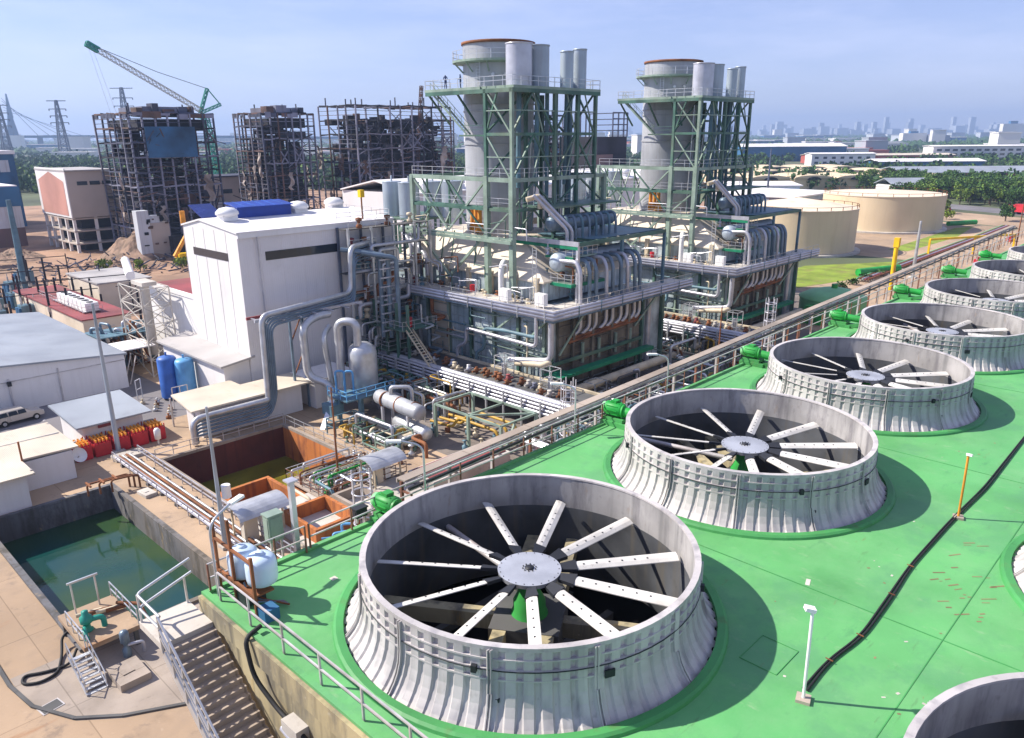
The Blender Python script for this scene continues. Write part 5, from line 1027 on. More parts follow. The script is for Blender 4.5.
# ================================================================ left yard buildings
t=thing('warehouse','large grey roofed warehouse with pale walls behind the parked pickup','building',(24,105,0))
def gable(t,x0,x1,y0,y1,ze,zr,wall,roof,axis='y',o=.3,wallname='wall'):
    """gabled building: ridge along axis"""
    mb=MB()
    if axis=='y':
        xm=(x0+x1)/2
        mb.add([(x0,y0,0),(x1,y0,0),(x1,y0,ze),(xm,y0,zr),(x0,y0,ze),(x0,y1,0),(x1,y1,0),(x1,y1,ze),(xm,y1,zr),(x0,y1,ze)],[(0,1,2,3,4),(9,8,7,6,5),(1,6,7,2),(5,0,4,9)])
        A=[(x0-o,ze-.05),(xm,zr+.05),(x1+o,ze-.05)]; r=MB(); v=[(a,y,z+dz) for dz in (.12,-.08) for y in (y0-o,y1+o) for a,z in A]
    else:
        ym=(y0+y1)/2
        mb.add([(x0,y0,0),(x0,y1,0),(x0,y1,ze),(x0,ym,zr),(x0,y0,ze),(x1,y0,0),(x1,y1,0),(x1,y1,ze),(x1,ym,zr),(x1,y0,ze)],[(4,3,2,1,0),(5,6,7,8,9),(2,7,6,1),(0,5,9,4)])
        A=[(y0-o,ze-.05),(ym,zr+.05),(y1+o,ze-.05)]; r=MB(); v=[(x,a,z+dz) for dz in (.12,-.08) for x in (x0-o,x1+o) for a,z in A]
    mb.build(wallname,wall,t); f=[(0,3,4,1),(1,4,5,2),(6,7,10,9),(7,8,11,10),(0,1,7,6),(1,2,8,7),(3,9,10,4),(4,10,11,5),(0,6,9,3),(2,5,11,8)]
    if axis=='y': f=[g[::-1] for g in f]
    r.add(v,f); r.build('roof',roof,t)
gable(t,3,33.1,99.5,134,4.4,5.7,'white_wall','blue_roof')
MB().box(25.4,99.38,0,25.55,99.49,4.2).build('wall_joint','rail',t); MB().box(4,99.4,3.6,33,99.49,3.68).build('wall_joint','rail',t)
MB().box(20.2,99.35,0,20.4,99.49,4).build('downpipe','pipe_white',t); MB().box(20.1,99.0,3.2,20.5,99.4,3.7).build('wall_lamp','blackish',t); MB().bar((24.5,99.3,5.16),(24.5,133,5.16),.25,.08).build('roof_seam','grey_roof',t)
for k in range(5): MB().bar((33.4,99.8+k*1.6,.2),(34.8,100.4+k*1.6,3.6),.1).build('side_rack','rail',t)
t=shed('small block with mono pitch grey roof between the warehouse and the red cylinders',21.8,80.6,27.6,87.6,2.9,3.3,'white_wall','blue_roof',.75,'y1',.18)
MB().box(23.2,80.4,2.2,24.4,80.56,2.7).build('sign_board','maroon',t); MB().box(21.9,81.8,1.2,21.97,83,2.2).build('window','glass',t)
t=thing('low_building','beige roofed hut at the picture corner beside the green water basin','building',(14,75,0))
MB().slab([(2,70.6,3.1),(14.9,70.6,3.1),(14.9,74.7,3.1),(19.6,74.7,3.0),(19.6,83.6,3.05),(2,83.6,3.1)],.16).build('roof','beige_roof',t)
MB().box(3,71.2,0,14.3,74.7,2.95).build('wall','white_wall',t); MB().box(3,74.7,0,19.0,83.2,2.75).build('wall','white_wall',t); MB().bar((14.9,74.3,2.6),(14.9,74.3,4.9),.14).build('vent_pipe','rust',t)
MB().box(4,79.5,2.95,19.4,79.6,3.12).build('roof_seam','rail',t)
for x,y in ((19.4,74.9),(14.7,70.8),(19.3,83.3)): MB().cbox((x,y,3.3),.18,.18,.12).build('roof_stud','rail',t)
t=thing('satellite_dish','white satellite dish on the corner of the beige roofed hut','dish',(19.6,75.6,1.2)); T=Matrix.Translation((19.7,75.5,1.8))@Matrix.Rotation(R(60),4,(1,.3,0)); mb=MB(); mb.T=T; mb.lathe([(.001,-.18),(.35,-.12),(.65,.0),(.72,.1)],n=20); mb.build('dish','white_paint',t); MB().bar((19.3,75.6,1.3),(19.7,75.5,1.7),.08).build('arm','rail',t)
# red gas cylinder racks with orange tops
def cyl_rack(x,y,lbl):
    t=thing('cylinder_rack',lbl,'cylinder rack',(x,y,0),'red racks of gas cylinders'); 
    MB().box(x-.72,y-.72,0,x+.72,y+1.45,.14).build('rack_base','red_paint',t)
    for a,b in ((-.72,-.72),(.72,-.72),(.72,1.45),(-.72,1.45)): MB().bar((x+a,y+b,.1),(x+a,y+b,1.75),.09).build('corner_post','red_paint',t)
    for i in range(4):
        for j in range(6):
            a,b=x-.52+.35*i,y-.52+.35*j; MB().lathe([(.15,.14),(.16,1.35),(.08,1.5)],a,b,0,8).build('gas_cylinder','red_paint',t); MB().lathe([(.09,1.46),(.1,1.72),(.001,1.75)],a,b,0,6).build('cylinder_cap','orange_paint',t)
    MB().box(x-.74,y-.78,.14,x+.74,y-.72,1.35).build('rack_panel','red_paint',t); MB().box(x-.8,y-.74,.14,x-.74,y+1.45,1.35).build('rack_panel','red_paint',t); MB().bar((x-.72,y,1.74),(x+.72,y,1.74),.08).build('rack_rail','orange_paint',t)
    return t
q0=cyl_rack(20.9,79.0,'red rack of orange capped gas cylinders, nearest the beige roofed hut')
for i,(x,y,l) in enumerate(((22.7,79.0,'red cylinder rack, second from the beige roofed hut'),(24.5,79.0,'red cylinder rack just behind the tall lamp pole'),(26.3,79.0,'red cylinder rack on the far side of the tall lamp pole'),(28.1,79.1,'red cylinder rack at the end beside the white drum'))): dup(q0,(x,y,0),label=l)
t=thing('white_drum','small white drum on a stand beside the red cylinder racks','drum',(27.6,77.2,0)); MB().lathe([(.001,.6),(.3,.65),(.33,1.6),(.2,1.8),(.001,1.85)],27.6,77.2,0,14).build('drum','white_paint',t); MB().bar((27.6,77.2,0),(27.6,77.2,.62),.14).build('stand','galv',t)
# air conditioner building, generator box, beige block
t=thing('low_building','long pale block with dark red flat roof carrying a row of cooling units','building',(36,126,0)); MB().box(36.6,125,0,43.6,160,3.9).build('wall','tent',t); MB().box(36.4,124.8,3.9,43.8,160.2,4.1).build('roof','maroon',t); MB().box(37.4,124.9,2.4,41,124.99,2.6).build('wall_bar','rail',t); MB().box(36.5,140,0,36.59,140.3,3.8).build('downpipe','pipe_white',t)
t=thing('cooling_unit_row','frame on the dark red roof holding the white cooling units','frame',(39,136,4.1)); MB().box(38.2,129.2,4.25,40.8,144,4.37).build('frame','rail',t); rail_part(t,[(38.0,150,4.1),(38.0,129,4.1),(41.0,129,4.1)],1.6,'rail')
cu=thing('cooling_unit','white cooling unit, one of the even row on the dark red roof','cooling unit',(39.6,130,4.37),'cooling units on the dark red roof'); MB().box(38.6,129.4,4.37,40.6,131.0,5.6).build('body','white_paint',cu); MB().lathe([(.55,5.6),(.55,5.66),(.001,5.67)],39.6,130.2,0,14).build('fan_guard','blackish',cu)
for k in range(1,7): dup(cu,(39.6,130+k*1.95,4.37))
t=thing('low_building','windowless beige block behind the dark red roof','building',(47,142,0)); MB().box(46.8,147.5,0,56,164,5.2).build('wall','tent',t); MB().box(46.6,147.3,5.2,56.2,164.2,5.45).build('roof','grey_roof',t)
# cream lattice tower against the hall
def lattice(t,x0,y0,x1,y1,z0,z1,n,m,w=.18,dw=.12,taper=0):
    def c(i,z): 
        f=(z-z0)/(z1-z0)*taper; cx,cy=(x0+x1)/2,(y0+y1)/2; x,y=((x0,y0),(x1,y0),(x1,y1),(x0,y1))[i%4]; return (cx+(x-cx)*(1-f),cy+(y-cy)*(1-f),z)
    for i in range(4): MB().bar(c(i,z0),c(i,z1),w).build('leg',m,t)
    mb=MB()
    for k in range(n):
        za,zb=z0+(z1-z0)*k/n,z0+(z1-z0)*(k+1)/n
        for i in range(4):
            mb.bar(c(i,zb),c(i+1,zb),dw); mb.bar(c(i,za),c(i+1,zb),dw); mb.bar(c(i+1,za),c(i,zb),dw)
    mb.build('lattice',m,t)
t=thing('steel_frame_tower','cream lattice tower holding a pale duct against the white hall','frame',(39,108,0))
lattice(t,37.0,101.5,40.6,108.8,0,11.6,5,'conc_lt',.17,.09); MB().box(38,103.4,11.6,39.9,107.0,12.1).build('hopper','conc_lt',t); MB().cyl(39,105.4,2,11.4,.6,n=12).build('duct','conc_lt',t); MB().hcyl((38.6,108.5,12.4),(43,122,12.6),.6,12).build('duct','white_roof',t)
MB().box(33.4,102.4,3.9,38.2,107.4,4.05).build('canopy_roof','white_roof',t)
for x,y in ((33.6,102.6),(33.6,107.2),(38,107.2)): MB().bar((x,y,0),(x,y,3.9),.14).build('post','rail',t)
t=thing('process_piping','tangle of blue pipes between the dark red roof block and the cream tower','pipes',(36,112,0)); r_=random.Random(31)
for i in range(26):
    x=33.4+r_.random()*6; y=108.4+r_.random()*5; z=1.5+r_.random()*4.5; MB().tube(fil([(x,y,0),(x,y,z),(x+1.5*r_.random(),y+r_.uniform(-2,2),z),(x+2,y,0)],.4),.12+.16*r_.random(),8).build('pipe',r_.choice(['steel_blue','galv','pipe_blue','rust','pipe_white']),t)
for z in (2.4,4.6): MB().box(33.2,108.2,z,40,113.4,z+.12).build('platform','steel_blue',t)
# pickup truck
def car(lbl,cat,x,y,rz,body,L=5.1,van=False):
    t=thing('pickup_truck' if not van else 'parked_car',lbl,cat,(x,y,0)); T=Matrix.Translation((x,y,0))@Matrix.Rotation(rz,4,'Z')
    def g(): m=MB(); m.T=T; return m
    w=.88
    pr=[(-2.55,.45),(-2.55,.95),(-.75 if not van else -2.4,1.0),(-.7 if not van else -2.2,1.62),(.75,1.66),(1.35,1.08),(2.4,.95),(2.55,.7),(2.5,.42)]
    if not van: pr=[(-2.55,.45),(-2.55,1.02),(-2.3,1.05),(-2.2,1.6),(.55,1.66),(1.25,1.08),(2.4,.95),(2.55,.7),(2.5,.42)]
    mb=g(); n=len(pr); tp=lambda z:w-(.16 if z>1.3 else .03)
    vs=[(a,-tp(b),b) for a,b in pr]+[(a,tp(b),b) for a,b in pr]; mb.add(vs,[tuple(range(n)),tuple(range(n,2*n))[::-1]]+[((i+1)%n,i,n+i,n+(i+1)%n) for i in range(n)]); mb.build('body',body,t)
    for s in (-1,1):
        for a,b in ((-2.1,-1.2),(-1.05,-.2),(-.1,.65)): mb=g(); mb.add([(a,s*.9,1.1),(b+.1,s*.9,1.1),(b,s*.78,1.55),(a+.05,s*.78,1.55)],[(0,1,2,3)]); mb.build('side_window','glass',t)
        for a in (-1.6,1.65):
            mb=g(); mb.hcyl((a,s*.7,.36),(a,s*.94,.36),.36,16); wh=mb.build('wheel','rubber',t); mb=g(); mb.hcyl((a,s*.93,.36),(a,s*.96,.36),.2,10); mb.build('rim','galv',wh)
        mb=g(); mb.box(2.45,s*.55-.16,.7,2.56,s*.55+.16,.86); mb.build('headlight','white_paint',t); mb=g(); mb.box(-2.58,s*.7-.1,.75,-2.54,s*.7+.1,.98); mb.build('tail_light','red_paint',t)
    mb=g(); mb.add([(1.28,-.76,1.1),(1.28,.76,1.1),(.62,.7,1.6),(.62,-.7,1.6)],[(0,1,2,3)]); mb.build('windscreen','glass',t); return t
car('beige white pickup with canopy parked along the long grey roofed warehouse','truck',19.6,95.6,.12,'car_silver')
car('blue white car cut by the picture edge beside the pickup','car',15.0,95.0,.12,'tank_plastic',van=True)
# transformers and switchyard
tr=thing('transformer','grey blue transformer with bushings in the crowded switchyard','transformer',(36,150,0),'transformers in the switchyard'); MB().box(34.6,149,0,37.4,151.4,3).build('tank','steel_blue',tr)
for k in range(3): MB().lathe([(.16,3),(.2,3.3),(.12,3.5),(.2,3.8),(.1,4.0),(.06,4.6)],35+k*1.0,150.2,0,8).build('bushing','maroon' if k%2 else 'conc_lt',tr)
for k in range(2): MB().box(34.2,149.2+k*1.2,.4,34.58,150.1+k*1.2,2.6).build('radiator','far_blue',tr)
for i,(x,y) in enumerate(((30.5,148),(38,164),(33,160),(29,168),(41,178),(35,176),(24,158),(26,180),(46,190),(38,192))): dup(tr,(x,y,0),rz=(i%3)*.2)
ps=thing('switchyard_post','tall thin dark post in the line beside the transformers','post',(43,176,0),'posts in the switchyard'); MB().lathe([(.22,0),(.18,8)],43,176,0,8).build('post_shaft','skel_dark',ps); MB().lathe([(.3,3),(.34,3.4),(.3,3.9)],43,176,0,8).build('insulator','conc_lt',ps)
for i in range(26): dup(ps,(29+(i%9)*2.5+rnd.uniform(-.3,.3),143+(i//9)*15-(i%9)*.9,0),sc=(1,1,.55+.5*rnd.random()))
t=thing('gantry','dark steel gantry beams over the switchyard transformers','gantry',(36,170,0))
for y in (150,165,184): 
    for z in (4.5,6.5): MB().bar((27,y+3,z),(52,y-3,z),.14).build('beam','skel_dark',t)
    for x in (27,39,52): MB().bar((x,y+3-(x-27)*.24,0),(x,y+3-(x-27)*.24,7),.18).build('post','skel_dark',t)
# tall masts
def mast(x,y,h,r,lbl,m='pylon',z=0,r2=None,head=None):
    t=thing('lamp_mast',lbl,'mast',(x,y,z)); MB().cyl(x,y,z,z+h,r,r2 or r*.45,12).build('pole',m,t)
    MB().box(x-r*2,y-r*2,z,x+r*2,y+r*2,z+.25).build('base','conc_lt',t)
    if head: MB().box(x-.5,y-.15,z+h,x+.5,y+.15,z+h+.2).build('lamp_head','white_paint',t)
    return t
mast(43.6,180.9,18.5,.8,'thick dark tapered mast standing in the switchyard','steel_blue',r2=.45)
mast(24.0,78.2,15.2,.26,'tall blue grey tapered lamp mast in front of the red cylinders','silo')
mast(22.4,52.4,11.5,.2,'slim blue grey mast beside the pipe strip and arched canopy','silo')
MB().cyl(22.9,52.1,4.2,5.2,.35,n=10).build('warning_horn','white_paint',bpy.data.objects['lamp_mast.002'] if 'lamp_mast.002' in bpy.data.objects else None)
mast(34.5,55.0,9.5,.12,'thin brown lightning rod at the corner of the drained basin','rust')
mast(74.0,40.0,12.5,.13,'thin brown rod between the two boiler units','rust')
mast(84.2,37.0,8.5,.13,'short thin rod in front of the second boiler','rust')
mast(180.4,52.7,12.2,.4,'pale grey pole leaning by the road next to the yellow pole','galv',r2=.25)
t=thing('yellow_pole','thick yellow pole with a wide head beside the access road','pole',(163.1,51.4,0)); MB().cyl(163.1,51.4,0,8.6,.42,n=12).build('pole','yellow_paint',t); MB().box(162.6,50.9,8.6,163.6,51.9,10.4).build('head','yellow_paint',t)
mast(330,161,24,.55,'tall thin mast rising behind the second boiler','pylon')
mast(118,37,12,.12,'thin dark lamp pole beyond the tray near the domed green tank','rust'); mast(240,46,14,.2,'thin red brown pole by the road junction','rust')
# ================================================================ burnt out power house skeletons
def skeleton(lbl,x0,y0,x1,y1,h,nx,ny,nz,seed,net=None,penth=True,dens=1.0,lt=.35):
    t=thing('ruined_building',lbl,'ruin',(x0,y0,0),'burnt out boiler houses'); r=random.Random(seed); X=[x0+(x1-x0)*i/nx for i in range(nx+1)]; Y=[y0+(y1-y0)*i/ny for i in range(ny+1)]; Z=[h*i/nz for i in range(nz+1)]
    pick=lambda: r.choice(['skel_lt' if r.random()<lt else 'skeleton','skeleton','skel_dark','skel_rust'])
    def part(n,m,mb): mb.build(n,m,t)
    for i,x in enumerate(X):
        for j,y in enumerate(Y):
            front=j==0 or i==0
            if not front and r.random()<.35: continue
            part('column','skel_lt' if front and r.random()<.6 else pick(),MB().bar((x,y,0),(x+r.uniform(-.4,.4),y+r.uniform(-.4,.4),h*(1 if front else r.uniform(.6,1))),.42 if front else .4))
    for k,z in enumerate(Z[1:],1):
        for j,y in enumerate(Y):
            mb=MB()
            for i in range(nx):
                if r.random()<.1 and k<nz: continue
                mb.bar((X[i],y,z+r.uniform(-.3,.3)),(X[i+1],y,z+r.uniform(-.3,.3)),.34,.38)
            if mb.v: part('floor_beam','skel_lt' if j==0 and r.random()<.55 else pick(),mb)
        for i,x in enumerate(X):
            mb=MB()
            for j in range(ny):
                if r.random()<.1: continue
                mb.bar((x,Y[j],z),(x,Y[j+1],z+r.uniform(-.2,.2)),.34,.38)
            if mb.v: part('floor_beam',pick(),mb)
        for q in range(2): part('floor_rail',pick(),MB().bar((x0,y0-.1-q*.05,z-h/nz*(.35+.3*q)),(x1,y0-.1-q*.05,z-h/nz*(.35+.3*q)+r.uniform(-.4,.4)),.14)); part('floor_rail',pick(),MB().bar((x0-.1,y0,z-h/nz*(.35+.3*q)),(x0-.1,y1,z-h/nz*(.35+.3*q)),.14))
        # charred floors, hanging sheets and machinery between the frames
        if r.random()<.8:
            a,b=sorted(r.sample(X,2)) if nx>1 else (x0,x1); part('charred_floor','skel_dark',MB().box(a,Y[0]+1+r.random()*3,z-.3,b,y1-r.random()*4,z-.05))
    for i in range(int(150*dens)):
        a=r.uniform(x0+1,x1-4); b=r.uniform(y0+1.2,y1-3); z=r.uniform(0,h*.86)
        part('charred_machine','skel_dark' if r.random()<.72 else pick(),MB().box(a,b,z,a+r.uniform(.8,4.4),b+r.uniform(1,4),z+r.uniform(.6,3.4)))
    for i in range(int(120*dens)):
        a=r.uniform(x0,x1); b=r.choice([y0-.3,y0+1,r.uniform(y0,y1)]); z=r.uniform(1,h*.9)
        part('bent_member',pick(),MB().bar((a,b,z),(a+r.uniform(-7,7),b+r.uniform(-2,2),z+r.uniform(-5,4)),r.uniform(.1,.26)))
    for i in range(nx): 
        if r.random()<.6:
            k=r.randrange(nz-1); part('brace','skel_lt',MB().bar((X[i],y0-.1,Z[k]),(X[i+1],y0-.1,Z[k+1]),.35)); part('brace','skel_lt',MB().bar((X[i+1],y0-.1,Z[k]),(X[i],y0-.1,Z[k+1]),.35))
    for i in range(int(8*dens)):
        # torn hanging cladding, crumpled strips
        a=r.uniform(x0,x1-2) if r.random()<.45 else None; z=r.uniform(.25*h,.7*h); L=r.uniform(6,15); w=r.uniform(1.5,3.6); mb=MB(); vs=[];f=[]; n=7; L*=.6; w*=.6
        for q in range(n):
            zz=z-L*q/n; o=r.uniform(-.7,.7)
            for s in (0,.5,1): vs.append((a+w*s+o,y0-.6+r.uniform(-.5,.3),zz) if a is not None else (x0-.6+r.uniform(-.5,.3),y0+2+i*1.6+w*s+o,zz))
        for q in range(n-1):
            for s in (0,1): f.append((q*3+s,q*3+s+1,q*3+s+4,q*3+s+3))
        mb.add(vs,f); part('torn_cladding','sheet_torn' if r.random()<.7 else 'skel_rust',mb)
    if penth:
        part('penthouse','skel_lt',MB().box(x0+(x1-x0)*.2,y0+1.4,h,x0+(x1-x0)*.78,y1-5,h+1.7)); [part('roof_unit',r.choice(['skeleton','skel_lt','skel_rust']),MB().box(x0+(x1-x0)*u,y0+.6,h,x0+(x1-x0)*u+r.uniform(1,3),y0+4,h+r.uniform(.8,2.6))) for u in (.12,.3,.42,.6,.72)]; 
        for q in range(9):
            a=x0+(x1-x0)*(.06+.104*q)
            if r.random()<.8: part('parapet',r.choice(['skel_lt','skeleton','skel_lt','skel_rust']),MB().box(a,y0-.3,h-r.uniform(.5,1.5),a+(x1-x0)*.104,y0-.02,h+r.uniform(-.2,.5)))
            b=y0+(y1-y0)*(.11*q)
            if r.random()<.6: part('parapet','skeleton',MB().box(x0-.3,b,h-1.1,x0-.02,b+(y1-y0)*.1,h+r.uniform(-.4,.2)))
        part('roof_block','skel_dark',MB().box(x0+3,y0+2,h-4.2,x1-2,y1-1,h-1.4))
    for i in range(int(5*dens)): a=r.uniform(x0,x1);b=r.uniform(y0,y1); part('roof_stub','skeleton',MB().bar((a,b,h),(a,b,h+r.uniform(1,3.4)),.3))
    if net: a,b,c,d=net; part('blue_net','net_blue',MB().box(a,y0-.9,d,c,y0-.75,b))
    return t
skeleton('blackened steel boiler house with blue netting and white building stub at its foot',80,210,102.5,232,36,7,5,10,1,net=(83.5,32.8,96.5,25.2))
skeleton('blackened boiler house skeleton with torn brown cladding, middle of the ruins',125,225,143,243,37,7,5,10,2)
skeleton('widest ruin, long open grid of pale steel behind the nearer stack',150,212,190,232,39.5,9,4,9,3,penth=False,dens=2.6,lt=.7)
skeleton('ruin seen through the steel tower of the first boiler, dark block with scaffolding',206,196,236,214,37,6,3,9,4,dens=1.8,penth=False)
skeleton('small pale framework ruin just beside the nearer stack',196,240,216,256,36,4,2,9,5,penth=False,dens=.5,lt=.7)
t=thing('ruined_building','dark boxy ruin with a small lattice cage on top, between the two stacks','ruin',(228,170,0),'burnt out boiler houses'); MB().box(206,160,0,222,176,29.5).build('wall','skel_dark',t); MB().box(204,159.6,14,214,159.95,24).build('burnt_panel','far_brown',t)
for x in (214,217,220,222): 
    for y in (160,176): MB().bar((x,y,29.5),(x,y,37),.35).build('cage_post','skeleton',t)
for z in (31.5,33.3,35.1,37): MB().bar((214,160,z),(222,160,z),.3).build('cage_bar','skeleton',t); MB().bar((222,160,z),(222,176,z),.3).build('cage_bar','skeleton',t)
t=thing('low_building','white two storey stub with holes under the netted ruin','building',(84,205,0)); MB().box(77.2,206.4,0,80.2,209.0,12.4).build('wall','far_white',t); MB().box(80.25,206.6,0,85.2,209.0,9.2).build('wall','tan_wall',t); MB().box(80.25,206.9,9.2,83,209,11.0).build('wall','far_white',t)
for i in range(12): x=77.6+rnd.random()*6.6; z=2+rnd.random()*10; MB().box(x,206.3,z,x+.4+rnd.random()*1.2,206.39,z+.3+rnd.random()*.6).build('hole','skel_rust' if i%2 else 'darkvoid',t)
MB().box(84.6,204.5,0,97,209,5.5).build('wall','skel_dark',t)
t=thing('tan_building','tan and pink gabled block on open columns beside the blackened ruin','building',(72,236,0))
MB().box(70.6,233,9.5,83,258,21.6).build('wall','tan_wall',t); MB().box(70.3,233,9.5,70.58,258,22.4).build('gable_wall','white_wall',t); MB().add([(70.25,235,10),(70.25,256,10),(70.25,256,19),(70.25,246,21.4),(70.25,235,19)],[(4,3,2,1,0)]).build('pink_panel','pink_wall',t); MB().box(70.2,232.6,21.6,83.2,258.3,22).build('roof','grey_roof',t)
for k in range(3): MB().box(73+k*3.2,232.9,18,75.6+k*3.2,232.98,19).build('window','glass',t)
for z in (2.2,5.6,8.9): MB().box(70.5,233.4,z,83,258,z+.4).build('floor_slab','tan_wall',t)
for x in (70.9,76.5,82.4): 
    for y in (233.8,240,246,252,257.4): MB().box(x-.35,y-.35,0,x+.35,y+.35,9.5).build('column','white_wall',t)
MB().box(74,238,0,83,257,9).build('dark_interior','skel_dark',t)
t=thing('tan_building','long low tan block linking the pink gabled block with the ruins','building',(110,262,0)); MB().box(88,262,0,150,276,17).build('wall','tan_wall',t); MB().box(87.6,261.6,17,150.4,276.4,17.5).build('roof','skeleton',t)
for k in range(9): MB().box(92+6*k,261.9,11.6,95.5+6*k,261.98,13).build('window','glass',t)
MB().box(100,258,0,128,261.5,9).build('annex_wall','far_white',t)
t=thing('warehouse','blue topped white warehouse at the picture edge beyond the switchyard','building',(60,280,0)); MB().box(36,262,5.4,66,300,11.5).build('wall','far_white',t); MB().box(36,262,0,66,300,5.4).build('base_wall','far_brown',t); MB().box(35.8,261.8,11.5,66.3,300.2,17).build('blue_band','far_blue',t); MB().box(36,262,17,66,300,17.3).build('roof','white_roof',t)
t=thing('warehouse','dark windowed hall with pale roof behind the blue topped warehouse','building',(72,330,0)); MB().box(56,322,0,82,352,25).build('wall','net_blue',t); MB().box(55.6,321.6,25,82.4,352.4,26.2).build('roof','white_roof',t)
for k in range(6): MB().box(57+4*k,321.9,19,60+4*k,321.98,23).build('window','far_white',t)
# rubble, debris
def mound(name,lbl,cx,cy,rx,ry,h,m,n=40,seed=1):
    r=random.Random(seed); vs=[];f=[]
    for i in range(n+1):
        for j in range(n+1):
            u,v=i/n*2-1,j/n*2-1; d=math.hypot(u,v); k=max(0,1-d)**.8; z=h*k*(.8+.5*noise.noise(Vector((u*2.2+seed,v*2.2,0))))+k*.7*noise.noise(Vector((u*9,v*9,seed))); vs.append((cx+u*rx,cy+v*ry,max(-.05,z) if d<1 else -.05))
    for i in range(n):
        for j in range(n): a=i*(n+1)+j; f.append((a,a+n+1,a+n+2,a+1))
    o=MB().add(vs,f).build(name,m); o['kind']='stuff'; return o
mound('rubble','',79,216,8,12,7.5,'rubble',44,3); mound('rubble','',66,205,9,6,2.0,'dirt',26,8); mound('rubble','',100,200,14,6,2.6,'skel_dark',36,6); mound('dirt','',56,238,7,11,2.4,'rubble',30,5)
r_=random.Random(77); mb=MB()
for i in range(620):
    x=r_.uniform(48,128); y=r_.uniform(176,214) ; 
    if r_.random()<.5: x=r_.gauss(104,10); y=r_.gauss(198,5)
    a=r_.uniform(0,3.1); L=r_.uniform(.6,3.6); z=r_.uniform(0,1.8); mb.bar((x,y,z),(x+L*cos(a),y+L*sin(a),max(0,z+r_.uniform(-1.4,1.4))),r_.uniform(.1,.35))
o=mb.build('debris','skeleton'); o['kind']='stuff'
t=thing('excavator','orange and yellow excavator arm beside the white hall among debris','excavator',(84,194,0)); MB().box(81,193,.9,85,196,2.4).build('cab','yellow_paint',t); MB().box(80.6,192.6,0,85.4,193.4,.9).build('track','rubber',t); MB().box(80.6,195.6,0,85.4,196.4,.9).build('track','rubber',t)
MB().bar((80.5,194.5,1.8),(84.4,194.5,7.2),.8).build('boom','orange_paint',t); MB().bar((84.4,194.5,7.2),(87.6,194.5,4.5),.5).build('stick','orange_paint',t); MB().box(87,193.8,3.4,88.4,195.4,4.6).build('bucket','rust',t)
t=thing('yellow_beacon','orange capped pole rising behind the ridge corner of the white hall','lamp',(64.6,150,0)); MB().cyl(64.6,150,0,14,.25,n=8).build('pole','rail',t); MB().cyl(64.6,150,14,16.7,.5,n=10).build('lantern','orange_paint',t)
# crane
t=thing('tower_crane','pale lattice luffing crane with green head and long jib over the ruins','crane',(164,330,0))
def latbeam(t,nm,p,q,w,n,m,d=.22):
    p=Vector(p);q=Vector(q);D=(q-p).normalized(); a=D.cross(Vector((0,0,1)))
    a=a.normalized() if a.length>.1 else Vector((1,0,0)); b=a.cross(D).normalized(); cs=[a*w/2+b*w/2,a*w/2-b*w/2,-a*w/2-b*w/2,-a*w/2+b*w/2]; mb=MB()
    for c in cs: mb.bar(p+c,q+c,d)
    for k in range(n):
        u,v=p.lerp(q,k/n),p.lerp(q,(k+1)/n)
        for i in range(4): mb.bar(u+cs[i],v+cs[(i+1)%4],d*.7); mb.bar(v+cs[i],v+cs[(i+1)%4],d*.7)
    mb.build(nm,m,t)
latbeam(t,'mast',(162,330,0),(157.2,330,39),2.4,18,'crane_green',.36)
latbeam(t,'jib',(156.5,330,40.5),(119,330,61.5),1.7,26,'crane_rust',.17); latbeam(t,'jib_tip',(119,330,61.5),(115,330,63.7),1.6,3,'crane_green',.6)
latbeam(t,'head_frame',(155.5,330,39.6),(159.8,330,49.5),1.0,5,'crane_green',.28); latbeam(t,'counter_jib',(156,330,40),(164.8,330,43.4),1.0,5,'crane_green',.28)
MB().tube([(159.8,330,49.5),(140,330,55.0),(117,330,63.2)],.12,5).build('stay_cable','skel_dark',t); MB().tube([(159.8,330,49.5),(164.8,330,43.4)],.25,5).build('stay_cable','crane_green',t)
MB().tube([(115.5,330,63),(120,330,38)],.05,4).build('hoist_rope','galv',t); MB().tube([(117,330,62),(122,330,39)],.05,4).build('hoist_rope','galv',t); MB().box(154.6,329,37.6,157.6,331,39.6).build('crane_cab','crane_green',t)
t=thing('long_boom','thin rusty boom poking above the widest ruin','boom',(176,214,0)); latbeam(t,'boom',(175,213,22),(178,213,46),.8,12,'skel_rust',.2); MB().bar((172,214,0),(175,213,22),.9).build('boom_base','skel_lt',t)
# ---------------------------------------------------------------- pylons and the cable stayed bridge
def pylon(lbl,x,y,h,sc):
    t=thing('power_pylon',lbl,'pylon',(x,y,0),'electricity pylons beyond the ruins'); w=h*.085
    lattice(t,x-w,y-w,x+w,y+w,0,h,9,'pylon',.9*sc,.45*sc,.82)
    for k,(z,l) in enumerate(((.99,.16),(.86,.14),(.75,.14),(.64,.15))):
        MB().bar((x-l*h*.72,y+l*h*.69,h*z),(x+l*h*.72,y-l*h*.69,h*z),.9*sc,.8*sc).build('cross_arm','pylon',t)
        if k: 
            for s in (-1,1): MB().bar((x+s*l*h*.72,y-s*l*h*.69,h*z),(x+s*l*h*.72,y-s*l*h*.69,h*z-2.4),.8*sc).build('insulator','pylon',t)
    return t
pylon('tall lattice pylon with four cross arms beside the bridge tower',368,1200,79,1.3); pylon('lattice pylon half cut by the picture edge next to the bridge tower',300,1200,72,1.3); pylon('lattice pylon with its head poking above the netted ruin',455,1200,98,1.2)
t=thing('cable_stayed_bridge','distant blue grey bridge with a pointed tower and long deck on piers','bridge',(900,2600,0))
BY=2600
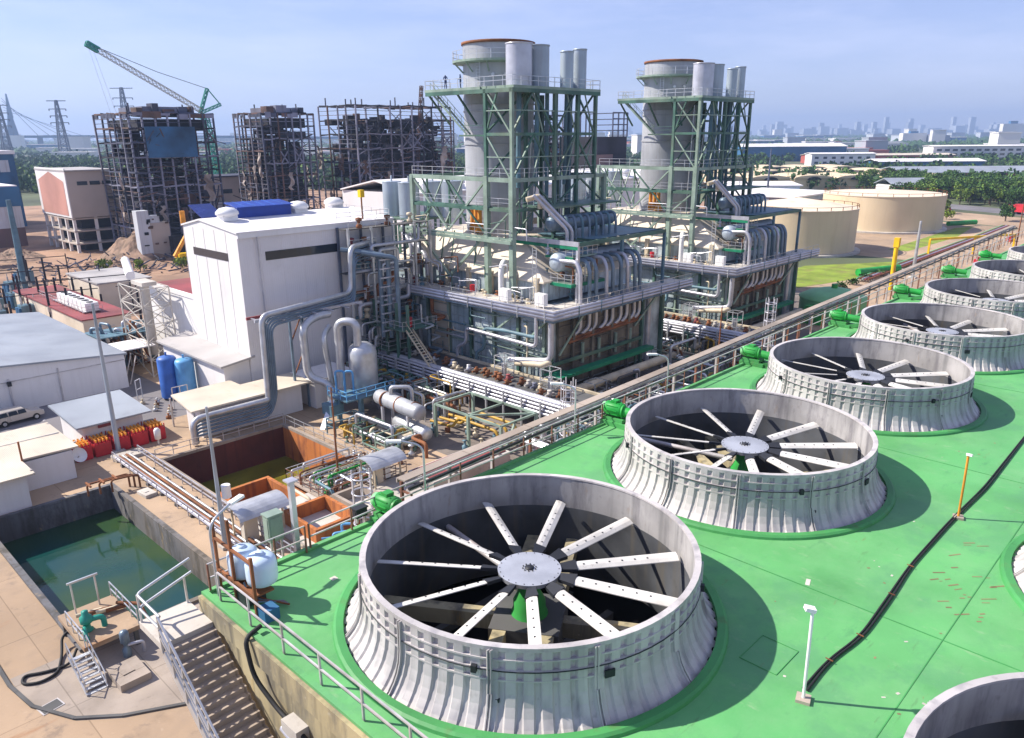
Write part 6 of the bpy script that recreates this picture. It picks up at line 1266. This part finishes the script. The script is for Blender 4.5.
for s in (0,24):
    MB().add([(668+s-8,BY+30,0),(668+s+8,BY+30,0),(668+s+8,BY+46,0),(668+s-8,BY+46,0),(678,BY+34,104),(686,BY+34,104),(686,BY+40,104),(678,BY+40,104)],[(0,1,5,4),(1,2,6,5),(2,3,7,6),(3,0,4,7)]).build('tower_leg','bridge',t)
MB().add([(676,BY+33,88),(690,BY+33,88),(690,BY+41,88),(676,BY+41,88),(681,BY+35,152),(684,BY+35,152),(684,BY+38,152),(681,BY+38,152)],[(0,1,5,4),(1,2,6,5),(2,3,7,6),(3,0,4,7),(4,5,6,7)]).build('tower_top','bridge',t)
dk=[(560,BY+140,35),(676,BY+36,36),(800,BY-60,36),(960,BY-160,35),(1200,BY-300,32),(1500,BY-480,26)]
for a,b in zip(dk,dk[1:]): MB().bar(a,b,16,7).build('deck','bridge',t)
for x,y,z in dk[2:]+[(880,BY-110,35),(735,BY-10,36),(1080,BY-230,33),(1340,BY-384,29)]: MB().box(x-6,y-6,0,x+6,y+6,z-2).build('pier','bridge',t)
for k in range(5): MB().bar((669,BY+36,140-8*k),(735+26*k,BY-28-26*k,28),1.0).build('stay_cable','bridge',t)
# ================================================================ second hall with roof domes behind the boilers
t=thing('turbine_hall','long pinkish hall with white roof and a row of domes behind the boilers','building',(150,120,0))
HX0,HX1,HY0,HY1=112,232,138,166
MB().box(HX0,HY0,0,HX1,HY1,17.6).build('wall','white_sheet',t); MB().slab([(HX0-.5,HY0-.5,17.9),(HX1+.5,HY0-.5,17.9),(HX1+.5,152,20.4),(HX0-.5,152,20.4)],.3).build('roof','white_roof',t); MB().slab([(HX0-.5,152,20.4),(HX1+.5,152,20.4),(HX1+.5,HY1,17.9),(HX0-.5,HY1,17.9)],.3).build('roof','white_roof',t)
MB().box(HX0+4,HY0-.1,8,HX1-30,HY0-.01,9.6).build('window_band','glass',t)
for k in range(12):
    x=118+k*9.6; v=MB().box(x-1.2,HY0+1.5,18,x+1.2,HY0+4,19.1).build('roof_vent','white_paint',t); MB().lathe([(1.2,19.1),(1.9,19.4),(1.8,19.9),(1.1,20.5),(.001,20.8)],x,HY0+2.8,0,16).build('dome_cap','white_paint',v)
t=thing('low_building','pale blue grey block seen between the second boiler and the beige tank','building',(250,130,0)); MB().box(262,118,0,300,150,9).build('wall','silo',t); MB().box(261.5,117.5,9,300.5,150.5,9.5).build('roof','white_roof',t)
# ================================================================ tanks and roads on the right
def bigtank(lbl,x,y,r,h,cone,roofcol='tank_roof'):
    t=thing('storage_tank',lbl,'storage tank',(x,y,0),'beige storage tanks'); MB().lathe([(r,0.5),(r,h)],x,y,0,72).build('tank_wall','tank_beige',t)
    MB().lathe([(r+.15,h-.15),(r+.15,h+.05),(r*.5,h+cone*.55),(.001,h+cone)],x,y,0,72,False).build('roof','tank_roof',t); MB().lathe([(r+1.5,0),(r+1.5,.5),(r,.52)],x,y,0,48,False).build('foundation','conc_lt',t)
    for k in range(26): a=k*2*pi/26; MB().bar((x+(r-.1)*cos(a),y+(r-.1)*sin(a),h),(x+(r-.1)*cos(a),y+(r-.1)*sin(a),h+.9),.14).build('rail_post','rust',t)
    MB().lathe([(r-.15,h+.85),(r-.05,h+.85),(r-.05,h+.95),(r-.15,h+.95)],x,y,0,60).build('roof_rail','rust',t)
    return t
bigtank('nearer beige storage tank with pale cone roof, partly behind the boiler',206.5,91.5,15.2,11.4,2.4)
bigtank('farther and wider beige storage tank with flat cream roof',274.5,93,18.6,11.2,1.2)
t=thing('domed_tank','green tank with shallow domed roof beside the second boiler','tank',(131,50,0)); MB().lathe([(5.4,0),(5.4,3.6)],131,50.2,0,40).build('tank_wall','tank_green',t); MB().lathe([(5.55,3.5),(5.55,3.7),(4.0,4.5),(2.0,5.0),(.001,5.2)],131,50.2,0,40).build('dome','tank_green',t)
MB().cyl(131,50.2,5.1,5.8,.5,n=10).build('vent','gear_green',t); MB().box(123.8,49,.02,125.4,52,3.0).build('side_box','gear_green',t); MB().tube(fil([(125,50.5,2.5),(122.6,50.2,2.5),(122.6,50.2,0)],.6),.35,8).build('outlet_pipe','pipe_white',t)
t=thing('domed_tank','dark green upright cylinder behind the second boiler corner','tank',(146,70,0)); MB().lathe([(3.4,0),(3.4,11.5),(2.4,12.2),(.001,12.5)],147,71,0,28).build('tank_wall','steel_green',t); MB().tube([(143.2,68,0),(143.2,68,11)],.4,8).build('yellow_pipe','pipe_yellow',t)
struct(MB().poly([(120,41,.016),(178,41,.016),(420,38,.016),(420,56,.016),(262,58,.016),(178,57,.016),(120,57,.016)]).build('access_road','yard'))
struct(MB().poly([(153,66,.022),(180,59,.022),(201,63.5,.022),(181,77,.022),(162,76,.022)]).build('lawn','grass'))
struct(MB().poly([(222,67,.022),(262,66,.022),(296,70,.022),(288,73.5,.022),(222,72,.022)]).build('lawn','grass'))
struct(MB().poly([(206,60,.008),(300,60,.008),(306,84,.008),(206,120,.008)]).build('tank_yard','yard'))
struct(MB().poly([(330,30,.02),(352,30,.02),(420,170,.02),(398,170,.02)]).build('main_road','asphalt'))
struct(MB().poly([(300,56,.014),(330,40,.014),(352,100,.014),(320,110,.014)]).build('road_verge','yard'))
rk=thing('pipe_rack','long low red and grey pipe rack running beside the access road to the tanks','pipe rack',(180,60,0))
for k in range(5): MB().tube([(168,57.6+.6*k,.7),(262,59.0+.6*k,.7),(300,60+.6*k,.7)],.2,6).build('pipe',['rust','maroon','galv','rust','tank_green'][k],rk)
for k in range(14): MB().box(170+k*9,57.2,0,170.6+k*9,60.8,.5).build('sleeper','conc_lt',rk)
t=thing('pipe_portal','yellow portal pipe bridge across the access road','pipe frame',(230,50,0)); MB().bar((215,60,4.4),(240,46.6,4.4),.5).build('beam','yellow_paint',t)
for p in ((215,60),(228,53),(240,46.6)): MB().bar((*p,0),(*p,4.4),.45).build('post','yellow_paint',t)
tag(MB().hcyl((174,62,1.0),(186,57.5,1.0),.8,14).build('green_pipe','gear_green'),'short thick green pipe lying on the grass edge by the nearer beige tank','pipe'); tag(MB().hcyl((289,76,1.2),(300,70.5,1.2),.8,14).build('green_pipe','gear_green'),'green pipe lying near the round bushes beyond the farther beige tank','pipe')
rail_thing('white railing between the tray and the access road',[(140,40,0),(250,41,0)],2.2,'galv','galv',.09)
for i,(x,y,l) in enumerate(((208,47,'red hydrant box standing on the access road'),(262,52,'red machine at the road junction'),(246,44,'orange barrier patch near the tray end'))): t=thing('hydrant_box',l,'hydrant',(x,y,0)); MB().box(x-.9,y-.7,0,x+.9,y+.7,1.5).build('box','red_paint' if i<2 else 'orange_paint',t); MB().cyl(x,y,1.5,2.0,.3,n=8).build('cap','red_paint',t)
# truck on the main road and purple car
t=thing('road_truck','red articulated truck on the far road near the picture edge','truck',(352,70,0)); MB().cbox((350,64,1.0),13,2.6,2.9,1.1).build('trailer','red_paint',t); MB().cbox((353.6,71,.6),2.6,2.5,2.8,1.1).build('cab','red_paint',t)
for k in range(4): MB().hcyl((347.6+k*1.7,59+3.4*k,.55),(348.8+k*1.7,58.4+3.4*k,.55),.55,10).build('wheel','rubber',t)
t=thing('kiosk','white kiosk with a small blue sign beside the road trees','kiosk',(352,100,0)); MB().box(349,99,0,355,104,3).build('wall','white_wall',t); MB().box(348.6,98.6,3,355.4,104.4,3.3).build('roof','white_roof',t); MB().box(352,98.4,4,354.6,98.6,6).build('sign','tank_sky',t); MB().box(353.1,98.6,3.3,353.4,98.9,4).build('post','rail',t)
car('dark purple car parked beside the white kiosk','car',350,94,.9,'maroon',van=True)
# ================================================================ trees
def crown_mesh(seed,n,rx,rz,leaf,lobes=7,trunk=.3):
    r=random.Random(seed); mb=MB(); L=[(r.gauss(0,.42)*rx,r.gauss(0,.42)*rx,r.uniform(.25,.85)*rz,r.uniform(.35,.62)*rx) for _ in range(lobes)]
    for i in range(n):
        cx,cy,cz,cr=r.choice(L); d=Vector((r.gauss(0,1),r.gauss(0,1),r.gauss(0,1))).normalized()*cr*(r.random()**.4); d.z*=.75
        p=Vector((cx,cy,cz))+d; a=Vector((r.gauss(0,1),r.gauss(0,1),r.gauss(0,.6))).normalized(); b=a.orthogonal().normalized(); c=a.cross(b); s=leaf*r.uniform(.6,1.3)
        mb.m=0 if r.random()<.62 else 1; mb.add([p-b*s,p-c*s*.7,p+b*s,p+c*s*.7],[(0,1,2,3)])
    return mb
def tree(lbl,x,y,h,r_,ma,mb_,seed,n=900,leaf=.45,cat='tree',group='trees beyond the beige tanks'):
    t=thing('tree',lbl,cat,(x,y,0),group); c=crown_mesh(seed,n,r_,h*.75,leaf); c.v=[(v[0]+x,v[1]+y,v[2]+h*.22) for v in c.v]; c.build('crown',[ma,mb_],t)
    m=MB(); m.tube([(x,y,0),(x+.15,y,h*.3),(x-.1,y+.1,h*.62)],.24 if h>4 else .1,7); m.build('trunk','bark',t)
    for k in range(3): a=k*2.1+seed; MB().tube([(x,y,h*.3),(x+r_*.5*cos(a),y+r_*.5*sin(a),h*.6)],.1,5).build('limb','bark',t)
    return t
TB='dense green tree in the belt behind the beige tanks and main road'
P1=tree(TB,375,112,10,5.2,'leaf_a','leaf_b',1); P2=tree(TB,392,125,9,4.6,'leaf_c','leaf_a',2); P3=tree(TB,385,98,8,4.4,'leaf_b','leaf_y',3); P4=tree(TB,403,108,11,5.0,'leaf_a','leaf_c',4)
r_=random.Random(12); PS=[P1,P2,P3,P4]; pos=[]
for i in range(190):
    # belt following the far side of the main road, from the right edge to behind the tanks
    u=r_.random(); x=364+r_.uniform(0,70)+u*80; y=50+u*112+r_.uniform(-14,14)
    pos.append((x,y))
for x,y in pos: dup(r_.choice(PS),(x,y,0),rz=r_.uniform(0,6),sc=r_.uniform(.65,1.1))
tree('round bright tree on the verge right of the farther beige tank',338,91,5.6,2.8,'leaf_y','leaf_b',9,700,.35,group='single trees by the road'); tree('low round bush on the verge below the round bright tree',316,84,3.4,2.4,'leaf_y','leaf_y',10,500,.3,'bush','single trees by the road')
tree('dark round headed tree beside the road junction near the red truck',322,66.5,6.2,3.3,'leaf_c','leaf_a',11,900,.35,group='single trees by the road'); tree('sparse yellow green tree left of the beige tanks by the tan roofs',330,176,8.5,4.2,'leaf_a','leaf_b',15,500,.5,group='single trees by the road')
for i,(x,y) in enumerate(((64,196),(70,190),(78,186),(60,184))): tree('scrubby bush growing among the debris near the beige block',x,y,2.6,1.9,'leaf_y','leaf_b',20+i,300,.28,'bush','bushes in the debris')
tree('dark leafy tree at the picture edge beside the switchyard',47,226,9,4,'leaf_c','leaf_a',31,900,.4,group='single trees by the road')
for i,x in enumerate((150,156,163,171)): tree('low clipped bush in the row on the lawn edge',x+8,59.4,1.2,1.5,'leaf_c','leaf_a',40+i,260,.2,'bush','bushes on the lawn edge')
# far woods: one mass of crowns that nobody could count
def woods(n,f,seed,m):
    r=random.Random(seed); mb=MB()
    ico=[Vector(v).normalized() for v in ((0,0,1),(.89,0,.45),(.28,.85,.45),(-.72,.53,.45),(-.72,-.53,.45),(.28,-.85,.45),(.72,.53,-.2),(-.28,.85,-.2),(-.89,0,-.2),(-.28,-.85,-.2),(.72,-.53,-.2))]
    F=[(0,1,2),(0,2,3),(0,3,4),(0,4,5),(0,5,1),(1,6,2),(2,7,3),(3,8,4),(4,9,5),(5,10,1),(6,7,2),(7,8,3),(8,9,4),(9,10,5),(10,6,1)]
    for i in range(n):
        x,y,s=f(r); q=s*r.uniform(.6,1.3); mb.add([(x+v.x*q*r.uniform(.7,1.25),y+v.y*q*r.uniform(.7,1.25),s*.55+v.z*q*r.uniform(.6,1.1)) for v in ico],F)
    o=mb.build('woods',m); o['kind']='stuff'; return o
def polar(r,d0,d1,a0,a1):
    d=d0*(d1/d0)**r.random(); a=r.uniform(a0,a1); X=d*cos(a); Y=d*sin(a); return X,Y,d
# heading of the view is about 44 degrees in plant axes; picture spans roughly 8..80 degrees
def fa(r): 
    while True:
        X,Y,d=polar(r,480,1500,R(5),R(86)); 
        if noise.noise(Vector((X/130,Y/130,1)))>-.02: return X,Y,4.2+d*.0012
def fb(r):
    while True:
        X,Y,d=polar(r,1400,7000,R(3),R(88))
        if noise.noise(Vector((X/420,Y/420,3)))>-.12: return X,Y,6+d*.0015

def leafwoods(n,f,seed,mats,q=42):
    r=random.Random(seed); mb=MB()
    for i in range(n):
        x,y,s=f(r); s*=r.uniform(.65,1.25); mb.m=r.choice([0,0,0,1])
        for k in range(q):
            d=Vector((r.gauss(0,1),r.gauss(0,1),r.gauss(0,1))).normalized()*(r.random()**.35); p=Vector((x+d.x*s,y+d.y*s,s*.85+d.z*s*.8)); a_=Vector((r.gauss(0,1),r.gauss(0,1),r.gauss(0,.7))).normalized(); b_=a_.orthogonal().normalized(); c_=a_.cross(b_); w=s*r.uniform(.18,.34)
            mb.add([p-b_*w,p-c_*w*.8,p+b_*w,p+c_*w*.8],[(0,1,2,3)])
    o=mb.build('woods',mats); o['kind']='stuff'; return o
def fa1(r):
    while True:
        X,Y,d=polar(r,480,1100,R(5),R(86))
        if noise.noise(Vector((X/130,Y/130,1)))>-.05: return X,Y,4.4+d*.001
def fa2(r):
    while True:
        X,Y,d=polar(r,1000,2400,R(4),R(87))
        if noise.noise(Vector((X/210,Y/210,2)))>-.12: return X,Y,5.5+d*.001
leafwoods(2300,fa1,1,['leaf_c','leaf_a']); leafwoods(2600,fa2,2,['leaf_c','leaf_a'],24); woods(7000,lambda r:(lambda t:(t[0],t[1],t[2]))(fb(r)),3,'leaf_c')
def fl(r): X=r.uniform(130,560); Y=r.uniform(420,1000)+X*.3; return X,Y,5.5
leafwoods(1500,fl,4,['leaf_c','leaf_b'],46)
# ================================================================ mid distance factories
def factory(lbl,x0,y0,L,W,h,roof,wall='city_white',rz=0,ang=0,zr=1.5,name='factory_shed'):
    t=thing(name,lbl,'factory',(x0,y0,0)); T=Matrix.Translation((x0,y0,0))@Matrix.Rotation(ang,4,'Z')
    mb=MB(); mb.T=T; mb.box(0,0,0,L,W,h); mb.build('wall',wall,t)
    mb=MB(); mb.T=T; v=[(a,b,c) for a in (-1,L+1) for b,c in ((-1,h),(W/2,h+zr),(W+1,h))]; mb.add(v+[(a,b,c+.4) for a,b,c in v],[(0,1,4,3),(1,2,5,4),(6,9,10,7),(7,10,11,8),(0,3,9,6),(2,8,11,5),(0,6,7,1),(1,7,8,2),(3,4,10,9),(4,5,11,10)]); mb.build('roof',roof,t)
    return t,T
# the picture plane runs at right angles to the view heading, i.e. towards (+.694,-.72)
VA=math.atan2(-.72,.694)
t,T=factory('long white block with three rows of dark windows, far side of the trees',945,275,300,22,16,'white_roof','city_white',0,VA,1)
r_=random.Random(4)
for k in range(34):
    for z in (1,5.6,10.2):
        mb=MB(); mb.T=T; mb.box(4+k*8.6,-.2,z+1,9.2+k*8.6,-.02,z+3.2); mb.build('window','glass',t)
t,T=factory('low white block with dark windows beyond the tan roofs',768,332,62,18,11,'white_roof','city_white',0,VA,1)
for k in range(7):
    for z in (2,6.6): mb=MB(); mb.T=T; mb.box(3+k*8.4,-.15,z,6.6+k*8.4,-.02,z+2); mb.build('window','glass',t)
factory('wide pale roofed shed with red wall left of the long white block',520,165,230,40,6.5,'blue_roof','city_red',0,VA,3)
factory('white gabled shed among the trees behind the farther tank',418,137,70,20,5,'blue_roof','city_white',0,VA,3)
factory('low white roofed shed at the picture edge above the tree belt',500,92,120,18,5,'white_roof','city_white',0,VA,2)
factory('blue walled shed in front of the long white block',700,245,90,26,7,'white_roof','far_blue',0,VA,2)
factory('pale shed left of the long white block, long flat roof',820,355,150,30,8,'beige_roof','city_red',0,VA,1.5)
factory('blue shed behind the low white block',850,450,120,40,16,'white_roof','far_blue',0,VA,3)
# tan multi-vault roofs
t=thing('vaulted_warehouse','wide tan roofed warehouses with dark arched ends left of the tree belt','factory',(420,200,0))
for j in range(3):
    for i in range(7):
        T=Matrix.Translation((385+45*j+i*17,250+45*j-i*17.6,0))@Matrix.Rotation(VA,4,'Z')
        mb=MB(); mb.T=T; mb.box(0,0,0,22,36,6); mb.build('wall','tank_beige',t)
        mb=MB(); mb.T=T; n=8; vs=[(11-11.2*cos(pi*k/n),y,6+1.7*sin(pi*k/n)) for y in (-1,37) for k in range(n+1)]; mb.add(vs,[(k,k+1,n+2+k,n+1+k) for k in range(n)]+[tuple(range(n+1))[::-1],tuple(range(n+1,2*n+2))]); mb.build('vault_roof','tank_beige',t)
        mb=MB(); mb.T=T; vs=[(11-4*cos(pi*k/n),-1.1,5.2+1.7*sin(pi*k/n)) for k in range(n+1)]; mb.add(vs+[(a,-1.3,c) for a,_,c in vs],[tuple(range(n+1,2*n+2))[::-1]]+[(k,k+1,n+2+k,n+1+k) for k in range(n)]); mb.build('arched_end','skel_dark',t)
factory('dark flat roofs stretching left of the tan vaults',470,330,60,90,7,'far_brown','tank_beige',0,VA,1); factory('pale blue wall block beside the mast behind the second boiler',318,176,34,30,8,'white_roof','tank_plastic',0,VA,1)
factory('white canopy roofs below the tan vaults',300,150,50,18,4,'white_roof','city_white',0,VA,1.5)
# small buildings scattered to the horizon, copies of a few kinds
def block(lbl,g,m,w,d,h,name='city_building',roof=None):
    t=thing(name,lbl,'building',(0,0,0),g); MB().box(-w/2,-d/2,0,w/2,d/2,h).build('wall',m,t); MB().box(-w/2-.5,-d/2-.5,h,w/2+.5,d/2+.5,h+.8).build('roof',roof or m,t)
    return t
K=[block('small distant building half lost in the green plain','small buildings on the plain',m,w,d,h,roof=rf) for m,w,d,h,rf in (('city_white',40,18,9,'white_roof'),('city',26,20,14,'city'),('city_red',34,16,7,'city_red'),('far_blue',50,26,10,'white_roof'),('city_white',18,16,22,'city_white'))]
r_=random.Random(8); first=[True]*5
for i in range(285):
    a=R(r_.uniform(6,86)); d=1000*(6.5)**r_.random(); x,y=d*cos(a),d*sin(a); k=r_.choice([0,0,1,2,3,4]); s=1+d/3500
    if first[k]: K[k].location=(x,y,0); K[k].rotation_euler=(0,0,VA); K[k].scale=(s,s,s); first[k]=False; continue
    dup(K[k],(x,y,0),rz=VA+r_.uniform(-.3,.3),sc=s)
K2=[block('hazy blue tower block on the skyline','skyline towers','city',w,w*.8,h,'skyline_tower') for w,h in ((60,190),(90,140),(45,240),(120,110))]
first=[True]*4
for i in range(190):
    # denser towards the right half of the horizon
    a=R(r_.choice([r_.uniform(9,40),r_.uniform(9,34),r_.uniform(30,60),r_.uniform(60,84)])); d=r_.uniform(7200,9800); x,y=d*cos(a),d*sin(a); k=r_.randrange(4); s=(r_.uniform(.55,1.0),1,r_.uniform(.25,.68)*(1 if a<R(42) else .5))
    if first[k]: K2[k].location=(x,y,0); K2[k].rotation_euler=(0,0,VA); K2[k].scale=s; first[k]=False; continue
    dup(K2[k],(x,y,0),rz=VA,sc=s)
def vis(lbl,px_a,d,w,h,m='city_white',name='distant_building'):
    t=thing(name,lbl,'building',(d*cos(px_a),d*sin(px_a),0)); T=Matrix.Translation((d*cos(px_a),d*sin(px_a),0))@Matrix.Rotation(VA,4,'Z'); mb=MB(); mb.T=T; mb.box(-w/2,-10,0,w/2,10,h); mb.build('wall',m,t); mb=MB(); mb.T=T; mb.box(-w/6,-6,h,w/6,6,h*1.15); mb.build('roof_house','far_blue',t)
vis('big pale block standing on the skyline near the picture edge',R(12.2),3200,75,58); vis('white block with pink roof on the hazy plain',R(17.5),2300,60,30,'city_white')
# people on the first stack platform
def person(x,y,z,rz,lbl,top='shirt',lean=0):
    t=thing('person',lbl,'person',(x,y,z),None); h=1.74; J={'p':(0,0,.93),'c':(0,0,1.2),'n':(.02,0,1.47),'h':(.04,0,1.56),'hd':(.05,0,1.66),'ls':(0,.2,1.42),'le':(.06,.27,1.16),'lh':(.28,.2,1.1),'rs':(0,-.2,1.42),'re':(.05,-.27,1.14),'rh':(.26,-.18,1.08),'lk':(.03,.11,.5),'lf':(-.03,.12,.06),'lt':(.15,.13,.03),'rk':(.02,-.11,.5),'rf':(-.03,-.12,.06),'rt':(.15,-.13,.03)}
    E=[('p','c'),('c','n'),('n','h'),('h','hd'),('n','ls'),('ls','le'),('le','lh'),('n','rs'),('rs','re'),('re','rh'),('p','lk'),('lk','lf'),('lf','lt'),('p','rk'),('rk','rf'),('rf','rt')]
    Rd=dict(p=.15,c=.14,n=.07,h=.065,hd=.105,ls=.07,le=.05,lh=.04,rs=.07,re=.05,rh=.04,lk=.07,lf=.05,lt=.045,rk=.07,rf=.05,rt=.045)
    ks=list(J); me=bpy.data.meshes.new('person_body'); me.from_pydata([J[k] for k in ks],[(ks.index(a),ks.index(b)) for a,b in E],[]); o=bpy.data.objects.new('body',me); COL.objects.link(o); o.parent=t; t.rotation_euler=(0,0,rz); me.materials.append(MATS[top])
    sk_=o.modifiers.new('skin','SKIN'); me.skin_vertices.new() if not me.skin_vertices else None
    for i,k in enumerate(ks): me.skin_vertices[0].data[i].radius=(Rd[k],Rd[k])
    me.skin_vertices[0].data[0].use_root=True; sb=o.modifiers.new('sub','SUBSURF'); sb.levels=1; sb.render_levels=1
    KIDS.setdefault(t.name,[]).append(o); return t
person(67.9,76.6,35.5,3.6,'person in dark clothes standing at the platform railing of the nearer stack'); person(68.2,74.2,35.5,2.6,'second person bent near the stack wall on the same platform','jeans')
# cirrus-free sky, haze layer
hz=MB().box(-11200,-11200,-6,11200,11200,270); me=bpy.data.meshes.new('haze'); me.from_pydata(hz.v,[],hz.f); ho=bpy.data.objects.new('haze',me); COL.objects.link(ho); ho['kind']='stuff'
hm=bpy.data.materials.new('haze'); hm.use_nodes=True; ht_=hm.node_tree; 
for n in list(ht_.nodes):
    if n.type!='OUTPUT_MATERIAL': ht_.nodes.remove(n)
pv=ht_.nodes.new('ShaderNodeVolumePrincipled'); pv.inputs['Color'].default_value=(.50,.68,1,1); pv.inputs['Density'].default_value=.00018; pv.inputs['Anisotropy'].default_value=.2
ht_.links.new(pv.outputs[0],[n for n in ht_.nodes if n.type=='OUTPUT_MATERIAL'][0].inputs['Volume']); me.materials.append(hm)
